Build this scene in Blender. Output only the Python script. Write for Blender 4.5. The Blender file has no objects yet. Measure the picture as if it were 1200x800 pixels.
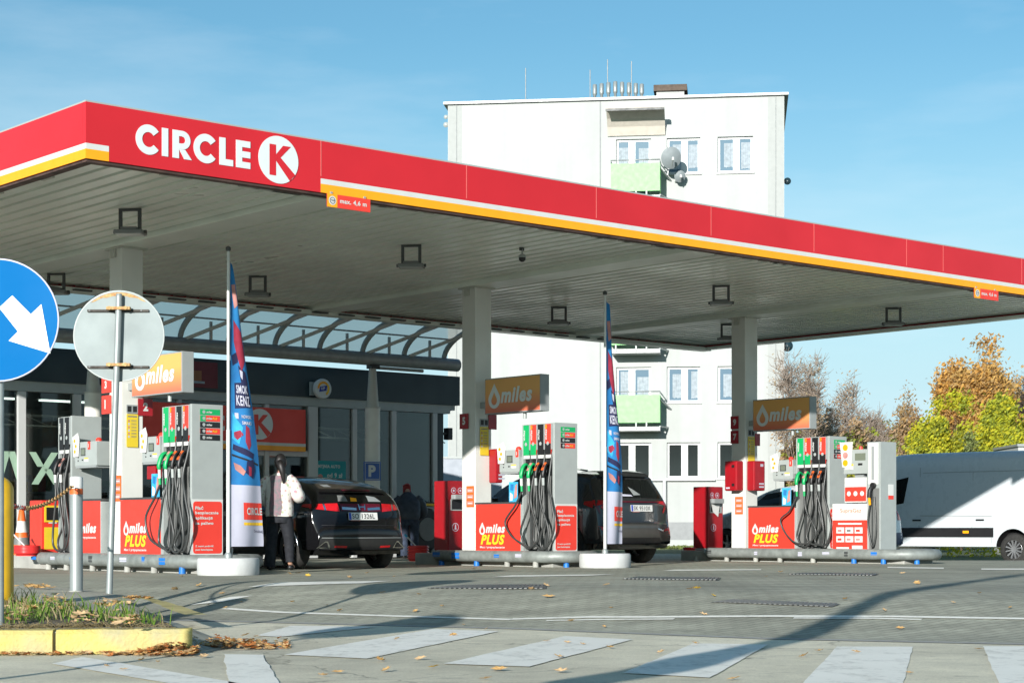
import bpy, bmesh, math, random
from math import sin, cos, pi, radians, sqrt, atan2
from mathutils import Vector, Matrix, noise as mnoise
random.seed(7)
C = bpy.context.scene.collection
# ------------------------------------------------------------------ camera geometry (photo 1200x800, level camera with shift)
F, H, HC = 2160.0, 622.0, 0.58
AX, AY = 0.756, 0.654            # canopy frame: A runs along the front edge, B towards the shop
C0 = (-4.77, 20.63)
ANG = atan2(AY, AX)
def pt(px, py, Y): return Vector(((px-600)/F*Y, Y, HC-(py-H)/F*Y))
def cf(a, b, z=0.0): return Vector((C0[0]+AX*a-AY*b, C0[1]+AY*a+AX*b, z))
def a_at(px, b):
    u = (px-600)/F
    x0, y0 = C0[0]-AY*b, C0[1]+AX*b
    return (u*y0-x0)/(AX-u*AY)
def b_at(px, a):
    u = (px-600)/F
    x0, y0 = C0[0]+AX*a, C0[1]+AY*a
    return (x0-u*y0)/(AY+u*AX)
def z_at(py, Y): return HC-(py-H)/F*Y
def sm(a, b, x):
    t = max(0.0, min(1.0, (x-a)/(b-a))); return t*t*(3-2*t)
KP = [(-60, 19.2), (-6, 18.2), (-2.35, 16.75), (0, 15.6), (1.94, 14.15), (3.75, 13.45), (10, 12.2), (60, 9)]
def Yk(x):
    if x <= KP[0][0]: return KP[0][1]
    for (x0, y0), (x1, y1) in zip(KP, KP[1:]):
        if x <= x1: return y0+(y1-y0)*(x-x0)/(x1-x0)
    return KP[-1][1]
def gz(x, y):
    d = y-Yk(x)
    return -0.25+0.25*sm(0, 4.2, d)-0.2*sm(36.5, 41, y)*sm(5, 9, x)
def G(px, py, off=0.0):
    lo, hi = 2.0, 300.0
    for _ in range(60):
        Y = (lo+hi)/2; p = pt(px, py, Y)
        if p.z > gz(p.x, Y): lo = Y
        else: hi = Y
    p = pt(px, py, lo); p.z = gz(p.x, lo)+off
    return p
# ------------------------------------------------------------------ materials
MATS = {}
def mat(name, col, rough=0.5, metal=0.0, var=0.06, scale=6.0, bump=0.0, bscale=60.0, coat=0.0, spec=0.5, emit=None, col2=None, stain=0.5):
    if name in MATS: return MATS[name]
    m = bpy.data.materials.new(name); m.use_nodes = True
    nt = m.node_tree; N = nt.nodes; L = nt.links
    b = N['Principled BSDF']
    b.inputs['Roughness'].default_value = rough; b.inputs['Metallic'].default_value = metal
    b.inputs['Specular IOR Level'].default_value = spec; b.inputs['Coat Weight'].default_value = coat
    c = (*col, 1)
    tc = N.new('ShaderNodeTexCoord')
    if var > 0:
        n = N.new('ShaderNodeTexNoise'); n.inputs['Scale'].default_value = scale; n.inputs['Detail'].default_value = 6
        L.new(tc.outputs['Object'], n.inputs['Vector'])
        r = N.new('ShaderNodeMapRange'); r.inputs['From Min'].default_value = 0.3; r.inputs['From Max'].default_value = 0.7
        L.new(n.outputs['Fac'], r.inputs['Value'])
        mx = N.new('ShaderNodeMix'); mx.data_type = 'RGBA'
        L.new(r.outputs['Result'], mx.inputs['Factor'])
        d = col2 if col2 else tuple(v*(1-2*var) for v in col)
        mx.inputs['A'].default_value = c; mx.inputs['B'].default_value = (*d, 1)
        L.new(mx.outputs['Result'], b.inputs['Base Color'])
        r2 = N.new('ShaderNodeMapRange'); r2.inputs['From Min'].default_value = 0.3; r2.inputs['From Max'].default_value = 0.7
        r2.inputs['To Min'].default_value = max(0.02, rough-0.08*stain*2); r2.inputs['To Max'].default_value = min(1, rough+0.08*stain*2)
        L.new(n.outputs['Fac'], r2.inputs['Value']); L.new(r2.outputs['Result'], b.inputs['Roughness'])
    else:
        b.inputs['Base Color'].default_value = c
    if bump > 0:
        n2 = N.new('ShaderNodeTexNoise'); n2.inputs['Scale'].default_value = bscale; n2.inputs['Detail'].default_value = 5
        L.new(tc.outputs['Object'], n2.inputs['Vector'])
        bp = N.new('ShaderNodeBump'); bp.inputs['Strength'].default_value = bump; bp.inputs['Distance'].default_value = 0.02
        L.new(n2.outputs['Fac'], bp.inputs['Height']); L.new(bp.outputs['Normal'], b.inputs['Normal'])
    if emit:
        b.inputs['Emission Color'].default_value = (*emit[0], 1); b.inputs['Emission Strength'].default_value = emit[1]
    MATS[name] = m
    return m
def paving(name, kind):
    m = bpy.data.materials.new(name); m.use_nodes = True
    nt = m.node_tree; N = nt.nodes; L = nt.links; b = N['Principled BSDF']
    tc = N.new('ShaderNodeTexCoord')
    def noise(scale, detail=6, rough=0.6, sx=1, sy=1):
        mp = N.new('ShaderNodeMapping'); mp.inputs['Scale'].default_value = (sx, sy, 1); mp.inputs['Rotation'].default_value = (0, 0, -ANG)
        L.new(tc.outputs['Object'], mp.inputs['Vector'])
        n = N.new('ShaderNodeTexNoise'); n.inputs['Scale'].default_value = scale; n.inputs['Detail'].default_value = detail; n.inputs['Roughness'].default_value = rough
        L.new(mp.outputs['Vector'], n.inputs['Vector']); return n.outputs['Fac']
    def rng(v, a, b_, c, d):
        r = N.new('ShaderNodeMapRange'); r.inputs['From Min'].default_value = a; r.inputs['From Max'].default_value = b_
        r.inputs['To Min'].default_value = c; r.inputs['To Max'].default_value = d; L.new(v, r.inputs['Value']); return r.outputs['Result']
    def mul(a, b_):
        x = N.new('ShaderNodeMath'); x.operation = 'MULTIPLY'; L.new(a, x.inputs[0]); L.new(b_, x.inputs[1]); return x.outputs[0]
    base = {'road': (0.64, 0.60, 0.46), 'pave': (0.36, 0.36, 0.285), 'walk': (0.47, 0.45, 0.36)}[kind]
    big = rng(noise(0.35, 5), 0.3, 0.7, 0.78, 1.15)
    mid = rng(noise(2.2, 6, 0.7), 0.3, 0.7, 0.86, 1.12)
    fine = rng(noise(70 if kind == 'road' else 30, 4, 0.8), 0.25, 0.75, 0.72 if kind == 'road' else 0.85, 1.25 if kind == 'road' else 1.12)
    v = mul(mul(big, mid), fine)
    if kind != 'road':
        streak = rng(noise(1.0, 4, 0.6, 0.25, 2.2), 0.3, 0.7, 0.82, 1.14); v = mul(v, streak)
        mp = N.new('ShaderNodeMapping'); mp.inputs['Rotation'].default_value = (0, 0, -ANG+0.0); L.new(tc.outputs['Object'], mp.inputs['Vector'])
        br = N.new('ShaderNodeTexBrick'); br.inputs['Scale'].default_value = 1.0
        br.inputs['Brick Width'].default_value = 0.2 if kind == 'pave' else 0.5; br.inputs['Row Height'].default_value = 0.1 if kind == 'pave' else 0.5
        br.inputs['Mortar Size'].default_value = 0.006; br.inputs['Mortar Smooth'].default_value = 0.3
        br.inputs['Color1'].default_value = (1.05, 1.05, 1.05, 1); br.inputs['Color2'].default_value = (0.88, 0.88, 0.88, 1); br.inputs['Mortar'].default_value = (0.5, 0.5, 0.46, 1)
        L.new(mp.outputs['Vector'], br.inputs['Vector']); v = mul(v, br.outputs['Color'])
    else:
        vo = N.new('ShaderNodeTexVoronoi'); vo.feature = 'DISTANCE_TO_EDGE'; vo.inputs['Scale'].default_value = 0.28
        nn = N.new('ShaderNodeTexNoise'); nn.inputs['Scale'].default_value = 1.5; nn.inputs['Detail'].default_value = 5
        L.new(tc.outputs['Object'], nn.inputs['Vector'])
        ad = N.new('ShaderNodeVectorMath'); ad.operation = 'ADD'; L.new(tc.outputs['Object'], ad.inputs[0]); L.new(nn.outputs['Color'], ad.inputs[1])
        L.new(ad.outputs['Vector'], vo.inputs['Vector']); v = mul(v, rng(vo.outputs['Distance'], 0.0, 0.006, 0.55, 1.0))
    v = mul(v, rng(noise(0.9, 8, 0.75), 0.60, 0.72, 1.0, 0.80)); v = mul(v, rng(noise(5.5, 3, 0.5), 0.66, 0.72, 1.0, 0.78))
    if kind == 'pave': v = mul(v, rng(noise(0.55, 3, 0.5, 1.0, 0.06), 0.5, 0.75, 1.0, 0.84))
    mx = N.new('ShaderNodeMix'); mx.data_type = 'RGBA'; mx.blend_type = 'MULTIPLY'; mx.inputs['Factor'].default_value = 1
    mx.inputs['A'].default_value = (*base, 1); L.new(v, mx.inputs['B']); L.new(mx.outputs['Result'], b.inputs['Base Color'])
    b.inputs['Roughness'].default_value = 0.85; b.inputs['Specular IOR Level'].default_value = 0.3
    bp = N.new('ShaderNodeBump'); bp.inputs['Strength'].default_value = 0.5; bp.inputs['Distance'].default_value = 0.01
    L.new(v, bp.inputs['Height']); L.new(bp.outputs['Normal'], b.inputs['Normal'])
    MATS[name] = m
    return m
def leafmat(name, c1, c2):
    m = bpy.data.materials.new(name); m.use_nodes = True
    nt = m.node_tree; N = nt.nodes; L = nt.links; N.remove(N['Principled BSDF'])
    out = N['Material Output']; d = N.new('ShaderNodeBsdfDiffuse'); t = N.new('ShaderNodeBsdfTranslucent'); mx = N.new('ShaderNodeMixShader')
    tc = N.new('ShaderNodeTexCoord'); n = N.new('ShaderNodeTexNoise'); n.inputs['Scale'].default_value = 1.3; n.inputs['Detail'].default_value = 8
    n.inputs['Roughness'].default_value = 0.8
    L.new(tc.outputs['Object'], n.inputs['Vector'])
    r = N.new('ShaderNodeMapRange'); r.inputs['From Min'].default_value = 0.35; r.inputs['From Max'].default_value = 0.65; L.new(n.outputs['Fac'], r.inputs['Value'])
    c = N.new('ShaderNodeMix'); c.data_type = 'RGBA'; c.inputs['A'].default_value = (*c1, 1); c.inputs['B'].default_value = (*c2, 1); L.new(r.outputs['Result'], c.inputs['Factor'])
    L.new(c.outputs['Result'], d.inputs['Color']); L.new(c.outputs['Result'], t.inputs['Color'])
    mx.inputs['Fac'].default_value = 0.42; L.new(d.outputs[0], mx.inputs[1]); L.new(t.outputs[0], mx.inputs[2]); L.new(mx.outputs[0], out.inputs['Surface'])
    MATS[name] = m
    return m
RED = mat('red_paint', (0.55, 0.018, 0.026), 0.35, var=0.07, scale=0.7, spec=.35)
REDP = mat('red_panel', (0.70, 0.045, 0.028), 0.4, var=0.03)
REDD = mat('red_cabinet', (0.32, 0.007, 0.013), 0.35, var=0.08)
WHITE = mat('white_paint', (0.57, 0.58, 0.56), 0.45, var=0.04)
OFFW = mat('offwhite_paint', (0.50, 0.50, 0.45), 0.5, var=0.08, scale=3)
SOFF = mat('soffit_sheet', (0.77, 0.81, 0.74), 0.35, var=0.10, scale=0.9)
ORANGE = mat('orange_stripe', (0.85, 0.34, 0.005), 0.4, var=0.03)
ORANGE2 = mat('orange_paint', (0.80, 0.13, 0.02), 0.5, var=0.08)
YELL = mat('yellow_text', (0.85, 0.5, 0.02), 0.5, var=0.0)
YPLATE = mat('yellow_plate', (0.70, 0.52, 0.03), 0.5, var=0.05)
BOLY = mat('yellow_bollard_paint', (0.72, 0.42, 0.01), 0.4, var=0.14, scale=5)
GREY = mat('grey_metal', (0.27, 0.29, 0.29), 0.4, metal=0.0, var=0.04)
GREYL = mat('light_grey_metal', (0.33, 0.36, 0.35), 0.4, var=0.04)
GALV = mat('galvanised_steel', (0.31, 0.34, 0.335), 0.45, metal=0.35, var=0.10, scale=9)
SIGNB = mat('sign_back_metal', (0.285, 0.325, 0.325), 0.7, metal=0.0, var=0.09, scale=3.5, spec=.2)
RUST = mat('rusty_metal', (0.30, 0.13, 0.04), 0.8, var=0.3, scale=30, col2=(0.5, 0.36, 0.16))
DGREY = mat('dark_grey_plastic', (0.055, 0.06, 0.06), 0.5, var=0.1)
MGREY = mat('mid_grey_plastic', (0.16, 0.165, 0.16), 0.5, var=0.08)
BLACK = mat('black_plastic', (0.013, 0.013, 0.014), 0.45, var=0.1)
RUBBER = mat('black_rubber', (0.02, 0.02, 0.021), 0.75, var=0.15)
TYRE = mat('tyre_rubber', (0.028, 0.027, 0.025), 0.85, var=0.2, scale=20)
HOSE = mat('hose_rubber', (0.045, 0.048, 0.047), 0.4, var=0.08)
GREEN = mat('green_plastic', (0.005, 0.34, 0.10), 0.4, var=0.04)
NAVY = mat('dark_teal_cladding', (0.010, 0.028, 0.036), 0.4, var=0.08, scale=2)
GLASS = mat('dark_shop_glass', (0.008, 0.016, 0.019), 0.04, var=0, spec=0.28)
CGLASS = mat('car_glass', (0.006, 0.007, 0.007), 0.05, var=0, spec=0.5)
CONC = mat('white_concrete', (0.52, 0.53, 0.52), 0.8, var=0.07, scale=7, bump=0.25, bscale=40)
CONCG = mat('grey_concrete', (0.36, 0.36, 0.33), 0.85, var=0.12, scale=4, bump=0.3, bscale=50)
PIPEM = mat('scuffed_grey_pipe', (0.27, 0.295, 0.28), 0.5, metal=0.2, var=0.2, scale=7)
BLUEP = mat('blue_paint', (0.01, 0.16, 0.55), 0.5, var=0.1)
BSIGN = mat('blue_sign_face', (0.0, 0.115, 0.33), 0.6, var=0.03, scale=2, spec=.06)
FLAGB = mat('blue_flag_cloth', (0.010, 0.12, 0.33), 0.8, var=0.25, scale=5, col2=(0.014, 0.19, 0.44))
FLAGD = mat('navy_print', (0.012, 0.015, 0.07), 0.8, var=0.2)
FLAGR = mat('crimson_print', (0.33, 0.02, 0.05), 0.8, var=0.2)
CYAN = mat('cyan_print', (0.04, 0.42, 0.72), 0.8, var=0.2)
FLAGW = mat('pale_cloth', (0.46, 0.46, 0.55), 0.8, var=0.06)
SKINPRINT = mat('pink_print', (0.55, 0.25, 0.22), 0.8, var=0.2)
CHROME = mat('chrome', (0.75, 0.75, 0.76), 0.12, metal=1.0, var=0)
LENS = mat('red_lens', (0.55, 0.01, 0.015), 0.15, var=0.12, scale=25)
LENSD = mat('dark_red_lens', (0.10, 0.008, 0.02), 0.12, var=0.1)
PLATE = mat('plate_white', (0.6,0.6,0.58), 0.4, var=0.02)
INK = mat('black_ink', (0.012, 0.012, 0.014), 0.6, var=0)
SILV = mat('wheel_silver', (0.42, 0.43, 0.44), 0.3, metal=0.7, var=0.06)
def plaster():
    m = bpy.data.materials.new('white_render'); m.use_nodes = True; nt = m.node_tree; N = nt.nodes; L = nt.links; b = N['Principled BSDF']; b.inputs['Roughness'].default_value = .9; b.inputs['Specular IOR Level'].default_value = .2
    tc = N.new('ShaderNodeTexCoord'); prev = None
    for sc_, amp, sx in (((1.6, 1.6, .10), .09, 1.0), ((.25, .25, .25), .07, 1.0), ((3, 3, 3), .04, 1.0)):
        mp = N.new('ShaderNodeMapping'); mp.inputs['Scale'].default_value = sc_; L.new(tc.outputs['Object'], mp.inputs['Vector'])
        n = N.new('ShaderNodeTexNoise'); n.inputs['Scale'].default_value = 1.0; n.inputs['Detail'].default_value = 7; n.inputs['Roughness'].default_value = .6; L.new(mp.outputs['Vector'], n.inputs['Vector'])
        r = N.new('ShaderNodeMapRange'); r.inputs['From Min'].default_value = .45; r.inputs['From Max'].default_value = .75; r.inputs['To Min'].default_value = 1; r.inputs['To Max'].default_value = 1-amp; L.new(n.outputs['Fac'], r.inputs['Value'])
        if prev: x = N.new('ShaderNodeMath'); x.operation = 'MULTIPLY'; L.new(prev, x.inputs[0]); L.new(r.outputs[0], x.inputs[1]); prev = x.outputs[0]
        else: prev = r.outputs[0]
    mx = N.new('ShaderNodeMix'); mx.data_type = 'RGBA'; mx.blend_type = 'MULTIPLY'; mx.inputs['Factor'].default_value = 1; mx.inputs['A'].default_value = (.398, .414, .404, 1); L.new(prev, mx.inputs['B']); L.new(mx.outputs['Result'], b.inputs['Base Color']); return m
PLASTER = plaster()
PLASTG = mat('pale_grey_plaster', (0.34, 0.355, 0.345), 0.9, var=0.03)
SOCLE = mat('grey_plaster', (0.26, 0.27, 0.275), 0.9, var=0.06)
FRAMEW = mat('white_window_frame', (0.47, 0.48, 0.475), 0.4, var=0.02)
BALG = mat('light_green_balcony', (0.25, 0.60, 0.22), 0.6, var=0.03)
CURT = mat('lace_curtain', (0.33, 0.38, 0.42), 0.9, var=0.16, scale=9)
WGLASS = mat('flat_glass', (0.09, 0.15, 0.21), 0.08, var=0, spec=0.8)
WGLASSD = mat('dark_flat_glass', (0.015, 0.02, 0.02), 0.08, var=0, spec=0.5)
WOODR = mat('brown_roof_felt', (0.12, 0.09, 0.07), 0.9, var=0.2)
BARK = mat('bark', (0.10, 0.075, 0.055), 0.95, var=0.25, scale=12)
BARKP = mat('hazed_bark', (0.36, 0.29, 0.235), 0.95, var=0.25, scale=12)  # bark lightened to stand in for distance haze
HAIR = mat('black_hair', (0.012, 0.010, 0.010), 0.5, var=0.2)
SKIN = mat('skin', (0.45, 0.25, 0.17), 0.55, var=0.05)
DENIM = mat('dark_trousers', (0.012, 0.014, 0.020), 0.85, var=0.25, scale=14)
DENIM2 = mat('blue_jeans', (0.03, 0.045, 0.08), 0.85, var=0.25, scale=14)
COAT = mat('slate_puffer_cloth', (0.045, 0.055, 0.075), 0.6, var=0.2, scale=10)
TEAL = mat('teal_print', (0.0, 0.25, 0.27), 0.6, var=0.05)
PALEG = mat('pale_green_film', (0.30, 0.44, 0.33), 0.6, var=0.08)
def wornpaint():
    m = bpy.data.materials.new('worn_road_paint'); m.use_nodes = True; nt = m.node_tree; N = nt.nodes; L = nt.links; b = N['Principled BSDF']; o = N['Material Output']
    tc = N.new('ShaderNodeTexCoord'); mp = N.new('ShaderNodeMapping'); mp.inputs['Scale'].default_value = (1, .55, 1); L.new(tc.outputs['Object'], mp.inputs['Vector'])
    n = N.new('ShaderNodeTexNoise'); n.inputs['Scale'].default_value = 6; n.inputs['Detail'].default_value = 12; n.inputs['Roughness'].default_value = .72; L.new(mp.outputs['Vector'], n.inputs['Vector'])
    r = N.new('ShaderNodeMapRange'); r.inputs['From Min'].default_value = .50; r.inputs['From Max'].default_value = .80; r.inputs['To Max'].default_value = .5; L.new(n.outputs['Fac'], r.inputs['Value'])
    n2 = N.new('ShaderNodeTexNoise'); n2.inputs['Scale'].default_value = 1.6; n2.inputs['Detail'].default_value = 6; L.new(tc.outputs['Object'], n2.inputs['Vector'])
    c = N.new('ShaderNodeMix'); c.data_type = 'RGBA'; c.inputs['A'].default_value = (.86, .85, .77, 1); c.inputs['B'].default_value = (.74, .73, .65, 1); L.new(n2.outputs['Fac'], c.inputs['Factor']); L.new(c.outputs['Result'], b.inputs['Base Color'])
    b.inputs['Roughness'].default_value = .75; b.inputs['Specular IOR Level'].default_value = .25
    t = N.new('ShaderNodeBsdfTransparent'); mx = N.new('ShaderNodeMixShader'); L.new(r.outputs[0], mx.inputs['Fac']); L.new(b.outputs[0], mx.inputs[1]); L.new(t.outputs[0], mx.inputs[2]); L.new(mx.outputs[0], o.inputs['Surface'])
    return m
MARK = wornpaint()
KERBY = mat('yellow_kerb_paint', (0.58, 0.46, 0.085), 0.8, var=0.25, scale=2.6, col2=(0.33, 0.31, 0.22), bump=0.5, bscale=35)
KERBY2 = mat('worn_yellow_paint', (0.48, 0.42, 0.18), 0.85, var=0.2, scale=5)
BARS = mat('grate_iron', (0.13, 0.13, 0.125), 0.7, var=0.2)
VANW = mat('white_van_paint', (0.50, 0.54, 0.56), 0.3, var=0.02, coat=0.3)
CARB = mat('black_car_paint', (0.006, 0.006, 0.007), 0.14, var=0, coat=0.25, spec=.35)
CARG = mat('graphite_car_paint', (0.022, 0.023, 0.024), 0.18, var=0, coat=0.6)
CARS_ = mat('pale_car_paint', (0.50, 0.54, 0.58), 0.25, metal=0.2, var=0.02, coat=0.4)
LEAFD = mat('dry_leaf', (0.38, 0.20, 0.07), 0.8, var=0.3, scale=40, col2=(0.55, 0.36, 0.14))
ROAD = paving('light_asphalt', 'road'); PAVE = paving('block_paving', 'pave'); WALK = paving('pavement_slabs', 'walk')
FIELD = mat('far_lawn', (0.07, 0.11, 0.03), 0.95, var=0.3, scale=2)
# gradient amber face of the box signs: an opaque print, yellow at the top and orange at the bottom
def amber():
    m = bpy.data.materials.new('amber_sign_face'); m.use_nodes = True; nt = m.node_tree; N = nt.nodes; L = nt.links; b = N['Principled BSDF']
    tc = N.new('ShaderNodeTexCoord'); s = N.new('ShaderNodeSeparateXYZ'); L.new(tc.outputs['Generated'], s.inputs[0])
    cr = N.new('ShaderNodeValToRGB'); e = cr.color_ramp.elements
    e[0].position = 0.05; e[0].color = (0.60, 0.15, 0.08, 1); e[1].position = 0.65; e[1].color = (0.70, 0.36, 0.10, 1)
    L.new(s.outputs['Z'], cr.inputs['Fac']); L.new(cr.outputs['Color'], b.inputs['Base Color']); b.inputs['Roughness'].default_value = 0.35
    MATS['amber'] = m; return m
AMBER = amber()
def roofglass():
    m = bpy.data.materials.new('translucent_roof_sheet'); m.use_nodes = True; nt = m.node_tree; N = nt.nodes; L = nt.links
    N.remove(N['Principled BSDF']); o = N['Material Output']
    t = N.new('ShaderNodeBsdfTransparent'); t.inputs['Color'].default_value = (0.66, 0.70, 0.70, 1)
    g = N.new('ShaderNodeBsdfPrincipled'); g.inputs['Base Color'].default_value = (0.50, 0.54, 0.55, 1); g.inputs['Roughness'].default_value = 0.25
    mx = N.new('ShaderNodeMixShader'); mx.inputs['Fac'].default_value = 0.38; L.new(t.outputs[0], mx.inputs[1]); L.new(g.outputs[0], mx.inputs[2]); L.new(mx.outputs[0], o.inputs['Surface'])
    MATS['rg'] = m; return m
RGLASS = roofglass()
def floral():
    m = bpy.data.materials.new('floral_jacket_cloth'); m.use_nodes = True; nt = m.node_tree; N = nt.nodes; L = nt.links; b = N['Principled BSDF']
    tc = N.new('ShaderNodeTexCoord'); v = N.new('ShaderNodeTexVoronoi'); v.inputs['Scale'].default_value = 19; L.new(tc.outputs['Object'], v.inputs['Vector'])
    r = N.new('ShaderNodeMapRange'); r.inputs['From Min'].default_value = 0.34; r.inputs['From Max'].default_value = 0.5; L.new(v.outputs['Distance'], r.inputs['Value'])
    h = N.new('ShaderNodeMix'); h.data_type = 'RGBA'; h.inputs['A'].default_value = (0.50, 0.18, 0.26, 1); h.inputs['B'].default_value = (0.30, 0.42, 0.26, 1)
    sp = N.new('ShaderNodeSeparateColor'); L.new(v.outputs['Color'], sp.inputs[0]); L.new(sp.outputs[0], h.inputs['Factor'])
    k = N.new('ShaderNodeMath'); k.operation = 'GREATER_THAN'; k.inputs[1].default_value = 0.62; L.new(sp.outputs[1], k.inputs[0])
    ad = N.new('ShaderNodeMath'); ad.operation = 'MAXIMUM'; L.new(r.outputs[0], ad.inputs[0]); L.new(k.outputs[0], ad.inputs[1])
    mx = N.new('ShaderNodeMix'); mx.data_type = 'RGBA'; mx.inputs['B'].default_value = (0.60, 0.57, 0.53, 1)
    L.new(h.outputs['Result'], mx.inputs['A']); L.new(ad.outputs[0], mx.inputs['Factor']); L.new(mx.outputs['Result'], b.inputs['Base Color'])
    b.inputs['Roughness'].default_value = 0.85; MATS['fl'] = m; return m
FLORAL = floral()
# ------------------------------------------------------------------ mesh builder
_TXT = {}
def textgeo(s, bold=0.0, shear=0.0):
    k = (s, bold, shear)
    if k in _TXT: return _TXT[k]
    c = bpy.data.curves.new('txt', 'FONT'); c.body = s; c.size = 1.0; c.offset = bold; c.shear = shear; c.resolution_u = 3
    c.space_character = 1.0+bold*3
    o = bpy.data.objects.new('txt', c); C.objects.link(o)
    dg = bpy.context.evaluated_depsgraph_get(); dg.update(); m = bpy.data.meshes.new_from_object(o.evaluated_get(dg))
    vs = [v.co.copy() for v in m.vertices]; fs = [tuple(p.vertices) for p in m.polygons]
    bpy.data.objects.remove(o); bpy.data.curves.remove(c); bpy.data.meshes.remove(m)
    x0 = min(v.x for v in vs); x1 = max(v.x for v in vs); y0 = min(v.y for v in vs); y1 = max(v.y for v in vs)
    vs = [((v.x-x0), (v.y-y0)) for v in vs]
    _TXT[k] = (vs, fs, x1-x0, y1-y0); return _TXT[k]
class MB:
    def __init__(s): s.v = []; s.f = []; s.m = []; s.sm = []; s.mats = []
    def mi(s, m):
        if m not in s.mats: s.mats.append(m)
        return s.mats.index(m)
    def add(s, vs, fs, m, smooth=False):
        o = len(s.v); s.v += [tuple(v) for v in vs]; k = s.mi(m)
        for f in fs: s.f.append(tuple(i+o for i in f)); s.m.append(k); s.sm.append(smooth)
        return s
    def box(s, x0, x1, y0, y1, z0, z1, m, M=None):
        vs = [Vector((x, y, z)) for z in (z0, z1) for y in (y0, y1) for x in (x0, x1)]
        if M: vs = [M @ v for v in vs]
        return s.add(vs, [(0, 2, 3, 1), (4, 5, 7, 6), (0, 1, 5, 4), (2, 6, 7, 3), (0, 4, 6, 2), (1, 3, 7, 5)], m)
    def tube(s, pts, r, m, n=10, cap=True, flat=1.0):
        pts = [Vector(p) for p in pts]; rs = r if isinstance(r, (list, tuple)) else [r]*len(pts)
        up = None; rings = []
        for i, p in enumerate(pts):
            d = (pts[min(i+1, len(pts)-1)]-pts[max(i-1, 0)]).normalized()
            if up is None:
                up = Vector((0, 0, 1)) if abs(d.z) < 0.9 else Vector((1, 0, 0))
            a = d.cross(up)
            if a.length < 1e-5: a = d.orthogonal()
            a.normalize(); b = a.cross(d).normalized(); up = b
            rings.append([p+(a*cos(2*pi*k/n)+b*sin(2*pi*k/n)*flat)*rs[i] for k in range(n)])
        vs = [q for r_ in rings for q in r_]; fs = []
        for i in range(len(pts)-1):
            for k in range(n): fs.append((i*n+k, i*n+(k+1) % n, (i+1)*n+(k+1) % n, (i+1)*n+k))
        s.add(vs, fs, m, True)
        if cap: s.add(rings[0], [tuple(range(n))[::-1]], m); s.add(rings[-1], [tuple(range(n))], m)
        return s
    def bar(s, p, q, w, h, m):
        p, q = Vector(p), Vector(q); d = q-p; L = d.length; d.normalize()
        up = Vector((0, 0, 1)) if abs(d.z) < 0.95 else Vector((0, 1, 0))
        a = d.cross(up).normalized(); b = a.cross(d)
        M = Matrix((( a.x, d.x, b.x, p.x), (a.y, d.y, b.y, p.y), (a.z, d.z, b.z, p.z), (0, 0, 0, 1)))
        return s.box(-w/2, w/2, 0, L, -h/2, h/2, m, M)
    def lathe(s, prof, m, c=(0, 0, 0), n=24, cap0=True, cap1=True, axis='z', sx=1, sy=1, smooth=True):
        vs = []
        for r, z in prof:
            for k in range(n):
                x, y = r*cos(2*pi*k/n)*sx, r*sin(2*pi*k/n)*sy
                p = (x, y, z) if axis == 'z' else ((z, x, y) if axis == 'x' else (y, z, x))
                vs.append((p[0]+c[0], p[1]+c[1], p[2]+c[2]))
        fs = []
        for i in range(len(prof)-1):
            for k in range(n): fs.append((i*n+k, i*n+(k+1) % n, (i+1)*n+(k+1) % n, (i+1)*n+k))
        s.add(vs, fs, m, smooth)
        if cap0: s.add(vs[:n], [tuple(range(n))[::-1]], m)
        if cap1: s.add(vs[-n:], [tuple(range(n))], m)
        return s
    def plane(s, pts2, o, xd, up, m, depth=0.0):
        """polygon in a plane; with depth it is a slab growing towards the normal"""
        o, xd, up = Vector(o), Vector(xd), Vector(up); nrm = xd.cross(up).normalized()
        a = [o+xd*x+up*y for x, y in pts2]; n = len(a)
        area = sum(pts2[i][0]*pts2[(i+1) % n][1]-pts2[(i+1) % n][0]*pts2[i][1] for i in range(n))
        if area < 0: a.reverse()
        if depth == 0: return s.add(a, [tuple(range(n))], m)
        b = [p+nrm*depth for p in a]
        s.add(a+b, [tuple(range(n))[::-1], tuple(range(n, 2*n))]+[(i, (i+1) % n, n+(i+1) % n, n+i) for i in range(n)], m)
        return s
    def rect(s, x0, x1, y0, y1, o, xd, up, m, depth=0.0): return s.plane([(x0, y0), (x1, y0), (x1, y1), (x0, y1)], o, xd, up, m, depth)
    def disc(s, cx, cy, r, o, xd, up, m, depth=0.0, n=32, ry=None):
        ry = ry or r
        return s.plane([(cx+r*cos(2*pi*k/n), cy+ry*sin(2*pi*k/n)) for k in range(n)], o, xd, up, m, depth)
    def text(s, t, x, y, h, o, xd, up, m, bold=0.0, shear=0.0, width=None, off=0.003):
        """text whose box starts at x,y in the plane, h tall, optionally fitted to a width"""
        vs, fs, w0, h0 = textgeo(t, bold, shear); k = h/h0; kx = k if width is None else width/w0
        o, xd, up = Vector(o), Vector(xd), Vector(up); nr = xd.cross(up).normalized()*off
        return s.add([o+nr+xd*(x+vx*kx)+up*(y+vy*k) for vx, vy in vs], fs, m)
    def build(s, name, parent=None, bevel=0.0, loc=None, smooth_angle=None):
        me = bpy.data.meshes.new(name); me.from_pydata(s.v, [], s.f)
        for m in s.mats: me.materials.append(m)
        for i, p in enumerate(me.polygons): p.material_index = s.m[i]; p.use_smooth = s.sm[i]
        me.update()
        ob = bpy.data.objects.new(name, me); C.objects.link(ob)
        if parent: ob.parent = parent
        if loc is not None: ob.location = loc
        if bevel > 0:
            bm = ob.modifiers.new('bevel', 'BEVEL'); bm.width = bevel; bm.segments = 2; bm.limit_method = 'ANGLE'; bm.angle_limit = radians(40)
        return ob
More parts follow.
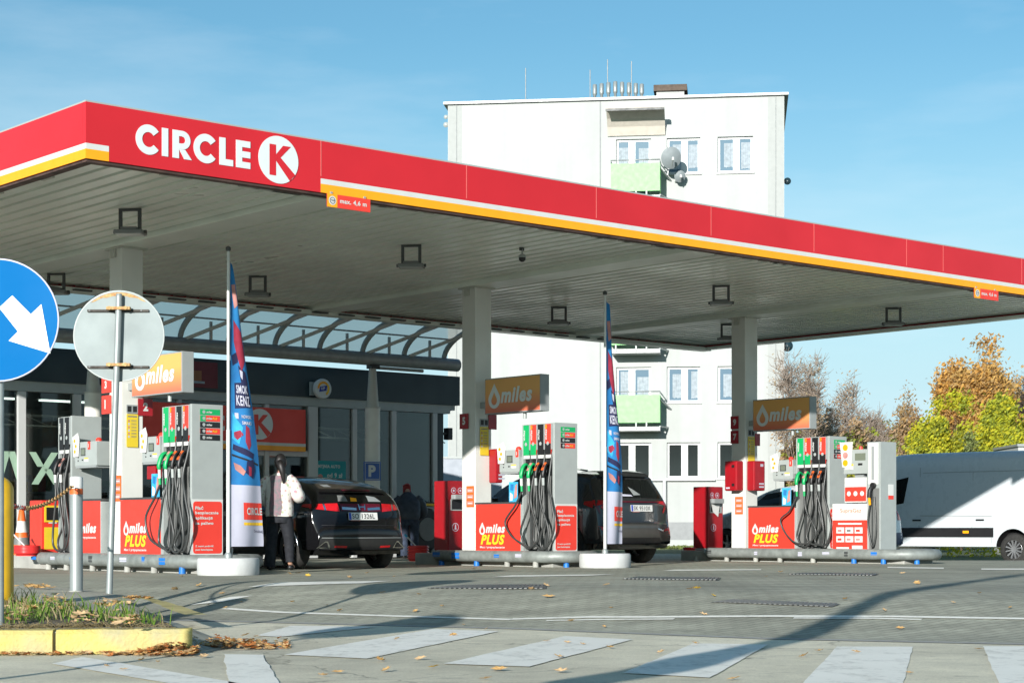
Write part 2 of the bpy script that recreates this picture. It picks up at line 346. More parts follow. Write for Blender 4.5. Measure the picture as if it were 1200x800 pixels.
def tag(o, label=None, cat=None, group=None, kind=None):
    if label: o['label'] = label
    if cat: o['category'] = cat
    if group: o['group'] = group
    if kind: o['kind'] = kind
    return o
def thing(name, label, cat, loc=(0, 0, 0), rz=0.0, group=None):
    o = bpy.data.objects.new(name, None); o.empty_display_size = 0.2; C.objects.link(o); o.location = loc; o.rotation_euler = (0, 0, rz)
    return tag(o, label, cat, group)
def kids(o): return [c for c in bpy.data.objects if c.parent == o]
def dup(o, parent=None):
    c = o.copy(); C.objects.link(c); c.parent = parent
    for ch in kids(o): dup(ch, c)
    return c
LX, LY, UP = Vector((0, -1, 0)), Vector((1, 0, 0)), Vector((0, 0, 1))   # text directions on the -A side face and on the -B end face
def struct(o): o['kind'] = 'structure'; return o
# ================================================================== SETTING
xs = sorted(set([-400, -250, -150, -100, -60, -45, -35, -28, -22, -17, -14]+[-12+0.5*i for i in range(57)]+[-2.35, 1.94, 3.75, 18, 20, 23, 27, 32, 40, 60, 100, 150, 250, 400]))
def sheet(name, ds, m, xs=xs, off=0.0, kind='structure', absolute=None):
    vs, fs = [], []
    for d in ds:
        for x in xs:
            y = Yk(x)+d
            vs.append((x, y, gz(x, y)+off))
    n = len(xs)
    for j in range(len(ds)-1):
        for i in range(n-1): fs.append((j*n+i, j*n+i+1, (j+1)*n+i+1, (j+1)*n+i))
    b = MB(); b.add(vs, fs, m, True); o = b.build(name); o['kind'] = kind; return o
KW = 0.17
sheet('road', [-60, -30, -20, -14, -10, -7, -5, -3, -2, -1, -0.5, 0], ROAD)
sheet('kerb', [0, KW], CONCG, off=0.004)
sheet('forecourt', [0, KW]+[0.4+0.25*i for i in range(18)]+[5+0.75*i for i in range(20)]+[20+0.5*i for i in range(16)]+[28, 29, 30, 32, 34], PAVE)
sheet('ground', [34, 36, 40, 45, 50, 60, 80, 120, 200, 400, 800], FIELD)
# painted markings, laid on the ground along its slope
mk = MB()
def patch(px, m=MARK, off=0.006, b=mk, nu=6, nv=4, jit=False):
    q = [G(*p) for p in px]
    vs = []
    for j in range(nv+1):
        for i in range(nu+1):
            u, v = i/nu, j/nv; ju = 0
            p = q[0].lerp(q[1], u).lerp(q[3].lerp(q[2], u), v)
            q_ = mnoise.noise(p*2.3)*.009+mnoise.noise(p*9)*.006 if jit else 0; vs.append((p.x+q_, p.y+q_*.7, gz(p.x, p.y)+off))
    b.add(vs, [(j*(nu+1)+i, j*(nu+1)+i+1, (j+1)*(nu+1)+i+1, (j+1)*(nu+1)+i) for j in range(nv) for i in range(nu)], m)
def fline(px, w, m=MARK, off=0.006, b=mk):
    P = []
    for (x0, y0), (x1, y1) in zip(px, px[1:]):
        for k in range(8): P.append(G(x0+(x1-x0)*k/8, y0+(y1-y0)*k/8))
    P.append(G(*px[-1])); L, R = [], []
    for i, p in enumerate(P):
        d = (P[min(i+1, len(P)-1)]-P[max(i-1, 0)]); d.z = 0; d.normalize(); s = Vector((-d.y, d.x, 0))*w/2
        for lst, q in ((L, p+s), (R, p-s)): lst.append((q.x, q.y, gz(q.x, q.y)+off))
    n = len(P); b.add(L+R, [(n+i, n+i+1, i+1, i) for i in range(n-1)], m)
for s in ([(300, 745), (327, 746.5), (443, 734.5), (340, 733.5)], [(332, 767.5), (430, 772), (585, 739.8), (507, 737.3)],
          [(520, 778), (620, 781.5), (742, 749.5), (662, 745.5)], [(730, 789), (832, 794.5), (900, 755.5), (813, 754)],
          [(925, 818), (1054, 818), (1070, 758), (981, 757.8)], [(1177, 818), (1262, 818), (1238, 757.5), (1152, 757.5)],
          [(270, 815), (337, 815), (307, 767.5), (262, 767)], [(60, 777.5), (175, 795.5), (300, 816), (345, 809)]):
    if s[0] == (60, 777.5): s = [(60, 778), (300, 818), (345, 812), (96, 770)]
    patch(s, nu=22, nv=34, jit=True)
fline([(262, 713), (330, 717.5), (450, 721.5), (600, 726)], 0.10); fline([(600, 725.5), (690, 723), (750, 723), (900, 722), (1050, 722.5), (1200, 725), (1320, 728)], 0.10)
fline([(640, 727.3), (700, 726), (790, 725.3)], 0.07); fline([(930, 724.2), (1020, 724.5), (1080, 726)], 0.07)
patch([(222, 709), (262, 705), (296, 698), (270, 699.5)]); patch([(290, 688), (425, 683.5), (460, 680.5), (330, 682.5)])
patch([(575, 676.3), (690, 674.5), (722, 672.7), (600, 674)]); patch([(776, 669), (892, 668), (892, 666.7), (790, 667.3)])
patch([(1040, 665.5), (1106, 666.5), (1106, 665), (1040, 664)]); patch([(1150, 667.5), (1260, 668), (1260, 666), (1150, 666)])
struct(mk.build('road_markings'))
# raised pavement island on the left with its kerb stones
RB = []
def wz(y, x=None):
    z = -0.10+0.10*sm(12.2, 17.2, y)
    if x is not None and RB:
        P_ = Vector((x, y)); d = 9.0
        for (p, q) in zip(RB, RB[1:]):
            t = max(0, min(1, (P_-p).dot(q-p)/max(1e-9, (q-p).length_squared))); d = min(d, (P_-p-(q-p)*t).length)
        k = 1-sm(0.02, .45, d); z = z*(1-k)+(gz(x, y)+.012)*k
    return z
def GW0(px, py):
    lo, hi = 3.0, 60.0
    for _ in range(50):
        Y = (lo+hi)/2; p = pt(px, py, Y)
        if p.z > wz(Y): lo = Y
        else: hi = Y
    p = pt(px, py, lo); p.z = wz(lo); return p
RB += [GW0(*p).xy for p in ((224, 741.5), (262, 734), (283, 728.5), (232, 719.5), (200, 709), (172, 701))]
def GW(px, py):
    lo, hi = 3.0, 60.0
    for _ in range(50):
        Y = (lo+hi)/2; p = pt(px, py, Y)
        if p.z > wz(Y, p.x): lo = Y
        else: hi = Y
    p = pt(px, py, lo); p.z = wz(lo, p.x); return p
front = [(-420, 744), (-160, 741.5), (0, 740.5), (100, 739.5), (205, 739), (222, 741.5)]
back = [(262, 734), (285, 727.5), (230, 719.5), (200, 709), (170, 700.3), (130, 695.5), (95, 689.5), (0, 685), (-200, 684.5), (-420, 684)]
poly = [GW0(*p) for p in front+back]
for p in poly: p.z = wz(p.y, p.x)
b = MB(); n = len(poly)
bm = bmesh.new(); vv = [bm.verts.new(p) for p in poly]; f = bm.faces.new(vv)
bmesh.ops.triangulate(bm, faces=[f]); bmesh.ops.subdivide_edges(bm, edges=bm.edges[:], cuts=5, use_grid_fill=True)
for v in bm.verts: v.co.z = wz(v.co.y, v.co.x)
bm.normal_update()
if sum(f.normal.z for f in bm.faces) < 0: bmesh.ops.reverse_faces(bm, faces=bm.faces[:])
bm.verts.index_update(); b.add([v.co.copy() for v in bm.verts], [tuple(v.index for v in f.verts) for f in bm.faces], WALK, True); bm.free()
for i in range(n):
    p, q = poly[i], poly[(i+1) % n]
    b.add([p, q, (q.x, q.y, q.z-0.35), (p.x, p.y, p.z-0.35)], [(3, 2, 1, 0)], CONCG)
struct(b.build('sidewalk'))
fk = [GW(*p) for p in front]
kb = MB()
def kerbstone(p, q, w=0.16, m=KERBY, top=0.015):
    d = (q-p); d.z = 0; L = d.length; d.normalize(); s = Vector((-d.y, d.x, 0))
    prof = [(-0.035, -0.30), (-0.03, top-0.03), (-0.005, top), (w, top), (w, -0.30)]
    N = 7; vs = []
    for i in range(N):
        t = i/(N-1)*L; j = random.uniform(-0.006, 0.006) if 0 < i < N-1 else 0
        for a, z in prof:
            c = p+d*t+s*(a+j); vs.append((c.x, c.y, wz(p.y+(q.y-p.y)*i/(N-1))+z+random.uniform(-0.003, 0.003)))
    k = len(prof); fs = [(i*k+j, (i+1)*k+j, (i+1)*k+j+1, i*k+j+1) for i in range(N-1) for j in range(k-1)]
    kb.add(vs, fs, m); kb.add(vs[:k], [tuple(range(k))[::-1]], m); kb.add(vs[-k:], [tuple(range(k))], m)
def lerp2(p, q, t): return p.lerp(q, t)
stones = [(-420, -300), (-299, -170), (-168, -60), (-58, 62), (66, 224)]
def GW0(px, py):
    lo, hi = 3.0, 60.0
    for _ in range(50):
        Y = (lo+hi)/2; p = pt(px, py, Y)
        if p.z > wz(Y): lo = Y
        else: hi = Y
    p = pt(px, py, lo); p.z = wz(lo); return p
def fpt(px): return GW0(px, 740.5+(0-px)*0.006 if px < 0 else 740.5-px*0.007)
for x0, x1 in stones: kerbstone(fpt(x0), fpt(x1))
struct(kb.build('painted_kerb'))
yb = MB(); P = [GW(*p) for p in ((170, 700.6), (185, 705), (200, 710), (215, 716), (230, 720.5))]
for p, q in zip(P, P[1:]):
    d = (q-p).normalized(); s = Vector((-d.y, d.x, 0))*0.09
    yb.add([p-s+UP*0.006, q-s+UP*0.006, q+s+UP*0.006, p+s+UP*0.006], [(0, 1, 2, 3)] if s.y > 0 else [(0, 1, 2, 3)], KERBY2)
struct(yb.build('painted_edge'))
# grass on the pavement island: soil, blades, weeds
gp = [(-420, 705), (-100, 703), (20, 705), (60, 712), (110, 718), (160, 724), (200, 733), (203, 737), (-420, 741)]
GP = [GW(*p) for p in gp]
def inpoly(x, y):
    c = False
    for i in range(len(GP)):
        a, b_ = GP[i], GP[i-1]
        if (a.y > y) != (b_.y > y) and x < (b_.x-a.x)*(y-a.y)/(b_.y-a.y)+a.x: c = not c
    return c
sb = MB(); bm = bmesh.new(); f = bm.faces.new([bm.verts.new((p.x, p.y, p.z)) for p in GP]); bmesh.ops.triangulate(bm, faces=[f])
bmesh.ops.subdivide_edges(bm, edges=bm.edges[:], cuts=6, use_grid_fill=True)
for v in bm.verts: v.co.z = wz(v.co.y, v.co.x)+0.012+random.uniform(0, 0.012)
bm.normal_update()
if sum(f.normal.z for f in bm.faces) < 0: bmesh.ops.reverse_faces(bm, faces=bm.faces[:])
bm.verts.index_update()
sb.add([v.co.copy() for v in bm.verts], [tuple(v.index for v in f.verts) for f in bm.faces], mat('soil', (0.16, 0.13, 0.085), 0.95, var=0.3, scale=8, bump=0.5)); bm.free()
struct(sb.build('soil_bed'))
GR1 = leafmat('grass_blade', (0.12, 0.24, 0.03), (0.20, 0.30, 0.06)); GR2 = leafmat('dry_grass_blade', (0.34, 0.27, 0.14), (0.45, 0.38, 0.22))
gb = MB(); xmin = min(p.x for p in GP); xmax = max(p.x for p in GP); ymin = min(p.y for p in GP); ymax = max(p.y for p in GP)
cl = [(random.uniform(xmin, xmax), random.uniform(ymin, ymax), random.random()) for _ in range(130)]
cl += [(GW(px, py).x, GW(px, py).y, 0.95) for px, py in ((22, 712), (28, 709), (90, 724), (110, 727), (130, 724), (60, 727), (170, 733), (40, 720))]
for cx, cy, k in cl:
    for _ in range(48 if k > 0.5 else 20):
        x, y = random.gauss(cx, 0.16), random.gauss(cy, 0.2)
        if not inpoly(x, y): continue
        h = random.uniform(0.04, 0.11)*(1.6 if k > 0.85 else 1.0); a = random.uniform(0, 6.28); w = random.uniform(0.003, 0.006); l = random.uniform(0.2, 0.9)*h
        z = wz(y, x)+0.01; dx, dy = cos(a), sin(a); b2 = random.uniform(0, 6.28); ex, ey = cos(b2)*l, sin(b2)*l
        gb.add([(x-dx*w, y-dy*w, z), (x+dx*w, y+dy*w, z), (x+ex*.35+dx*w*.8, y+ey*.35+dy*w*.8, z+h*.65), (x+ex*.35-dx*w*.8, y+ey*.35-dy*w*.8, z+h*.65), (x+ex, y+ey, z+h)],
               [(0, 1, 2, 3), (3, 2, 4)], GR2 if random.random() < 0.28 else GR1)
for px in range(-200, 226, 2):                 # dry stalks along the kerb
    for _ in range(2):
        p = fpt(px+random.uniform(-1, 1)); x, y = p.x, p.y+random.uniform(0.10, 0.35); z = wz(y, x)+0.012
        a = random.uniform(0, 6.28); L = random.uniform(0.04, 0.16)
        gb.tube([(x, y, z), (x+cos(a)*L*.5, y+sin(a)*L*.5, z+random.uniform(.01, .05)), (x+cos(a)*L, y+sin(a)*L, z+random.uniform(0, .03))], 0.0018, GR2, n=3)
o = gb.build('grass'); tag(o, 'short green and dry grass tufts behind the yellow kerb', 'grass', kind='stuff')
# fallen leaves
def leafgeo(b, p, s, m=None):
    a = random.uniform(0, 6.28); M = Matrix.Translation(p) @ Matrix.Rotation(a, 4, 'Z') @ Matrix.Rotation(random.uniform(-.45, .45), 4, 'X') @ Matrix.Rotation(random.uniform(-.3, .3), 4, 'Y')
    k = random.uniform(0.1, 0.35)
    o = [(-1, 0, k), (-.45, .42, .18), (-.5, .75, k), (.05, .5, .1), (.35, .68, k*.8), (.6, .25, .12), (1, .02, k*.7), (.55, -.3, .15), (.3, -.7, k), (0, -.45, .1), (-.55, -.7, k), (-.45, -.35, .15)]
    vs = [M @ Vector((x*s, y*s*.8, z*s)) for x, y, z in o]+[M @ Vector((0, 0, 0.0))]
    b.add(vs, [(i, (i+1) % 12, 12) for i in range(12)], m or LEAFD)
LEAFY = mat('yellow_leaf', (0.62, 0.40, 0.05), 0.8, var=0.15, scale=40); LEAFO = mat('rust_leaf', (0.42, 0.14, 0.03), 0.8, var=0.2, scale=40)
LEAFP = mat('pale_leaf', (0.62, 0.42, 0.22), 0.8, var=0.2, scale=40)
hb = MB()
for i in range(520):
    t = random.random(); px = 190+random.gauss(70, 48); px = max(110, min(335, px))
    base = 761 if px > 228 else 768+random.uniform(-3, 2)
    p = G(px, base-abs(random.gauss(0, 4))*(1 if px > 228 else .3)); p.z = gz(p.x, p.y)+random.uniform(0.006, 0.05)*math.exp(-((px-255)/45)**2)+0.006
    leafgeo(hb, p, random.uniform(0.018, 0.05), random.choice([LEAFD, LEAFD, LEAFO, LEAFP]))
for i in range(230):
    px = max(100, min(232, random.gauss(190, 32))); p = fpt(px); p = Vector((p.x, p.y-0.045-abs(random.gauss(0, .07)), 0)); p.z = gz(p.x, p.y)+random.uniform(0.005, 0.075)*math.exp(-((px-205)/35)**2)+.004
    leafgeo(hb, p, random.uniform(0.018, 0.045), random.choice([LEAFD, LEAFO, LEAFP, LEAFD]))
for i in range(260):
    p = fpt(random.uniform(-60, 225)); p = Vector((p.x, p.y-0.05-abs(random.gauss(0, .05)), 0)); p.z = gz(p.x, p.y)+random.uniform(0.005, 0.02)
    leafgeo(hb, p, random.uniform(0.015, 0.035), random.choice([LEAFD, LEAFO, LEAFP]))
for i in range(110):
    c = random.choice([(28, 722), (62, 712), (70, 720), (130, 716), (10, 730), (95, 733), (150, 736)])
    p = GW(random.gauss(c[0], 9), random.gauss(c[1], 3)); p.z += 0.05+random.uniform(0, .03); leafgeo(hb, p, random.uniform(0.03, 0.065), random.choice([LEAFD, LEAFP, LEAFP]))
for c in ((37, 688), (160, 703), (45, 690)):
    for i in range(16):
        p = GW(random.gauss(c[0], 7), random.gauss(c[1], .5)); p.z += .02; leafgeo(hb, p, random.uniform(.03, .06))
o = hb.build('fallen_leaves'); tag(o, 'heap of dry brown leaves swept against the yellow kerb', 'leaves', kind='stuff')
spots = [(343, 706), (383, 710), (398, 716), (448, 695), (491, 697), (487, 717), (518, 711), (543, 733), (465, 749.5), (570, 738), (531, 745), (446, 775), (452, 787), (493, 773), (508, 783), (585, 786), (569, 797),
         (378, 793), (396, 789), (623, 691), (643, 700), (716, 713), (710, 686), (809, 691), (817, 690), (836, 699), (825, 721), (669, 728), (708, 735), (641, 752), (665, 754), (683, 756), (655, 771), (658, 788),
         (715, 760), (774, 765.5), (815, 755), (860, 797), (1003, 765), (1036, 716), (1058, 672), (1117, 707), (1148, 696), (1184, 713), (1055, 737), (960, 764), (1066, 790), (942, 770), (1147, 762), (300, 747),
         (205, 691), (213, 676), (233, 687), (245, 709), (260, 696), (264, 713), (283, 706), (340, 673), (350, 672), (361, 675), (410, 677), (430, 672), (462, 676), (125, 782), (238, 770.5), (145, 786), (166, 775), (185, 777),
         (555, 667), (640, 687), (898, 676), (915, 671), (1075, 684), (990, 703)]
k = 0
for px, py in spots:
    s = random.uniform(0.030, 0.055)*(1.0 if py > 700 else 1.35)
    b = MB(); leafgeo(b, Vector((0, 0, 0)), s, random.choice([LEAFD, LEAFP, LEAFP, LEAFY if random.random() < .4 else LEAFD]))
    o = b.build('fallen_leaf', loc=G(px, py, 0.012))
    tag(o, 'single dry curled leaf lying flat on the grey paving', 'leaf', 'single leaves scattered over road and forecourt')
# drain grates let into the paving
for i, (q, lab) in enumerate((([(498, 689.5), (640, 690), (640, 685.5), (540, 686)], 'flat iron grate beside the round dark sign shadow'),
                              ([(728, 678.5), (842, 680), (845, 677), (745, 676)], 'flat iron grate in the paving right of the round planter weight of the second flag'),
                              ([(832, 706), (975, 711.5), (985, 708), (855, 703)], 'largest flat iron grate, closest to the long white line'),
                              ([(922, 673), (1025, 674.5), (1030, 672.5), (940, 671.5)], 'flat iron grate in front of the long pipe of the third pump island'))):
    b = MB(); patch(q, BARS, 0.007, b, 8, 3)
    P = [G(*p) for p in q]
    for t in range(1, 24):
        u = t/24; p0 = P[0].lerp(P[1], u); p1 = P[3].lerp(P[2], u); p0.z = gz(p0.x, p0.y)+.010; p1.z = gz(p1.x, p1.y)+.010
        b.bar(p0, p1, .03, .008, MGREY)
    tag(b.build('drain_grate'), lab, 'drain grate', 'drain grates in the forecourt')

# ================================================================== CANOPY
LEN, DEP, ZB, ZT, ZS = 21.2, 10.5, 4.75, 5.385, 4.82
can = thing('fuel_canopy', 'big flat red edged station canopy on three white pillars with white lettering', 'canopy', cf(0, 0, 0), ANG)
PIL = (3.615, 10.35, 17.17); PB = 5.6
b = MB(); b.box(0, LEN, 0, 0.08, ZB, ZT, RED)
EX = (1, 0, 0)
def fr(x0, x1, z0, z1, m, d=0.004, off=0.0): b.rect(x0, x1, z0, z1, (0, -off, 0), EX, UP, m, d)
for x0, x1 in ((0.0, 0.286), (3.19, LEN)):
    fr(x0, x1, ZB+0.108, ZB+0.172, WHITE); fr(x0, x1, ZB+0.0, ZB+0.108, ORANGE)
JOINT = mat('pink_joint', (0.60, 0.12, 0.11), 0.5, var=0)
for x in (3.187, 5.51, 7.86, 10.2, 12.55, 14.9, 15.9, 18.2): fr(x, x+0.012, ZB+0.2, ZT, JOINT, 0.003)
b.box(0.0, LEN, 0.005, 0.075, ZT+0.001, ZT+0.02, GREYL)
b.build('front_fascia', can)
b = MB(); b.box(0, 0.08, 0.082, DEP, ZB, ZT, RED)
LXc = (0, -1, 0)
b.rect(-DEP, -0.0, ZB+0.108, ZB+0.172, (0, 0, 0), LXc, UP, WHITE, 0.004); b.rect(-DEP, -0.0, ZB, ZB+0.108, (0, 0, 0), LXc, UP, ORANGE, 0.004)
b.box(0.005, 0.075, 0.082, DEP, ZT+0.001, ZT+0.02, GREYL)
b.build('side_fascia', can)
b = MB(); b.box(LEN-0.08, LEN, 0.082, DEP, ZB, ZT, RED); b.box(0.082, LEN-0.082, DEP-0.08, DEP, ZB+0.02, ZT, RED); b.build('rear_fascia', can)
b = MB(); b.box(0.05, LEN-0.05, 0.06, DEP-0.1, ZT-0.16, ZT-0.1, GREY); b.build('roof_deck', can)
# soffit of folded metal sheets
b = MB(); prof = []; x = 0.08
while x < LEN-0.1:
    e = min(x+0.205, LEN-0.085); prof += [(x, ZS-.004), (e, ZS), (e+0.004, ZS+0.06), (min(e+0.066, LEN-0.08), ZS+0.06)]; x += 0.275
ys = [0.08+(DEP-0.16)*k/4 for k in range(5)]
vs = [(px, y, z) for y in ys for px, z in prof]; n = len(prof)
b.add(vs, [(j*n+i, (j+1)*n+i, (j+1)*n+i+1, j*n+i+1) for j in range(4) for i in range(n-1)], SOFF); b.build('soffit', can)
b = MB()
DTRIM = mat('stained_edge_trim', (0.09, 0.05, 0.04), 0.7, var=0.35, scale=4)
b.box(0.02, LEN-0.02, 0.02, 0.14, ZB-0.03, ZB-0.002, DTRIM); b.box(0.02, 0.14, 0.15, DEP-0.02, ZB-0.03, ZB-0.002, DTRIM)
for i in range(34):
    x = random.uniform(0.2, LEN-.4); b.box(x, x+random.uniform(.1, .5), 0.145, 0.19, ZB-0.036, ZB-0.01, OFFW)
for i in range(10):
    y = random.uniform(0.3, DEP-.6); b.box(0.145, .19, y, y+random.uniform(.1, .5), ZB-0.036, ZB-0.01, OFFW)
b.build('edge_trim', can)
for x in PIL:
    b = MB(); b.box(x-0.27, x+0.27, 0.2, DEP-0.12, ZS-0.075, ZS+0.02, SOFF); b.build('beam', can, 0.01)
b = MB(); b.box(0.2, LEN-0.1, DEP-0.36, DEP-0.085, ZB-0.06, ZB+0.015, SOFF)
for i in range(26):
    x = 2.0+i*0.62; b.box(x, x+0.34, DEP-0.44, DEP-0.37, ZB-0.045, ZB-0.02, DGREY)
b.build('gutter_beam', can)
b = MB(); b.box(LEN-0.3, LEN-0.09, 0.2, DEP-0.4, ZB-0.04, ZB+0.015, SOFF); b.build('end_beam', can)
PILM = mat('pillar_paint', (0.66, 0.66, 0.62), 0.45, var=0.07, scale=1.6)
for x in PIL:
    p = MB(); p.box(x-0.18, x+0.18, PB-0.18, PB+0.18, 0.15, ZS-0.073, PILM); o = p.build('pillar', can, 0.012)
    q = MB(); q.box(x-0.23, x+0.23, PB-0.23, PB+0.23, ZS-0.1, ZS-0.078, OFFW); q.box(x-0.215, x-0.185, PB-.03, PB+.09, ZS-.22, ZS-.1, OFFW); q.build('cap_plate', o)
# CIRCLE lettering cut as flat shapes
LT = mat('letter_white', (0.62, 0.66, 0.66), 0.4, var=0.02)
b = MB(); z0, z1 = 4.893, 5.238; hh = z1-z0
def P2(pts, d=0.006, o=0.0): b.plane(pts, (0, -0.001-o, 0), EX, UP, LT, d)
def ring(cx, cz, ro, ri, a0, a1, n=28, sx=1.0):
    for i in range(n):
        t0, t1 = radians(a0+(a1-a0)*i/n), radians(a0+(a1-a0)*(i+1)/n)
        P2([(cx+ro*sx*cos(t0), cz+ro*sin(t0)), (cx+ro*sx*cos(t1), cz+ro*sin(t1)), (cx+ri*sx*cos(t1), cz+ri*sin(t1)), (cx+ri*sx*cos(t0), cz+ri*sin(t0))])
zc = (z0+z1)/2; ro = hh/2; ri = ro*0.50
ring(0.625+ro*.96, zc, ro, ri, 38, 322, sx=.96)
P2([(0.965, z0+.01), (1.047, z0+.01), (1.047, z1-.01), (0.965, z1-.01)])
x = 1.105; P2([(x, z0+.01), (x+.085, z0+.01), (x+.085, z1-.01), (x, z1-.01)]); rb = .107; zb2 = z1-.01-rb
P2([(x+.085, z1-.01), (x+.13, z1-.01), (x+.13, z1-.075), (x+.085, z1-.075)]); P2([(x+.085, zb2-rb+.065), (x+.13, zb2-rb+.065), (x+.13, zb2-rb), (x+.085, zb2-rb)])
ring(x+.13, zb2, rb, rb-.068, -90, 90, 16)
P2([(x+.085, zb2-rb-.001), (x+.165, zb2-rb-.001), (x+.255, z0+.01), (x+.155, z0+.01)])
ring(1.385+ro*.96, zc, ro, ri, 38, 322, sx=.96)
x = 1.735; P2([(x, z0+.01), (x+.085, z0+.01), (x+.085, z1-.01), (x, z1-.01)]); P2([(x+.085, z0+.01), (x+.19, z0+.01), (x+.19, z0+.085), (x+.085, z0+.085)])
x = 1.965; P2([(x, z0+.01), (x+.085, z0+.01), (x+.085, z1-.01), (x, z1-.01)])
for zz in (z0+.01, zc-.037, z1-.085): P2([(x+.085, zz), (x+.2, zz), (x+.2, zz+.075), (x+.085, zz+.075)])
b.build('lettering', can)
def k_emblem(b, cx, cz, r, o, xd, up, mw, mr, d=0.02):
    o = Vector(o); nr = Vector(xd).cross(Vector(up)).normalized()
    b.disc(cx, cz, r, o, xd, up, mw, d, 48); o2 = o+nr*(d+.002)
    s = r
    b.plane([(cx-.46*s, cz-.68*s), (cx-.13*s, cz-.68*s), (cx-.13*s, cz+.62*s), (cx-.46*s, cz+.62*s)], o2, xd, up, mr)
    b.plane([(cx-.128*s, cz-.06*s), (cx+.10*s, cz+.10*s), (cx+.62*s, cz+.62*s), (cx+.22*s, cz+.62*s), (cx-.128*s, cz+.22*s)], o2, xd, up, mr)
    b.plane([(cx-.128*s, cz-.062*s), (cx+.10*s, cz+.098*s), (cx+.84*s, cz-.55*s), (cx+.56*s, cz-.83*s)], o2, xd, up, mr)
b = MB(); k_emblem(b, 2.567, 5.068, 0.287, (0, -0.001, 0), EX, UP, LT, RED, .006); b.build('emblem', can)
# clearance signs hanging from the front edge
for i, (px0, px1, y0, y1, lab) in enumerate(((383.5, 434, 226.5, 243, 'small red and orange height limit sign hanging under the canopy left of centre'),
                                             (1142, 1170, 338.5, 351, 'small red and orange height limit sign hanging near the right end of the canopy'))):
    a0, a1 = a_at(px0, -.03), a_at(px1, -.03)
    Ym = cf((a0+a1)/2, -.03).y; zt, zb_ = ZB-.005, ZB-.005-(y1-y0)*.93/F*Ym
    t = thing('clearance_sign', lab, 'height sign', cf(a0, -.03, zb_), ANG, 'height limit signs on the canopy edge'); w, h = a1-a0, zt-zb_
    b = MB(); b.box(0, w, 0, .012, 0, h, REDP); b.rect(0, w*.23, 0, h, (0, 0, 0), EX, UP, ORANGE, .003)
    b.disc(w*.115, h/2, w*.085, (0, -.005, 0), EX, UP, WHITE, 0); b.disc(w*.115, h/2, w*.062, (0, -.007, 0), EX, UP, INK, 0); b.disc(w*.115, h/2, w*.05, (0, -.009, 0), EX, UP, WHITE, 0)
    b.text('4,6', w*.075, h*.42, h*.18, (0, -.010, 0), EX, UP, INK, .02, width=w*.08)
    b.text('max. 4,6 m', w*.29, h*.32, h*.42, (0, 0, 0), EX, UP, WHITE, .03, width=w*.62); b.build('sign_face', t)
    b = MB(); b.box(.06, .09, .012, .03, h*.5, h+.03, GREY); b.box(w-.09, w-.06, .012, .03, h*.5, h+.03, GREY); b.build('hanger', t)
# floodlights under the soffit
def floodlight(p, lab):
    t = thing('floodlight', lab, 'floodlight', p, radians(-4), 'floodlights under the canopy')
    b = MB(); w, h, r = .15, .28, .022
    b.box(-w, w, -r, r, -.035, 0, DGREY); b.box(-w, -w+.045, -r, r, -h, -.036, DGREY); b.box(w-.045, w, -r, r, -h, -.036, DGREY); b.build('bracket', t, .004)
    b = MB(); b.box(-.19, .19, -.13, .15, -h-.06, -h-.01, MGREY); b.box(-.11, .11, -.09, .09, -h-.01, -h+.03, MGREY); b.lathe([(.025, -.02), (.025, .02)], DGREY, (-.2, 0, -h-.03), 10, axis='x'); b.lathe([(.025, -.02), (.025, .02)], DGREY, (.2, 0, -h-.03), 10, axis='x')
    b.build('housing', t, .01)
    b = MB(); b.box(-.165, .165, -.115, .135, -h-.068, -h-.061, GREYL); b.build('lens', t)
for px, py, lab in ((152.5, 247, 'floodlight closest to the canopy corner, above the grey sign back'), (482, 289, 'floodlight under the soffit above the black hatchback'),
                    (302, 325, 'floodlight deep under the soffit just right of the first flag top'), (655, 361, 'floodlight deep under the soffit left of the second flag'),
                    (845, 336, 'floodlight in front of the right white pillar top'), (1047, 362, 'floodlight nearest the right end of the canopy'),
                    (853, 381, 'floodlight half hidden behind the right white pillar'), (66, 322, 'floodlight deep in the left bay above the blue sign')):
    Y = (ZS-.03-HC)*F/(H-py); p = pt(px, py, Y); floodlight((p.x, p.y, ZS-.0), lab)
Y = (ZS-HC)*F/(H-290); p = pt(612, 290, Y)
t = thing('dome_camera', 'small black dome camera on a bracket under the soffit', 'camera', (p.x, p.y, ZS), ANG)
b = MB(); b.box(-.05, .03, -.01, .01, -.05, 0, DGREY); b.tube([(0, 0, -.02), (0, 0, -.12)], .012, GREYL); b.build('bracket', t)
b = MB(); b.lathe([(.03, -.10), (.055, -.12), (.055, -.15)], GREYL, n=14); b.build('housing', t)
b = MB(); b.lathe([(.054, -.151), (.05, -.19), (.02, -.215)], BLACK, n=14); b.build('dome', t)

# ================================================================== SHOP
def shopglass():
    m = bpy.data.materials.new('tinted_shop_glass'); m.use_nodes = True; nt = m.node_tree; N = nt.nodes; L = nt.links; N.remove(N['Principled BSDF']); o = N['Material Output']
    t = N.new('ShaderNodeBsdfTransparent'); t.inputs['Color'].default_value = (.50, .58, .58, 1); g = N.new('ShaderNodeBsdfGlossy'); g.inputs['Roughness'].default_value = .03
    f = N.new('ShaderNodeFresnel'); f.inputs['IOR'].default_value = 1.5; mx = N.new('ShaderNodeMixShader'); L.new(f.outputs[0], mx.inputs['Fac']); L.new(t.outputs[0], mx.inputs[1]); L.new(g.outputs[0], mx.inputs[2]); L.new(mx.outputs[0], o.inputs['Surface']); return m
SGLASS = shopglass()
SB = 13.0                                           # canopy-frame depth of the glazed front
sh = thing('shop_building', 'low station shop with dark teal fascia and tall white framed glass front', 'shop', cf(0, SB, 0), ANG)
aL, aR = 1.5, a_at(537, SB)
b = MB(); b.box(aL, aR, -.05, .25, 3.36, 4.0, NAVY); b.box(aL, aR-.3, .26, 8, 3.7, 3.9, DGREY); b.build('fascia', sh)
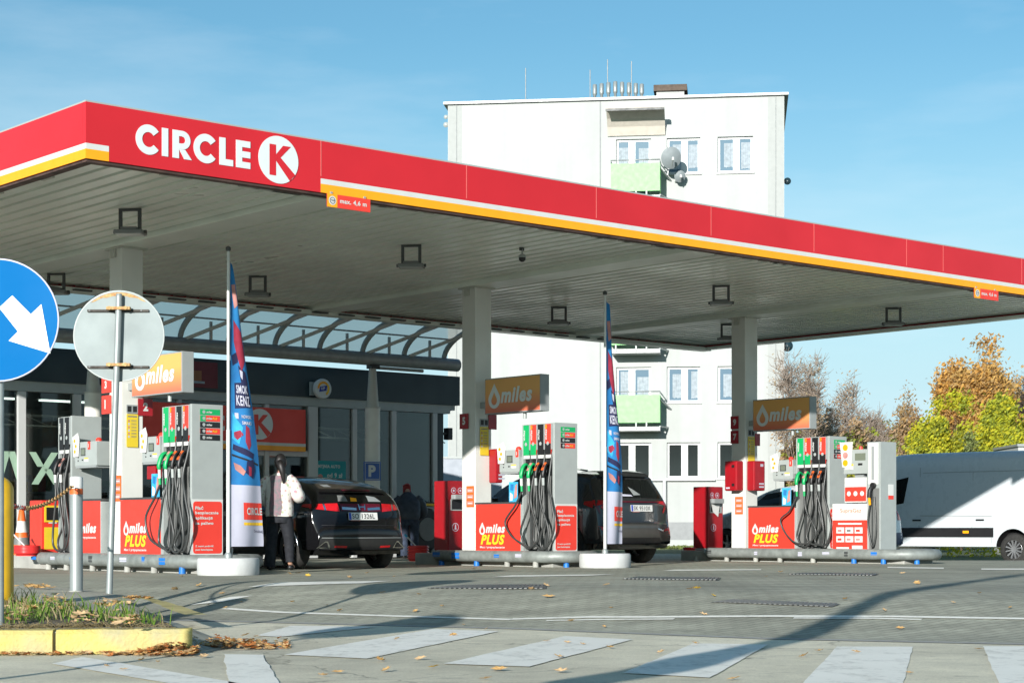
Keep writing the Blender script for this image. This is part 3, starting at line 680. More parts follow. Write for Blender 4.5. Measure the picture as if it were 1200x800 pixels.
gR = a_at(520, SB)
b = MB(); b.box(gR-.18, gR, .02, 8, .02, 3.35, NAVY); b.box(aL, gR-.19, 7.8, 8, .02, 3.6, NAVY); b.box(aL, aL+.15, .02, 7.79, .02, 3.6, NAVY); b.build('wall', sh)
b = MB(); b.box(aL, aR-.25, -.02, .24, 3.17, 3.355, GREYL); b.box(aR-.3, aR-.1, .0, .2, 3.25, 3.355, GREYL); b.build('lintel', sh)
mul = [(a_at(x, SB), w) for x, w in ((25, .16), (90, .16), (-40, .16), (-110, .16), (150, .08), (210, .08), (270, .08), (312, .1), (366, .24), (415, .11), (461, .12), (509, .12))]
for a, w in mul:
    b = MB(); b.box(a-w/2, a+w/2, -.03, .12, .02, 3.165, FRAMEW); b.build('mullion', sh, .006)
am = sorted([a for a, w in mul]); am.append(gR-.19)
for a0, a1 in zip(am, am[1:]):
    b = MB(); b.box(a0+.06, a1-.05, .03, .05, .05, 3.16, SGLASS); g = b.build('window', sh)
    zr = 1.0 if a0 > a_at(455, SB) else (2.12 if a0 > a_at(250, SB)-.1 and a0 < a_at(360, SB) else None)
    if zr: q = MB(); q.box(a0+.065, a1-.055, -.01, .029, zr, zr+.12, FRAMEW); q.build('rail', g)
b = MB(); b.box(aL+.16, gR-.2, .2, 7.7, .0, .015, mat('shop_floor', (.22, .22, .21), .3, var=.05)); b.build('floor', sh)
b = MB(); b.box(aL+.16, gR-.2, .3, 7.7, 3.3, 3.36, mat('shop_ceiling', (.25, .26, .26), .8)); b.build('ceiling', sh)
b = MB(); b.box(aL+.16, gR-.2, 6.2, 6.25, .02, 3.29, mat('shop_back_wall', (.30, .31, .30), .8, var=.15, scale=1.2)); b.build('partition', sh)
LAMP = mat('lit_shop_lamp', (.9, .9, .85), .5, var=0, emit=((1, .95, .85), 3.5))
for k in range(7):
    x = aL+1.2+k*1.65; b = MB(); b.box(x, x+1.1, 1.2, 1.32, 3.265, 3.299, LAMP); b.build('ceiling_lamp', sh); b = MB(); b.box(x, x+1.1, 3.4, 3.52, 3.265, 3.299, LAMP); b.build('ceiling_lamp', sh)
for k, zz in ((0, 2.62), (1, 2.86)):
    b = MB(); b.tube([(aL+.3, 1.6+k*.5, zz), (gR-.4, 1.6+k*.5, zz)], .035, OFFW, 6)
    if k == 0:
        for i in range(24): x = aL+.5+i*.62; b.tube([(x, 1.6, 2.62), (x+.31, 2.1, 2.86), (x+.62, 1.6, 2.62)], .014, OFFW, 4)
    b.build('truss', sh)
PK = [mat('pack_%s' % n, c, .5, var=.2, scale=9) for n, c in (('red', (.4, .03, .03)), ('yellow', (.5, .36, .05)), ('blue', (.03, .12, .35)), ('white', (.45, .45, .43)), ('green', (.05, .25, .08)), ('brown', (.2, .1, .05)))]
for i, (px, dp, lab) in enumerate(((48, 1.3, 'shop shelf with bright packets behind the left glass'), (118, 2.2, 'shop shelf deeper inside behind the leftmost pump'), (388, 1.6, 'shop shelf with packets behind the teal poster'), (440, 2.3, 'shop shelf with packets behind the parking sign column'), (487, 1.5, 'shop shelf with packets behind the bending man'))):
    a = a_at(px, SB+dp); t = thing('shop_shelf', lab, 'shelf', cf(a, SB+dp, .015), ANG, 'shelves inside the shop'); b = MB()
    b.box(-.55, .55, .3, .34, 0, 1.5, GREY); [b.box(-.55, .55, 0, .299, z, z+.03, GREYL) for z in (.1, .5, .9, 1.3)]; b.build('rack', t); rr = random.Random(i)
    for z in (.13, .53, .93, 1.33):
        b = MB(); x = -.52
        while x < .45: wd = rr.uniform(.08, .18); b.box(x, x+wd-.01, .03, .25, z+.001, z+rr.uniform(.16, .32), rr.choice(PK)); x += wd
        b.build('goods', t)
# red illuminated band over the entrance
s0, s1 = a_at(160, SB-.2), a_at(360, SB-.2); dv = a_at(316, SB-.2)
t = thing('shop_sign', 'long red sign board with white lettering and K disc over the shop entrance', 'shop sign', cf(s0, SB-.2, 2.22), ANG)
b = MB(); W_ = s1-s0; dvl = dv-s0
b.box(0, dvl, 0, .15, .0, .86, REDP); b.box(dvl+.03, W_, .06, .15, .0, .86, REDP)
for x0, x1, oy in ((0, dvl, 0), (dvl+.03, W_, .06)):
    b.rect(x0, x1, .1, .16, (0, oy, 0), EX, UP, WHITE, .006); b.rect(x0, x1, .0, .1, (0, oy, 0), EX, UP, ORANGE, .006)
b.build('board', t)
b = MB(); kx = a_at(304, SB-.2)-s0; k_emblem(b, kx, .52, .31, (0, -.002, 0), EX, UP, LT, REDP); b.build('emblem', t)
b = MB(); b.text('CIRCLE', kx-1.75, .34, .34, (0, 0, 0), EX, UP, LT, .04, width=1.35, off=.008); b.build('lettering', t)
p = cf(a_at(233, SB-.06), SB-.06, 0)
b = MB(); b.box(-.42, .42, -.02, 0, 3.42, 3.93, mat('dim_red_poster', (.12, .008, .015), .5)); b.rect(-.3, .05, 3.55, 3.75, (0, -.02, 0), EX, UP, mat('bun_brown', (.25, .1, .04), .6), .004); b.rect(-.25, .12, 3.5, 3.545, (0, -.02, 0), EX, UP, CURT, .004)
o = b.build('menu_poster'); o.location = p; o.rotation_euler = (0, 0, ANG); tag(o, 'dark red menu poster on the teal shop fascia', 'poster')
# round parcel sign on an arm
p = cf(a_at(368, SB-.1), SB-.1, 3.53)
t = thing('round_sign', 'small round white projecting sign with orange ring and blue logo', 'round sign', p, ANG)
b = MB(); b.box(-.1, .0, -.02, .03, -.14, .14, GREYL); b.build('arm', t)
b = MB(); b.lathe([(.2, -.05), (.21, 0), (.2, .05)], WHITE, (.12, -.12, 0), 28, axis='y'); O_ = (.12, -.172, 0)
for i in range(20):
    t0, t1 = radians(-60+i*12), radians(-60+i*12+12.5)
    b.plane([(.15*cos(t0), .15*sin(t0)), (.15*cos(t1), .15*sin(t1)), (.105*cos(t1), .105*sin(t1)), (.105*cos(t0), .105*sin(t0))], O_, EX, UP, YELL if i < 9 else ORANGE, .003)
b.plane([(-.11, -.07), (.07, -.04), (.09, .07), (-.09, .04)], O_, EX, UP, mat('logo_blue', (.01, .03, .3), .5), .005); b.text('UP', -.07, -.025, .06, (.12, -.178, 0), EX, UP, WHITE, .03); b.build('sign_face', t)
# teal poster inside the window
a0 = a_at(368, SB-.02); a1 = a_at(405, SB-.02)
b = MB(); b.box(a0+.02, a1, -.022, -.012, 1.62, 2.05, TEAL)
b.text('MYJNIA AUTO', a0+.1, 1.88, .09, (0, -.022, 0), EX, UP, WHITE, .03, width=a1-a0-.25); b.text('od 9 zł', a0+.32, 1.7, .1, (0, -.022, 0), EX, UP, WHITE, .03); b.disc(a0+.15, 1.7, .07, (0, -.022, 0), EX, UP, SKINPRINT, .002)
o = b.build('window_poster'); o.location = cf(0, SB, 0); o.rotation_euler = (0, 0, ANG); tag(o, 'teal poster with white words stuck on the shop glass', 'poster')
# pale green window film letters on the left glass
b = MB(); FA = a_at(33, SB-.01)
def stroke(x0, z0_, x1, z1_, w): b.plane([(x0-w, z0_), (x0+w, z0_), (x1+w, z1_), (x1-w, z1_)], (0, .025, 0), EX, UP, PALEG, .004)
stroke(FA+.15, 1.45, FA+.55, 2.05, .07); stroke(FA+.6, 1.45, FA+.40, 1.74, .07); stroke(FA+.27, 1.78, FA+.1, 2.05, .07); stroke(FA-.6, 1.45, FA-.42, 2.05, .08); stroke(FA-.12, 1.45, FA-.32, 2.05, .07)
o = b.build('window_film'); o.location = cf(0, SB, 0); o.rotation_euler = (0, 0, ANG); tag(o, 'pale green crossed strokes of film on the left shop window', 'window film')
# low white/grey plinth inside left glass
# ---------------- curved glass roof between canopy and shop
TB, TZ = 11.85, 4.12
gw = thing('glass_roof', 'curved translucent roof on a grey tube joining canopy and shop', 'glass roof', cf(0, 0, 0), ANG)
tR = a_at(536, TB)
b = MB(); b.tube([(0.3, TB, TZ), (tR, TB, TZ)], .135, GALV, 18); b.tube([(tR-2.2, TB+.05, TZ-.17), (tR-.9, TB+.05, TZ-.17)], .035, GREY, 8); b.build('tube_beam', gw)
def rib_pt(t): # from the tube up and forward to the canopy edge, bulging outwards
    th = t*radians(78); return (TB+.03-1.38*(1-cos(th))/(1-cos(radians(78)))*1.0, TZ+.08+.66*sin(th)/sin(radians(78)))
na = [tR-.35-1.07*i for i in range(14)]
for a in na:
    b = MB(); b.tube([(a, *rib_pt(k/10)) for k in range(11)], .055, GREYL, 8); b.build('rib', gw)
    b = MB(); y, z = rib_pt(1.0); b.bar((a-1.0, TB-.02, TZ+.1), (a-.0, y-.05, z-.05), .06, .06, OFFW); b.build('strut', gw)
    b = MB(); y, z = rib_pt(.55); b.bar((a-.42, TB-.02, TZ+.1), (a-.42, TB-.02, z-.06), .045, .045, OFFW); b.build('post', gw)
b = MB(); vs = []; A_ = [0.3, tR-.3]
for k in range(13):
    y, z = rib_pt(k/12)
    for a in A_: vs.append((a, y+.03, z+.06))
b.add(vs, [(2*k, 2*k+2, 2*k+3, 2*k+1) for k in range(12)], RGLASS, True); b.build('glazing', gw)
for t in (.45, .75):
    b = MB(); y, z = rib_pt(t); b.tube([(.3, y, z+.03), (tR-.4, y, z+.03)], .018, GREY, 6); b.build('purlin', gw)
for px in (436.5, 109):
    a = a_at(px, TB); b = MB()
    b.lathe([(.155, 0.0), (.155, 3.1)], mat('column_paint', (.70, .69, .63), .45, var=.05), (a, TB, 0), 20); b.lathe([(.165, 3.1), (.165, 3.13)], OFFW, (a, TB, 0), 20); b.lathe([(.13, 3.13), (.075, 3.92)], OFFW, (a, TB, 0), 16); b.box(a-.09, a+.12, TB-.09, TB+.09, 3.92, 4.0, BLACK)
    b.build('column', gw)
a = a_at(436, TB-.17)
p = cf(a, TB-.17, 1.62)
b = MB(); b.box(-.19, .19, -.012, 0, 0, .38, mat('parking_blue', (.02, .09, .35), .4)); b.rect(-.165, .165, .02, .36, (0, -.012, 0), EX, UP, WHITE, .002)
b.rect(-.155, .155, .03, .35, (0, -.015, 0), EX, UP, mat('parking_blue', (.02, .09, .35), .4), .002); b.text('P', -.09, .07, .24, (0, -.018, 0), EX, UP, WHITE, .05)
o = b.build('parking_sign'); o.location = p; o.rotation_euler = (0, 0, ANG+radians(-12)); tag(o, 'blue parking sign with white P on the round white column', 'parking sign')
# floodlight box on the shop end and grey fence beyond
t = thing('wall_light', 'small black wall light on the right end of the shop', 'wall light', cf(gR+.12, SB+.0, 2.72), ANG)
b = MB(); b.box(0, .12, -.02, .16, -.12, .14, BLACK); b.box(-.1, 0, .03, .08, -.02, .04, BLACK); b.build('housing', t, .01)
p0, p1 = pt(519, 0, 50), pt(560, 0, 50)
t = thing('grey_fence', 'grey solid board fence between the shop and the white block', 'fence', (p0.x, 50, 0))
b = MB(); b.box(0, 1.6, 0, .04, 0, z_at(537, 50), mat('fence_grey', (.30, .33, .37), .6)); b.build('board', t)
b = MB(); b.box(-.03, 1.63, -.03, .07, z_at(537, 50)+.002, z_at(537, 50)+.05, GREYL); b.build('top_rail', t)

# ================================================================== APARTMENT BLOCK
fx, fy = 0.9925, -0.1222; BL = Vector((-2.33, 67.0, 0)); BA = atan2(fy, fx)
def f_at(px, off=0.0):  # distance along the facade; off moves the plane towards the camera
    u = (px-600)/F; bx, by = BL.x+fy*off, BL.y-fx*off
    return (u*by-bx)/(fx-u*fy)
def fY(s, off=0.0): return BL.y+fy*s-fx*off
BW = f_at(919); BH = 16.05
ap = thing('apartment_block', 'white five storey apartment block with light green balconies', 'building', BL, BA)
cols = [(f_at(x0), f_at(x1)) for x0, x1 in ((722, 763), (781.5, 820.5), (841, 882.5))]
sills = [2.47, 5.18, 7.93, 10.63, 13.36]; WH = 1.28
ops = []
for ci, (x0, x1) in enumerate(cols):
    for ri, z in enumerate(sills): ops.append((x0, x1, z if not (ci == 0 and ri > 0) else z-.75, z+WH, ci, ri))
xb = sorted({0.0, BW}|{v for o_ in ops for v in o_[:2]}); zb = sorted({0.0, BH}|{v for o_ in ops for v in o_[2:4]})
b = MB(); WT = 10.5
for i in range(len(xb)-1):
    for j in range(len(zb)-1):
        xm, zm = (xb[i]+xb[i+1])/2, (zb[j]+zb[j+1])/2
        if not any(o_[0] < xm < o_[1] and o_[2] < zm < o_[3] for o_ in ops): b.rect(xb[i], xb[i+1], zb[j], zb[j+1], (0, 0, 0), EX, UP, PLASTER)
for x0, x1, z0_, z1_, ci, ri in ops:
    d = .16; b.add([(x0, 0, z0_), (x0, d, z0_), (x0, d, z1_), (x0, 0, z1_)], [(3, 2, 1, 0)], PLASTER); b.add([(x1, 0, z0_), (x1, d, z0_), (x1, d, z1_), (x1, 0, z1_)], [(0, 1, 2, 3)], PLASTER)
    b.add([(x0, 0, z1_), (x0, d, z1_), (x1, d, z1_), (x1, 0, z1_)], [(3, 2, 1, 0)], PLASTER); b.add([(x0, 0, z0_), (x0, d, z0_), (x1, d, z0_), (x1, 0, z0_)], [(0, 1, 2, 3)], PLASTER)
b.add([(0, 0, 0), (0, WT, 0), (0, WT, BH), (0, 0, BH)], [(0, 3, 2, 1)], PLASTER); b.add([(BW, 0, 0), (BW, WT, 0), (BW, WT, BH), (BW, 0, BH)], [(0, 1, 2, 3)], PLASTER)
b.add([(0, WT, 0), (BW, WT, 0), (BW, WT, BH), (0, WT, BH)], [(0, 3, 2, 1)], PLASTER); b.add([(0, 0, BH), (BW, 0, BH), (BW, WT, BH), (0, WT, BH)], [(0, 1, 2, 3)], WOODR)
b.build('wall', ap)
b = MB(); b.box(0.02, f_at(541), -.006, 0, 0, BH-.02, PLASTG); b.build('corner_strip', ap); b = MB(); b.box(f_at(900), BW-.02, -.006, 0, 0, BH-.02, PLASTG); b.build('corner_strip', ap)
b = MB(); xg = f_at(703.5); b.box(xg-.025, xg+.025, -.008, 0, 0, BH-.02, SOCLE); b.tube([(f_at(535), -.02, .4), (f_at(535), -.02, BH)], .015, GREY, 5); b.tube([(f_at(909), -.02, .4), (f_at(909), -.02, BH)], .015, GREY, 5); b.build('seam', ap)
b = MB(); b.box(-.15, BW+.15, -.12, .3, BH+.003, BH+.09, FRAMEW); b.box(-.15, .3, .302, WT+.1, BH+.003, BH+.09, FRAMEW); b.box(BW-.3, BW+.15, .302, WT+.1, BH+.003, BH+.09, FRAMEW); b.build('parapet_cap', ap)
b = MB(); b.box(f_at(784), f_at(838), -.008, 0, .27, .9, SOCLE); b.build('base_band', ap)
for x0, x1, z0_, z1_, ci, ri in ops:
    w = MB(); d0, d1 = .10, .15; fw = .085; low = ri == 0
    w.box(x0, x1, d0, d1, z0_, z0_+fw, FRAMEW); w.box(x0, x1, d0, d1, z1_-fw, z1_, FRAMEW); w.box(x0, x0+fw, d0, d1, z0_+fw, z1_-fw, FRAMEW); w.box(x1-fw, x1, d0, d1, z0_+fw, z1_-fw, FRAMEW)
    xm = x0+(x1-x0)*(.53 if ci else .45); w.box(xm-.12, xm+.12, d0, d1, z0_+fw, z1_-fw, FRAMEW); wi = w.build('window', ap)
    q = MB(); q.box(x0+fw, xm-.12, d0+.02, d0+.03, z0_+fw, z1_-fw, WGLASSD if low else WGLASS); q.box(xm+.12, x1-fw, d0+.02, d0+.03, z0_+fw, z1_-fw, WGLASSD if low and ci == 1 or (low and ci == 0) else WGLASS); q.build('pane', wi)
    q = MB()
    for (c0, c1) in ((x0+fw, xm-.12), (xm+.12, x1-fw)):
        if low and random.random() < .6: continue
        m_ = c0+(c1-c0)*random.uniform(0, .35); n_ = 12; zc0 = z0_+fw+random.uniform(.0, .12)
        top = z1_-fw-random.uniform(.05, .3)
        vs = []
        for i in range(n_+1):
            xx = m_+(c1-m_)*i/n_; yy = d0+.012+.004*sin(i*2.2)
            vs += [(xx, yy, zc0+random.uniform(0, .05)), (xx, yy, top)]
        q.add(vs, [(2*i, 2*i+2, 2*i+3, 2*i+1) for i in range(n_)], CURT)
    if q.v: q.build('curtain', wi)
    q = MB(); q.box(x0-.05, x1+.05, -.06, .09, z0_-.05, z0_-.003, FRAMEW); q.build('sill', wi)
bx0, bx1 = f_at(716, .9), f_at(773.5, .9)
for ri in (1, 2, 3, 4):
    zf = sills[ri]-.85
    bb = MB(); bb.box(bx0, bx1, -.95, -.012, zf-.2, zf-.06, FRAMEW)
    for x in (bx0+.15, (bx0+bx1)/2, bx1-.5): bb.box(x, x+.05, -1.0, -.955, zf-.15, zf+.08, GREYL)
    bal = bb.build('balcony', ap)
    q = MB(); q.box(bx0, bx1, -1.0, -.97, zf+.08, zf+1.06, BALG); q.box(bx0, bx0+.02, -.968, -.05, zf+.08, zf+1.06, BALG); q.box(bx1-.02, bx1, -.968, -.05, zf+.08, zf+1.06, BALG); q.build('panel', bal)
    q = MB(); q.tube([(bx0, -.05, zf+1.18), (bx0, -.99, zf+1.18), (bx1, -.99, zf+1.18), (bx1, -.05, zf+1.18)], .022, GALV, 6)
    for x in (bx0, bx0+.6, (bx0+bx1)/2, bx1-.6, bx1): q.tube([(x, -.99, zf+1.06), (x, -.99, zf+1.18)], .015, GALV, 5)
    q.build('handrail', bal)
    q = MB(); q.bar((bx1, -.9, zf-.05), (bx1+.25, -.02, zf-.05), .05, .05, GALV); q.build('bracket', bal); q = MB(); q.bar((bx1, -.7, zf+.9), (bx1+.35, -.02, zf+.6), .05, .05, GALV); q.build('bracket', bal)
# fabric awning over the top balcony
x0, x1 = f_at(710, .9), f_at(779, .5)
b = MB(); vs = []
for k in range(9):
    th = radians(90)*k/8; y, z = -1.05*cos(th), 14.78+.0+.82*sin(th)
    for x in (x0, x1): vs.append((x, y*.98-.02, 14.72+.85*(1-cos(th))*0+.85*(1-(1-k/8)**2)*0.0+0.0))
vs = []
prf = [(-1.08, 15.48), (-1.05, 15.56), (-.7, 15.5), (-.4, 15.3), (-.18, 15.05), (-.06, 14.75)]
for y, z in prf:
    for x in (x0, x1): vs.append((x, y, z))
AWN = mat('cream_awning_cloth', (.50, .46, .40), .8, var=.06)
b.add(vs, [(2*k, 2*k+2, 2*k+3, 2*k+1) for k in range(len(prf)-1)], AWN); b.box(x0, x1, -1.12, -1.06, 15.42, 15.5, DGREY)
b.build('awning', ap)
# rooftop
x0, x1 = f_at(766, -2), f_at(805, -2)
b = MB(); b.box(x0+.1, x1-.1, 2, 3.2, BH+.01, 16.79, PLASTER); c_ = b.build('chimney', ap); b = MB(); b.box(x0, x1, 1.9, 3.3, 16.795, 17.02, WOODR); b.build('chimney_cap', c_)
for i, px in enumerate((697, 705, 713, 721, 729, 737, 745, 752)):
    x = f_at(px, -1.5); h = 1.03-abs(i-3)*.03; b = MB(); b.lathe([(.05, BH), (.05, BH+h*.58), (.07, BH+h*.60), (.082, BH+h*.66), (.075, BH+h), (.03, BH+h+.02)], GALV, (x, 1.5, 0), 10); b.build('vent_pipe', ap)
b = MB()
for px, top in ((691.5, 82), (616, 80), (712, 70), (740, 72)):
    x = f_at(px, -3); b.tube([(x, 3, BH), (x, 3, z_at(top, fY(x, -3)))], .018, GREY, 5)
b.build('antenna_rod', ap)
def dish(px, py, r, lab, off=.9):
    x = f_at(px, off); z = z_at(py, fY(x, off)); w = Matrix.Rotation(BA, 4, 'Z') @ Vector((x, -off, 0)); p = BL+w
    t = thing('satellite_dish', lab, 'satellite dish', (p.x, p.y, z), BA+radians(12), 'satellite dishes by the top balcony')
    b = MB(); M = Matrix.Rotation(radians(-72), 4, 'X'); n = 28; vs = []
    for i in range(6):
        rr = r*i/5
        for k in range(n): vs.append(M @ Vector((rr*cos(2*pi*k/n), rr*sin(2*pi*k/n)*1.08, .25*r*(i/5)**2)))
    fs = [(i*n+k, i*n+(k+1) % n, (i+1)*n+(k+1) % n, (i+1)*n+k) for i in range(5) for k in range(n)]
    b.add(vs, fs, mat('dish_grey', (.20, .23, .24), .6), True); b.build('reflector', t)
    b = MB(); b.tube([(0, 0, -r*.9), (0, -r*.8, -r*.35)], .02, GREY, 6); b.lathe([(.05, 0), (.04, .1)], WHITE, (0, -r*.85, -r*.35), 8); b.build('feed_arm', t)
    b = MB(); b.tube([(0, .05, 0), (0, .25, -.1), (-.1, off-.02, -.1)], .03, GALV, 6); b.build('mount', t)
dish(787, 185.5, .36, 'upper grey satellite dish beside the top balcony', 1.0); dish(797, 207, .2, 'lower grey satellite dish just under the larger one', .45)
def boxlamp(px, py, s, lab, side):
    x = BW if side else 0.0; w = Matrix.Rotation(BA, 4, 'Z') @ Vector((x+(.12 if side else -.12), .25, 0)); p = BL+w
    t = thing('facade_dish', lab, 'satellite dish', (p.x, p.y, z_at(py, p.y)), BA, 'small dishes on the block corners'); b = MB()
    b.lathe([(.02, 0), (s*.7, s*.2), (s, s*.5)], NAVY if side else GREYL, (0, 0, 0), 16, axis='y'); b.build('reflector', t)
    b = MB(); b.tube([(0, .08, 0), (-.13 if side else .13, .1, 0)], .03, GREY, 6); b.build('mount', t)
boxlamp(922, 212, .13, 'upper dark dish on the right corner of the white block', 1); boxlamp(922, 405, .2, 'middle dark dish on the right corner of the white block', 1); boxlamp(924, 448, .14, 'lowest dark dish on the right corner of the white block', 1)
boxlamp(524, 137, .08, 'upper pale dish on the left corner of the white block', 0); boxlamp(523, 146, .1, 'lower pale dish on the left corner of the white block', 0)
# clothes line and white post along the ground floor
t = thing('gas_pipe', 'thin white pipe running along the ground floor of the white block', 'pipe', BL, BA)
b = MB(); z = z_at(562, 65.6); b.tube([(f_at(745), -.12, z), (f_at(838), -.12, z)], .035, FRAMEW, 8); b.tube([(f_at(779), -.12, z), (f_at(779), -.12, 0)], .07, FRAMEW, 8); b.build('pipe', t)
# ================================================================== PUMP ISLANDS
def spline(P, n=8):
    P = [Vector(p) for p in P]; Q = [P[0]*2-P[1]]+P+[P[-1]*2-P[-2]]; out = []
    for i in range(1, len(Q)-2):
        p0, p1, p2, p3 = Q[i-1:i+3]
        for k in range(n):
            t = k/n; out.append(.5*((2*p1)+(p2-p0)*t+(2*p0-5*p1+4*p2-p3)*t*t+(3*p1-p0-3*p2+p3)*t**3))
    out.append(P[-1]); return out
def island(a, b0, b1, bs1, lab):
    t = thing('pump_island', lab, 'pump island', cf(a, 0, 0), ANG, 'raised islands the pumps stand on')
    m = MB(); m.box(-.42, .42, b0+.25, bs1, -.05, .2, CONCG); m.build('slab', t, .02)
    m = MB(); x, r = .58, .097
    P = [(-x, b1, .165), (-x, b1-.1, .165), (-x, b0+.6, .165)]+[(-x*cos(k*pi/10), b0+.6-.6*sin(k*pi/10), .165) for k in range(1, 10)]+[(x, b0+.6, .165), (x, b1, .165)]
    m.tube(P, r, PIPEM, 14); m.lathe([(r, -.02), (r*.75, .05), (.02, .07)], PIPEM, (-x, b1, .165), 12, axis='y')
    for i in range(int((b1-b0)/.55)):
        y = b0+.7+i*.55+random.uniform(-.1, .1)
        if random.random() < .8: m.rect(-y-random.uniform(.05, .22), -y, -.035+random.uniform(-.02, .02), .02+random.uniform(-.01, .03), (-x-r*.97, 0, .175), LX, UP, random.choice([BLUEP, BLUEP, DGREY, FLAGW]), .002)
    m.build('bumper_pipe', t)
    for i in range(int((b1-b0)/.8)+1):
        y = b0+.45+i*.8+random.uniform(-.15, .15); m = MB(); m.lathe([(.05, 0), (.045, .09)], CONCG if random.random() < .7 else BLUEP, (-x-.0, y, 0), 10); m.build('pipe_foot', t)
    for y in (-.25,): m = MB(); m.lathe([(.05, 0), (.045, .09)], BLUEP, (y, b0+.1, 0), 10); m.build('pipe_foot', t)
island(3.7, 2.7, 7.3, 9.0, 'raised concrete island with grey bumper pipe carrying the leftmost pump')
island(10.4, 3.0, 6.0, 6.85, 'raised concrete island with grey bumper pipe beside the dark grey SUV')
island(17.05, 1.1, 5.9, 6.8, 'longest raised concrete island with grey bumper pipe at the right')
def dropshape(m, cx, cz, s, o, mt, inner):
    pts = [(cx, cz+s*.75)]+[(cx+s*.48*cos(radians(a)), cz-.1*s+s*.48*sin(radians(a))) for a in range(35, -216, -12)]
    m.plane(pts, Vector(o)+Vector((-.002, 0, 0)), LX, UP, mt); s2 = s*.48
    pts = [(cx, cz-.06*s+s2*.75)]+[(cx+s2*.48*cos(radians(a)), cz-.16*s+s2*.48*sin(radians(a))) for a in range(35, -216, -12)]
    m.plane(pts, Vector(o)+Vector((-.0045, 0, 0)), LX, UP, inner)
STR = [GREEN, REDP, BLACK, REDP]
def pump(a, b0, lab, rows=4, mirror=False, nz=4, panel=True, front=False, group='fuel pumps on the islands'):
    t = thing('fuel_pump', lab, 'fuel pump', cf(a, b0, .2), ANG, group)
    s = -1 if mirror else 1
    CW = .178; LW = CW*nz; X = .25; ZT_ = 2.13
    def Y(v): return v*s
    def bx(m, x0, x1, y0, y1, z0, z1, mt): m.box(x0, x1, min(Y(y0), Y(y1)), max(Y(y0), Y(y1)), z0, z1, mt)
    m = MB(); bx(m, -X+.11, X-.11, .0, LW, 0.0, ZT_-.02, MGREY); bx(m, -X, X, -.055, -.002, 0.03, ZT_, GREYL); bx(m, -X, X, LW+.002, LW+.03, .03, ZT_-.01, GREYL)
    bx(m, -X-.005, X+.005, -.06, LW+.035, -.005, .028, BLACK); bx(m, -X+.02, X-.02, 0, LW, ZT_-.018, ZT_-.005, GREYL)
    bx(m, X-.105, X-.02, .0, LW, .03, ZT_-.02, GREY); m.build('cabinet', t, .006)
    for i in range(nz):
        y0 = i*CW; yc = y0+CW/2; ci = nz-1-i; colr = STR[ci] if nz == 4 else BLACK
        m = MB(); bx(m, -X+.02, -X+.108, y0, y0+.035, .03, 1.70, DGREY); bx(m, -X, -X+.108, y0+.001, y0+.034, 1.701, ZT_-.02, GREY)
        bx(m, -X+.05, -X+.108, y0+.036, y0+CW-.002, 1.28, 1.56, BLACK); bx(m, -X+.07, -X+.108, y0+.036, y0+CW-.002, .03, 1.279, MGREY)
        bx(m, -X+.0, -X+.108, y0+.036, y0+CW-.002, 1.62, ZT_-.02, colr)
        if ci in (1,) and nz == 4: bx(m, -X-.003, -X-.0005, y0+.037, y0+CW-.003, 1.62, 1.80, GREEN)
        if ci in (3,): bx(m, -X-.003, -X-.0005, y0+.037, y0+CW-.003, 1.62, 1.80, BLACK)
        bx(m, -X+.01, -X+.108, y0+.036, y0+CW-.002, 1.562, 1.618, WHITE)
        m.disc(0, 0, .03, (-X-.005, Y(yc+.018), 1.80), LX, UP, GREYL, 0, 14)
        m.text('miles', 0, 0, .045, (-X-.003, Y(yc+.018)+.02, 1.86), (0, 0, 1), (0, 1, 0), WHITE, .03, .2, width=.17)
        if colr is REDP: m.text('PLUS', 0, 0, .042, (-X-.003, Y(yc+.018)+.02, 2.04), (0, 0, 1), (0, 1, 0), YELL, .03, .2, width=.06)
        m.build('hose_channel', t)
        nc = GREEN if ci < 2 and nz == 4 else BLACK; yy = Y(yc+.02)
        m = MB(); m.tube(spline([(-X+.07, yy, 1.44), (-X-.01, yy, 1.47), (-X-.07, yy, 1.42), (-X-.11, yy, 1.30), (-X-.10, yy, 1.24)], 4), [.028]*4+[.034]*4+[.038]*4+[.034]*4+[.024], nc, 10, flat=.8)
        m.tube(spline([(-X-.02, yy, 1.42), (-X-.03, yy, 1.33), (-X-.09, yy, 1.27)], 3), .01, nc, 6)
        if ci > 0: m.bar((-X-.045, yy, 1.485), (-X-.125, yy, 1.36), .045, .02, ORANGE2 if ci > 1 else SKINPRINT)
        nz_ = m.build('nozzle', t)
        m = MB(); m.tube([(-X-.10, yy, 1.24), (-X-.095, yy, 1.12)], .024, GREYL if ci > 1 else WHITE, 8); m.tube([(-X-.095, yy, 1.12), (-X-.09, yy, 1.03)], .022, GREEN if ci < 2 and nz == 4 else DGREY, 8); m.build('swivel', nz_)
        ya, yb_ = {3: (LW-.05, LW+.02), 2: (.40, .36), 1: (.05, .02), 0: (-.10, -.16)}.get(i, (0, 0)) if nz == 4 else ((LW, LW) if i else (0.05, .1))
        by = {3: [(.80, .80), (1.02, .55), (.93, .33), (.70, .17), (.45, .13), (.25, .22), (.19, .6), (.185, 1.0)],
              2: [(.47, .80), (.60, .45), (.60, .25), (.47, .12), (.30, .14), (.20, .35), (.37, .8), (.37, 1.1)],
              1: [(.26, .80), (.36, .4), (.30, .18), (.15, .10), (.02, .16), (-.02, .45), (.12, .85), (.19, 1.15)],
              0: [(.10, .80), (.05, .5), (.20, .22), (.12, .10), (-.08, .16), (-.16, .45), (-.06, .85), (.015, 1.1)]}[i if nz == 4 else i]
        hx = lambda z: -X-.075-.03*(1-abs(z-.5)) 
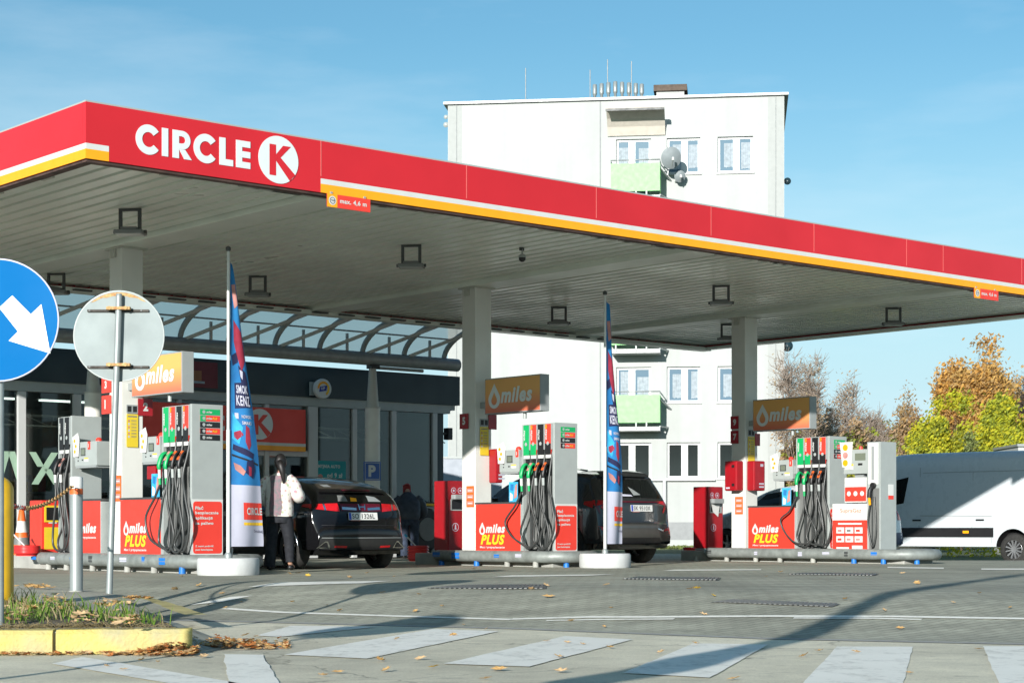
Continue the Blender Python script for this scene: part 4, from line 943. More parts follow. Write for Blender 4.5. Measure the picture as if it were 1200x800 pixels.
        P = [(-X-.09, yy, 1.03)]+[(hx(z)-.012*((i*7) % 3)+random.uniform(-.015, .01), Y(v+random.uniform(-.035, .035)), max(.08, z+random.uniform(-.04, .05))) for v, z in by]+[(-X-.02, Y(by[-1][0]), 1.45), (-X+.02, Y(by[-1][0]), 1.66)]
        m = MB(); m.tube(spline(P, 7), .0175, HOSE, 8); m.build('hose', t)
    # end panel: red notice and price rows
    o = (0, Y(-.055) - (0 if not mirror else 0), 0)
    if not front:
        m = MB(); o = (0, -.0555, 0); m.rect(-X+.005, X-.005, .04, .82, o, EX, UP, WHITE, .002)
        pts = []
        for cx_, cz_, a0 in ((.19, .75, 0), (-.19, .75, 90), (-.19, .11, 180), (.19, .11, 270)):
            pts += [(cx_+.04*cos(radians(a0+k*30)), cz_+.04*sin(radians(a0+k*30))) for k in range(4)]
        m.plane(pts, (0, -.058, 0), EX, UP, REDP, .002); o2 = (0, -.0605, 0)
        for k, (tx, w) in enumerate((('Płać', .13), ('bezpiecznie', .37), ('aplikacją', .28), ('za paliwo', .29))): m.text(tx, -.2, .675-k*.072, .052, o2, EX, UP, WHITE, .035, width=w)
        m.text('Z nami podróż', -.2, .155, .034, o2, EX, UP, WHITE, .03, width=.29); m.text('jest łatwiejsza', -.2, .105, .034, o2, EX, UP, WHITE, .03, width=.28); m.build('notice', t)
        m = MB(); z = ZT_-.06
        cols_ = [(GREEN, GREEN), (GREEN, REDP), (BLACK, BLACK), (BLACK, REDP), (BLACK, BLACK)][5-rows if rows < 5 else 0:]
        if rows == 4: cols_ = [(GREEN, GREEN), (GREEN, REDP), (BLACK, BLACK), (BLACK, REDP)]
        for k, (c1, c2) in enumerate(cols_):
            m.rect(-.12, .2, z-.085, z-.006, (0, -.056, 0), EX, UP, c2, .002)
            if c1 is not c2: m.rect(-.12, -.03, z-.085, z-.006, (0, -.0585, 0), EX, UP, c1, .001)
            m.disc(-.06, z-.045, .024, (0, -.060, 0), EX, UP, GREYL, 0, 12); m.text('miles', -.02, z-.06, .03, (0, -.059, 0), EX, UP, WHITE, .04, .2, width=.09)
            if c2 is REDP: m.text('PLUS', .078, z-.06, .03, (0, -.059, 0), EX, UP, YELL, .03, .2, width=.075)
            z -= .088
        m.build('fuel_labels', t)
    if panel:
        P0, P1 = (LW+.034, LW+1.22) if not front else (-.98, -.06)
        m = MB(); bx(m, -X, X, P0, P1, .0, .82, GREYL); bx(m, -X-.004, -X-.0005, P0+.03, P1-.005, .0, .83, REDP); bx(m, -X-.01, X+.01, P0, P1+.01, .832, .862, DGREY); bx(m, -X-.006, X, P0, P1, -.06, -.002, BLACK)
        ys = Y(P1-.12) if not mirror else Y(P0+.12)
        o = (-X-.0045, ys, 0)
        dropshape(m, .06, .41, .16, o, WHITE, REDP)
        m.text('miles', .15, .35, .15, o, LX, UP, WHITE, .045, .25, width=.5); (m.text('PLUS', .02, .155, .17, o, LX, UP, YELL, .045, .25, width=.62) if not front else None); m.text('Moc i przyspieszenie', .0, .085 if not front else .26, .045, o, LX, UP, WHITE, .03, .1, width=.64)
        m.build('base_panel', t)
        m = MB(); y0, y1 = (LW+.12, LW+.62) if not front else (-.80, -.12); z0, z1 = 1.36, 1.72
        bx(m, -X+.02, X-.12, y0, y1, z0, z1, GREYL); bx(m, -X+.05, X-.15, (LW+.03) if not front else y1, y0 if not front else -.056, 1.45, 1.6, GREY); bx(m, -X+.02, X-.12, y0+.03, y1-.02, 1.33, 1.358, GREY)
        yl = Y(y1) if not mirror else Y(y0); o = (-X+.0195, yl, 0)
        m.rect(.18, .33, 1.51, 1.63, o, LX, UP, DGREY, .003); m.rect(.2, .31, 1.525, 1.615, (-X+.0155, yl, 0), LX, UP, mat('display_lcd', (.14, .16, .12), .2, var=0), 0)
        for k in range(5): m.rect(.09, .115, 1.43+k*.05, 1.45+k*.05, o, LX, UP, GREEN if k > 2 else BLACK, .004)
        m.rect(.22, .26, 1.44, 1.46, o, LX, UP, BLACK, .004); m.rect(.3, .42, 1.42, 1.48, o, LX, UP, PLATE, .003); m.rect(.3, .42, 1.462, 1.48, (-X+.0155, yl, 0), LX, UP, YELL, .001)
        m.rect(.41, .48, 1.6, 1.72, o, LX, UP, REDP, .006); m.text('1', .435, 1.63, .06, (-X+.0135, yl, 0), LX, UP, WHITE, .03)
        m.build('payment_terminal', t, .006)
        m = MB(); m.plane([(-.02, 1.5), (.14, 1.5), (.17, 1.75), (.12, 1.86), (-.05, 1.8)], (-X+.005, Y(y1) if not mirror else Y(y0), 0), LX, UP, PLATE, .004)
        for k, (u, v) in enumerate(((.02, 1.74), (.06, 1.66), (.03, 1.58))): m.disc(u, v, .028, (-X+.0, Y(y1) if not mirror else Y(y0), 0), LX, UP, ORANGE, .002, 12)
        m.lathe([(.05, 0), (.045, .04), (.02, .06)], REDP, (-X+.13, Y(y0+.14), z1), 12); m.build('sticker_board', t)
        if not front:
            yp = Y(LW+.42); m = MB(); o = (-X+.06, yp, .864)
            m.rect(0, .22, 0, .33, o, LX, UP, CYAN, .006); m.plane([(.12, .05), (.2, .08), (.21, .3), (.16, .27)], (-X+.053, yp, .864), LX, UP, SKINPRINT, .002); m.plane([(.02, .02), (.09, .02), (.1, .12), (.03, .16)], (-X+.053, yp, .864), LX, UP, PLATE, .002)
            m.plane([(.03, .2), (.1, .18), (.12, .29), (.04, .3)], (-X+.053, yp, .864), LX, UP, FLAGB, .002); m.build('leaflet', t)
            if rows == 5: m = MB(); m.box(-X+.08, -X+.2, Y(LW+.36), Y(LW+.6), 1.12, 1.31, REDD); m.build('glove_box', t, .01)
    return t
pump(3.6, 3.36, 'fuel pump on the left with four hoses, behind the first flag pole', rows=5)
pump(10.3, 3.33, 'fuel pump in the middle with red miles panel, beside the dark grey SUV')
pump(16.97, 3.16, 'fuel pump at the right with red miles panel, left of the gas dispenser')
pump(3.6, 6.84, 'leftmost fuel pump, half hidden by the steel bollard, with a red miles panel', front=True, nz=2)
# gas dispenser at the end of the right island
t = thing('gas_dispenser', 'slim grey gas dispenser post with red and white notice panel at the island end', 'gas dispenser', cf(16.85, 1.88, .2), ANG)
m = MB(); m.box(-.2, .25, 0, .3, 0, 1.98, GREYL); m.rect(-.27, -.05, 1.22, 1.96, (-.2, 0, 0), LX, UP, PLATE, .004); m.rect(-.2, -.14, 1.3, 1.9, (-.205, 0, 0), LX, UP, GREY, .002); m.box(-.205, .255, -.005, .305, -.01, .02, BLACK)
m.rect(.02, .17, 1.02, 1.22, (0, -.0005, 0), EX, UP, PLATE, .003); m.rect(.02, .17, .95, 1.02, (0, -.0005, 0), EX, UP, REDP, .003); m.build('post', t, .008)
m = MB(); m.rect(-.25, -.03, .05, 1.15, (-.2005, 0, 0), LX, UP, MGREY, .004); m.rect(-.19, -.16, .05, 1.15, (-.206, 0, 0), LX, UP, DGREY, .01); m.build('hose_bay', t)
m = MB(); m.tube(spline([(-.22, .14, 1.2), (-.3, .16, 1.12), (-.31, .17, .98)], 4), .035, BLACK, 8); m.lathe([(.05, -.03), (.05, .03)], BLACK, (-.25, .13, 1.2), 12, axis='x'); m.tube([(-.31, .17, .98), (-.29, .17, .85)], .025, ORANGE, 8); m.build('nozzle', t)
m = MB(); m.tube(spline([(-.29, .17, .85), (-.28, .22, .5), (-.28, .12, .1), (-.27, .05, .4), (-.25, .10, 1.0)], 6), .016, HOSE, 8); m.build('hose', t)
m = MB(); m.box(-.15, .2, .32, 1.14, 0, .88, GREYL); m.rect(-1.43, -.63, .0, .58, (-.15, -.30, 0), LX, UP, REDP, .004); m.rect(-1.43, -.63, .58, .88, (-.15, -.30, 0), LX, UP, PLATE, .004)
m.text('SupraGaz', -1.25, .70, .09, (-.155, -.30, 0), LX, UP, ORANGE2, .0, width=.48); m.rect(-1.3, -.76, .5, .53, (-.155, -.30, 0), LX, UP, PLATE, .002)
for i in range(3):
    for j in range(2): m.rect(-1.34+i*.21, -1.16+i*.21, .34-j*.16, .45-j*.16, (-.155, -.30, 0), LX, UP, PLATE, .002); m.rect(-1.31+i*.21, -1.22+i*.21, .37-j*.16, .41-j*.16, (-.158, -.30, 0), LX, UP, random.choice([SKINPRINT, MGREY, REDP]), .001)
m.rect(-1.34, -1.05, .04, .09, (-.155, -.30, 0), LX, UP, PLATE, .002); m.rect(-.98, -.74, .04, .12, (-.155, -.30, 0), LX, UP, PLATE, .002)
m.build('notice_panel', t)
m = MB(); m.box(-.12, .15, .32, .90, 1.42, 1.86, GREYL); o = (-.12, -.48, 0); m.rect(-1.12, -.88, 1.66, 1.79, o, LX, UP, mat('display_lcd', (.14, .16, .12), .2, var=0), .004); m.rect(-.82, -.7, 1.52, 1.64, o, LX, UP, REDP, .004); m.rect(-1.35, -1.16, 1.5, 1.56, o, LX, UP, PLATE, .003); m.rect(-1.35, -1.16, 1.565, 1.6, o, LX, UP, YELL, .003); m.rect(-1.05, -.95, 1.57, 1.61, o, LX, UP, BLACK, .003)
m.box(-.05, .1, .5, .7, .882, 1.418, GREY); m.lathe([(.04, 0), (.03, .06)], REDP, (0, .6, 1.86), 10); m.build('payment_terminal', t, .006)
m = MB(); m.rect(-1.12, -.62, .9, 1.35, (-.16, -.28, 0), LX, UP, PLATE, .006); m.rect(-1.11, -.63, .92, 1.18, (-.167, -.28, 0), LX, UP, REDP, .002)
for i in range(3): m.disc(-1.02+i*.15, 1.06, .045, (-.17, -.28, 0), LX, UP, PLATE, .001, 12)
m.plane([(-1.34, 1.55), (-1.14, 1.5), (-1.10, 2.0), (-1.40, 2.0)], (-.13, -.42, 0), LX, UP, PLATE, .005)
for k in range(3): m.disc(-1.27, 1.9-k*.14, .06, (-.136, -.42, 0), LX, UP, [ORANGE, SKINPRINT, ORANGE][k], .002, 14)
m.build('warning_boards', t)
# box signs hung on the pillars towards the front edge
def box_sign(i, lab, px0, px1):
    a = PIL[i]-.12; Y0 = cf(a, 4.6).y; b0_, b1_ = b_at(px1, a), b_at(px0, a)
    Ym = cf(a, (b0_+b1_)/2).y; zt, zb_ = z_at((409, 442.3, 467.3)[i] if False else {0: 417, 1: 442.3, 2: 467.5}[i], Ym), z_at({0: 461, 1: 482, 2: 502.6}[i], Ym)
    t = thing('box_sign', lab, 'box sign', cf(a, b0_, zb_), ANG, 'amber box signs on the pillars'); W = b1_-b0_; Hh = zt-zb_; D = .19
    m = MB(); m.box(0, D, -.02, W+.02, -.02, Hh+.02, GREY); m.build('case', t, .006)
    m = MB(); o = (-.0005, W, 0); m.rect(.0, W-.0, .0, Hh, o, LX, UP, AMBER, .003); m.build('face', t)
    m = MB(); o = (-.004, W, 0); dropshape(m, W*.17, Hh*.45, Hh*.56, o, LT, AMBER); m.text('miles', W*.29, Hh*.27, Hh*.47, o, LX, UP, LT, .04, .22, width=W*.58, off=.004); m.build('lettering', t)
    m = MB(); m.box(.05, .15, W+.02, max(W+.05, PB-.18-b0_), .1, .2, GREY); m.build('arm', t); m = MB(); m.lathe([(.03, -.1), (.03, 0)], GREYL, (.1, W*.35, -.021), 8); m.build('lamp_nub', t)
box_sign(0, 'bright amber box sign partly behind the grey round sign back', 155, 212.5)
box_sign(1, 'amber box sign on the middle white pillar, in shade', 569, 632.6)
box_sign(2, 'amber box sign on the right white pillar, in shade', 883, 948.3)
# plates, stickers and boxes on the pillars
def plate(name, lab, cat, px, py, w, h, i, face, draw, group=None, dx=0.0, proud=.012):
    """a thin plate on the -A ('side') or -B ('end') face of pillar i, centred at a photo position"""
    if face == 'side': a = PIL[i]-.18-proud-dx; bb = b_at(px, a); o = cf(a, bb, 0); xd = LX; M0 = 0
    else: bb = PB-.18-proud-dx; a = a_at(px, bb); o = cf(a, bb, 0); xd = EX
    z = z_at(py, o.y); t = MB(); org = Vector(xd)*(-w/2); draw(t, org, xd, w, h)
    ob = t.build(name); ob.location = (o.x, o.y, z-h/2); ob.rotation_euler = (0, 0, ANG); tag(ob, lab, cat, group); return ob
def numdraw(n, colr):
    def f(t, o, xd, w, h):
        t.rect(0, w, 0, h, o, xd, UP, colr, .01); t.text(n, w*.34, h*.27, h*.5, o+Vector(xd).cross(UP)*.01, xd, UP, WHITE, .05)
    return f
NG = 'red lane number plates on the pillars'
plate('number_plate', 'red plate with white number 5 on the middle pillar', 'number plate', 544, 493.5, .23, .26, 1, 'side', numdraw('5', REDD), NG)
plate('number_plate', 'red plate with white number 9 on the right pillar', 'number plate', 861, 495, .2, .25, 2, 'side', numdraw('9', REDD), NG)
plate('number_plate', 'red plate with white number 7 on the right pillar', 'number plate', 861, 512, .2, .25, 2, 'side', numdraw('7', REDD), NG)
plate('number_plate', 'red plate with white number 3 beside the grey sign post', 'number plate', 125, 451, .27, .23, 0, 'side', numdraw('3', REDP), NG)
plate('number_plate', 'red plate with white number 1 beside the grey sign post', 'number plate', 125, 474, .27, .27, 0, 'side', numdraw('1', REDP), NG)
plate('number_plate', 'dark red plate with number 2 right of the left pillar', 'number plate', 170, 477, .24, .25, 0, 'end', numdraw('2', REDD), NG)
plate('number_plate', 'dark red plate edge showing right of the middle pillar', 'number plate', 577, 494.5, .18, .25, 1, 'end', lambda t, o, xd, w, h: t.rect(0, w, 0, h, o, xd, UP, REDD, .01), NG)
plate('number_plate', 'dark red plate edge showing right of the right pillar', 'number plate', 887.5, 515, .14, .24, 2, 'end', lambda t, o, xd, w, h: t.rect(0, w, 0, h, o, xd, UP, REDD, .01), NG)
def instr(t, o, xd, w, h):
    t.rect(0, w, 0, h*.78, o, xd, UP, YPLATE, .004); t.rect(0, w, h*.8, h, o, xd, UP, GREY, .004); n = Vector(xd).cross(UP)
    t.rect(w*.08, w*.42, h*.83, h*.97, o+n*.004, xd, UP, INK, .001); t.rect(w*.55, w*.9, h*.83, h*.97, o+n*.004, xd, UP, INK, .001)
    for k in range(6):
        t.disc(w*.2, h*(.62-.075*k), w*.09, o+n*.004, xd, UP, [SKINPRINT, FLAGW][k % 2], .001, 10)
        for l in range(2): t.rect(w*.4, w*.85, h*(.62-.075*k+.025*l-.015), h*(.62-.075*k+.025*l-.004), o+n*.004, xd, UP, MGREY, .001)
    t.rect(w*.1, w*.9, h*.71, h*.74, o+n*.004, xd, UP, MGREY, .001)
IG = 'yellow instruction plates on the pillars'
plate('instruction_plate', 'brightest yellow instruction plate on the left pillar', 'instruction plate', 155, 499, .19, .62, 0, 'end', instr, IG)
plate('instruction_plate', 'yellow instruction plate on the middle pillar under the amber sign', 'instruction plate', 567.5, 512, .19, .62, 1, 'end', instr, IG)
plate('instruction_plate', 'yellow instruction plate on the right pillar under the amber sign', 'instruction plate', 880.5, 522, .19, .62, 2, 'end', instr, IG)
def orst(t, o, xd, w, h):
    t.rect(0, w, 0, h, o, xd, UP, ORANGE2, .003); n = Vector(xd).cross(UP)
    for k in range(3): t.rect(w*.12, w*.88, h*(.1+.3*k), h*(.28+.3*k), o+n*.003, xd, UP, SKINPRINT, .001); t.rect(w*.2, w*.8, h*(.16+.3*k), h*(.2+.3*k), o+n*.004, xd, UP, PLATE, .001)
OG = 'orange stickers low on the pillars'
plate('orange_sticker', 'orange sticker low on the left pillar beside the grey sign post', 'sticker', 138, 572, .20, .38, 0, 'side', orst, OG, proud=.003)
plate('orange_sticker', 'orange sticker low on the middle pillar', 'sticker', 551, 581.5, .20, .36, 1, 'side', orst, OG, proud=.003)
plate('orange_sticker', 'orange sticker low on the right pillar under the red boxes', 'sticker', 866, 592, .20, .34, 2, 'side', orst, OG, proud=.003)
def red_box(lab, px, py, i, face, hw=.16):
    o = cf(PIL[i]-.18-.001, b_at(px, PIL[i]-.285)) if face == 'side' else cf(a_at(px, PB-.285), PB-.18-.001)
    z = z_at(py, o.y); t = thing('extinguisher_box', lab, 'extinguisher box', (o.x, o.y, z), ANG, 'red boxes hung on the pillars')
    m = MB()
    if face == 'side': m.box(-.2, -.002, -.16, .16, -.29, .29, REDD); q = MB(); [q.box(-.215, -.201, -.1, -.04, zz, zz+.05, BLACK) for zz in (-.2, .16)]; q.rect(-.12, -.02, -.25, -.22, (-.201, 0, 0), LX, UP, FLAGW, .001)
    else: m.box(-hw, hw, -.2, -.002, -.29, .29, REDD); q = MB(); q.rect(.02, .1, .18, .23, (0, -.2005, 0), EX, UP, FLAGW, .001); q.rect(-.02, .12, -.17, -.14, (0, -.2005, 0), EX, UP, FLAGW, .001); q.rect(-.02, .12, -.23, -.2, (0, -.2005, 0), EX, UP, FLAGW, .001)
    m.build('case', t, .025); q.build('latch', t)
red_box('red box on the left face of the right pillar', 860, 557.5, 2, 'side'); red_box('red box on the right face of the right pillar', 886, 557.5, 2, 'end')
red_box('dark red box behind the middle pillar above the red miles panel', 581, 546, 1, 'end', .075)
# red service cabinets at the back of the islands
def cabinet(a, b_, lab, yellow=False, top=1.46):
    t = thing('service_cabinet', lab, 'service cabinet', cf(a, b_, .2), ANG, 'red service cabinets on the islands')
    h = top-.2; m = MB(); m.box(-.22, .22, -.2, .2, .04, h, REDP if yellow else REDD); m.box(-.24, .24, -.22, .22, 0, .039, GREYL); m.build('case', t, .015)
    m = MB(); o = (-.2205, 0, 0); oe = (0, -.2005, 0)
    if yellow:
        m.rect(-.17, .12, h-.34, h-.08, (0, -.2005, 0), EX, UP, YPLATE, .012); m.rect(-.14, .09, h-.31, h-.11, (0, -.213, 0), EX, UP, BLACK, .002); m.build('opening', t); m = MB(); m.rect(-.17, .14, .1, h-.42, (0, -.2005, 0), EX, UP, YPLATE, .006); m.rect(-.1, .04, .5, .62, (0, -.207, 0), EX, UP, PLATE, .002)
    else:
        m.rect(-.17, .17, h-.52, h-.32, oe, EX, UP, GREYL, .012); m.rect(-.15, .12, h-.5, h-.34, (0, -.213, 0), EX, UP, BLACK, .002); m.build('towel_opening', t); m = MB()
        for x in (-.1, .05):
            m.disc(x, h-.17, .055, oe, EX, UP, FLAGW, .002, 16); m.disc(x, h-.17, .045, (0, -.203, 0), EX, UP, REDD, .001, 16); m.disc(x, h-.17, .022, (0, -.2045, 0), EX, UP, FLAGW, .001, 8)
        m.build('round_emblem', t); m = MB(); m.disc(-.06, .45, .075, oe, EX, UP, FLAGW, .002, 18); m.disc(-.06, .45, .063, (0, -.203, 0), EX, UP, REDD, .001, 18); m.plane([(-.08, .41), (-.04, .41), (-.05, .5), (-.065, .5)], (0, -.2045, 0), EX, UP, FLAGW, .001)
    m.build('label' if yellow else 'front_marks', t)
    if not yellow:
        m = MB(); m.box(-.18, .1, -.34, -.215, h-.33, h-.24, GREY); m.plane([(-.15, h-.34), (.1, h-.34), (.05, h-.6), (-.1, h-.5)], (0, -.225, 0), EX, UP, PLATE, .004) if a > 15 else None; m.build('towel_holder', t, .02)
cabinet(10.55, 6.55, 'tall red service cabinet between the man and the middle pillar')
cabinet(17.1, 6.5, 'tall red service cabinet left of the right pillar, with a paper towel')
cabinet(3.55, 7.95, 'red waste bin with yellow framed opening behind the traffic cone', True, 1.06)
def bucket(p, lab, squeegee=None, r=.19, h=.27):
    t = thing('squeegee_bucket', lab, 'bucket', p, 0, 'red squeegee buckets'); prof = []
    for k in range(5): z = .03+k*(h-.03)/5; prof += [(r*.9, z), (r, z+.012), (r, z+.035), (r*.9, z+.045)]
    m = MB(); m.lathe([(r*.86, 0), (r*.86, .03)]+prof+[(r*.92, h)], mat('red_bucket_plastic', (.65, .03, .03), .35, var=.05), n=24); m.build('tub', t)
    if squeegee: m = MB(); m.tube([(0, 0, h*.8), (squeegee[0]*.85, squeegee[1], squeegee[2]*.85+h*.12)], .013, WHITE, 8); m.tube([(squeegee[0]*.83, squeegee[1], squeegee[2]*.83+h*.12), (squeegee[0], squeegee[1], squeegee[2])], .02, CYAN, 8); m.build('squeegee', t)
p = G(490, 657); bucket((p.x, p.y, p.z), 'ribbed red bucket with a white squeegee handle right of the black hatchback', (-.26, 0, .52), .21, .30)
p = cf(3.0, 7.55, .2); bucket((p.x, p.y, .2), 'ribbed red bucket at the waste bin foot with a blue tipped squeegee', (-.3, 0, .42), .2, .14)
p = G(811, 656); bucket((p.x, p.y, p.z), 'dark ribbed red bucket left of the right service cabinet', None, .19, .26)

# ================================================================== FLAGS
def flag(lab, p, top_py, sun_dir, rz, w_bot, art, z_top, z_bot, w_top=.02):
    t = thing('beach_flag', lab, 'flag', (p.x, p.y, 0), rz, 'tall banner flags in white round weights')
    m = MB(); m.lathe([(.40, 0), (.41, .02), (.41, .2), (.395, .225)], CONC, n=40); m.build('weight', t)
    ztop = z_at(top_py, p.y)
    m = MB(); m.tube([(0, 0, .2), (0, 0, 1.9), (0, 0, 1.92)], .026, WHITE, 12); m.tube([(0, 0, 1.92), (0, 0, ztop-.05)], .02, WHITE, 12); m.lathe([(.02, ztop-.05), (.035, ztop-.04), (.035, ztop), (.01, ztop+.02)], DGREY, n=10); m.lathe([(.05, .225), (.05, .27), (.03, .3)], GALV, n=12)
    m.tube([(.08, .05, .225), (.1, .06, .35), (.02, .01, .4)], .012, GALV, 6); m.build('pole', t)
    NU, NV = 14, 60
    def S(u, v):                      # u 0..1 from the pole, v 0..1 from top to bottom
        z = z_top+(z_bot-z_top)*v; w = w_top+(w_bot-w_top)*min(1, (v*1.02)**.8); x = .03+w*u
        y = .045*sin(u*5.0+v*3.5)*(u**.7)*(.4+v)+.05*u*sin(v*7)
        return Vector((x, y, z-.06*u*(1-v)))
    vs = [S(i/NU, j/NV) for j in range(NV+1) for i in range(NU+1)]; m = MB(); fs = [[], []]
    for j in range(NV):
        for i in range(NU): fs[1 if (j+.5)/NV > .775 else 0].append((j*(NU+1)+i, (j+1)*(NU+1)+i, (j+1)*(NU+1)+i+1, j*(NU+1)+i+1))
    m.add(vs, fs[0], FLAGB, True); m.add(vs, fs[1], FLAGW, True)
    def pp(poly, mt, off=.004):
        P = []; n = len(poly)
        for (u0, v0), (u1, v1) in zip(poly, poly[1:]+poly[:1]):
            for k in range(6): P.append((u0+(u1-u0)*k/6, v0+(v1-v0)*k/6))
        bm = bmesh.new(); f = bm.faces.new([bm.verts.new((u, v, 0)) for u, v in P]); bmesh.ops.triangulate(bm, faces=[f]); bm.verts.index_update()
        for s_ in ((1, -1)):
            m.add([S(v.co.x, v.co.y)+Vector((0, -off*s_, 0)) for v in bm.verts], [tuple(v.index for v in f.verts) for f in bm.faces], mt)
        bm.free()
    art(pp, m, S); m.build('cloth', t)
    return t
def txt(m, S, s, u0, v0, du, dv, mt, off=.010, bold=.03):
    vs, fs, w0, h0 = textgeo(s, bold, 0.0)
    for s_ in (1,): m.add([S(u0+x/w0*du, v0+dv-y/h0*dv)+Vector((0, -off, 0)) for x, y in vs], fs, mt)
def art1(pp, m, S):
    pp([(.25, .08), (.8, .07), (.9, .14), (.5, .16)], SKINPRINT); pp([(.35, .2), (.9, .24), (.95, .33), (.6, .38), (.3, .28)], FLAGR)
    pp([(.1, .33), (.5, .31), (.45, .35), (.15, .365)], FLAGD); pp([(.45, .36), (.8, .38), (.9, .42), (.55, .44)], FLAGD); pp([(.5, .375), (.65, .38), (.6, .41), (.52, .40)], FLAGW, .007)
    pp([(.22, .425), (.86, .415), (.9, .505), (.2, .515)], FLAGD); txt(m, S, 'SMOK', .28, .43, .5, .03, FLAGW); txt(m, S, 'KENZ', .26, .467, .58, .036, FLAGW)
    pp([(.18, .53), (.32, .53), (.32, .55), (.18, .55)], FLAGW); txt(m, S, 'NOWOSC', .42, .535, .4, .012, FLAGW); txt(m, S, 'SMAKI', .42, .557, .36, .012, FLAGW)
    pp([(.1, .53), (.45, .58), (.3, .64), (.06, .62)], CYAN); pp([(.1, .6), (.35, .59), (.45, .605), (.25, .625), (.12, .615)], FLAGR); pp([(.55, .57), (.68, .58), (.7, .64), (.6, .66), (.5, .63)], FLAGR)
    pp([(.1, .64), (.5, .655), (.8, .67), (.75, .69), (.4, .675), (.08, .66)], FLAGD); pp([(.05, .675), (.95, .705), (.95, .712), (.05, .682)], INK, .006)
    pp([(.5, .70), (.75, .69), (.8, .73), (.7, .76), (.45, .74)], FLAGD, .007); pp([(.1, .705), (.3, .715), (.45, .735), (.38, .75), (.15, .73)], SKINPRINT, .007); pp([(.55, .715), (.66, .72), (.64, .75), (.55, .75)], FLAGR, .009)
    pp([(.36, .845), (.99, .845), (.99, .905), (.36, .905)], REDP); pp([(.36, .915), (.99, .915), (.99, .925), (.36, .925)], YELL); txt(m, S, 'CIRCLE', .45, .862, .54, .026, WHITE)
    txt(m, S, 'Smakuj', .7, .94, .27, .014, FLAGD, bold=0)
p = pt(267.5, 0, 24.4)
flag('blue banner flag nearest the camera, in front of the black hatchback', p, 290, 0, radians(40), .57, art1, z_at(305, 24.4), z_at(640, 24.4))
p = pt(709, 0, 29.3)
flag('blue banner flag seen nearly edge on in front of the dark grey SUV', p, 342, 0, radians(44), .46, art1, z_at(352, 29.3), z_at(637, 29.3), .06)

# ================================================================== FOREGROUND SIGNS AND BOLLARDS
def sign_post(lab, base, cz, r, face, cat='round sign', poletop=None, pz=0.0, px_off=0.0):
    t = thing('round_sign', lab, cat, base, 0, 'round traffic signs on posts'); top = cz+ (poletop if poletop else r*.8)
    off = -.045 if face == 'front' else .045
    m = MB(); xt = -px_off*(top-cz)/(cz-pz); m.tube([(px_off, 0, pz), (xt, 0, top)], .030, GALV, 14); m.lathe([(.032, top), (.025, top+.02)], GALV, (xt, 0, 0), 12); m.build('post', t)
    m = MB(); n = 56; th = .012
    y0, y1 = (off-th, off) if face == 'front' else (off, off+th)
    prof = [(r*.985, y0), (r, y0+.002), (r, y1-.002), (r*.985, y1)]
    fm = BSIGN if face == 'front' else SIGNB
    vs = []
    m.lathe([(r*.975, y0+.004), (r, y0+.0), (r, y1)], GREYL if face == 'back' else FLAGW, (0, 0, cz), n, cap0=False, cap1=True, axis='y')
    m.disc(0, 0, r*.976, (0, y0+.003, cz), EX, UP, fm, 0, n)
    d = m.build('disc', t)
    if face == 'front':
        m = MB()
        for s_ in (1, -1):
            A = [(.05, .09), (.42, -.37), (.22, -.37), (.62, -.76)]
            k = r/72.0
            pts = [(19, 5), (33, 19.5), (47, 4), (60, 14.5), (65, -38.5), (14, -22.5), (29, -9.5)] if False else None
            # arrow in units of the disc radius, pointing down and outwards
            P = [(.03, .20), (.245, .395), (.545, .095), (.715, .255), (.86, -.54), (.185, -.335), (.335, -.185)]
            m.plane([(x*r*s_, z*r) for x, z in (P if s_ > 0 else P)], (0, off-th-.002, cz), EX, UP, LT)
        m.build('arrows', d)
    m = MB(); ys = off+(.0 if face == 'front' else 0)
    for dz in (r*.55, -r*.68):
        if face == 'front': m.box(-r*.7, r*.7, off+.001, off+.012, cz+dz-.012, cz+dz+.012, GREY)
        else:
            m.box(-r*.68, r*.66, off-.02, off-.001, cz+dz-.012, cz+dz+.010, mat('clamp_bar', (.07, .06, .05), .8, var=.3, scale=20))
            m.box(-.10, .12, -.042, .02, cz+dz+.004, cz+dz+.03, RUST); m.lathe([(.018, -.05), (.018, -.04)], RUST, (-.07, 0, cz+dz+.017), 8, axis='y'); m.lathe([(.018, -.05), (.018, -.04)], RUST, (.08, 0, cz+dz+.017), 8, axis='y')
            for x in (-.3, .24): m.lathe([(.01, off-.024), (.01, off-.019)], DGREY, (x*.9, 0, cz+dz), 8, axis='y')
    m.build('clamp', t)
    if face == 'back':
        m = MB(); P = []
        for k in range(15): a = radians(52+k*5.6); P.append((r*.955*cos(a), r*.955*sin(a)))
        for k in range(14, -1, -1): a = radians(52+k*5.6); q = .945-.075*sin(k/14*pi)-.012*sin(k*2.1); P.append((r*q*cos(a), r*q*sin(a)))
        m.plane(P, (0, y0+.001, cz), EX, UP, RUST); m.build('rust_stain', d)
    return t
pB = pt(-.5, 0, 12.87); sign_post('big blue round sign with two white arrows at the left edge', (pB.x, pB.y, 0), z_at(376, 12.87), 72/F*12.87, 'front', pz=wz(12.87)-.02)
pG = pt(138, 0, 17.25); sign_post('bare grey back of a round sign on a thin steel post', (pG.x, pG.y, 0), z_at(393, 17.25), 53.7/F*17.25, 'back', pz=wz(17.25)-.02, poletop=.37, px_off=-.08)
p = pt(-560, 0, 7.3); sign_post('blue round sign outside the left edge whose disc throws the closer round shadow', (-3.93, 7.2, 0), 2.12, .42, 'front', pz=-.27)
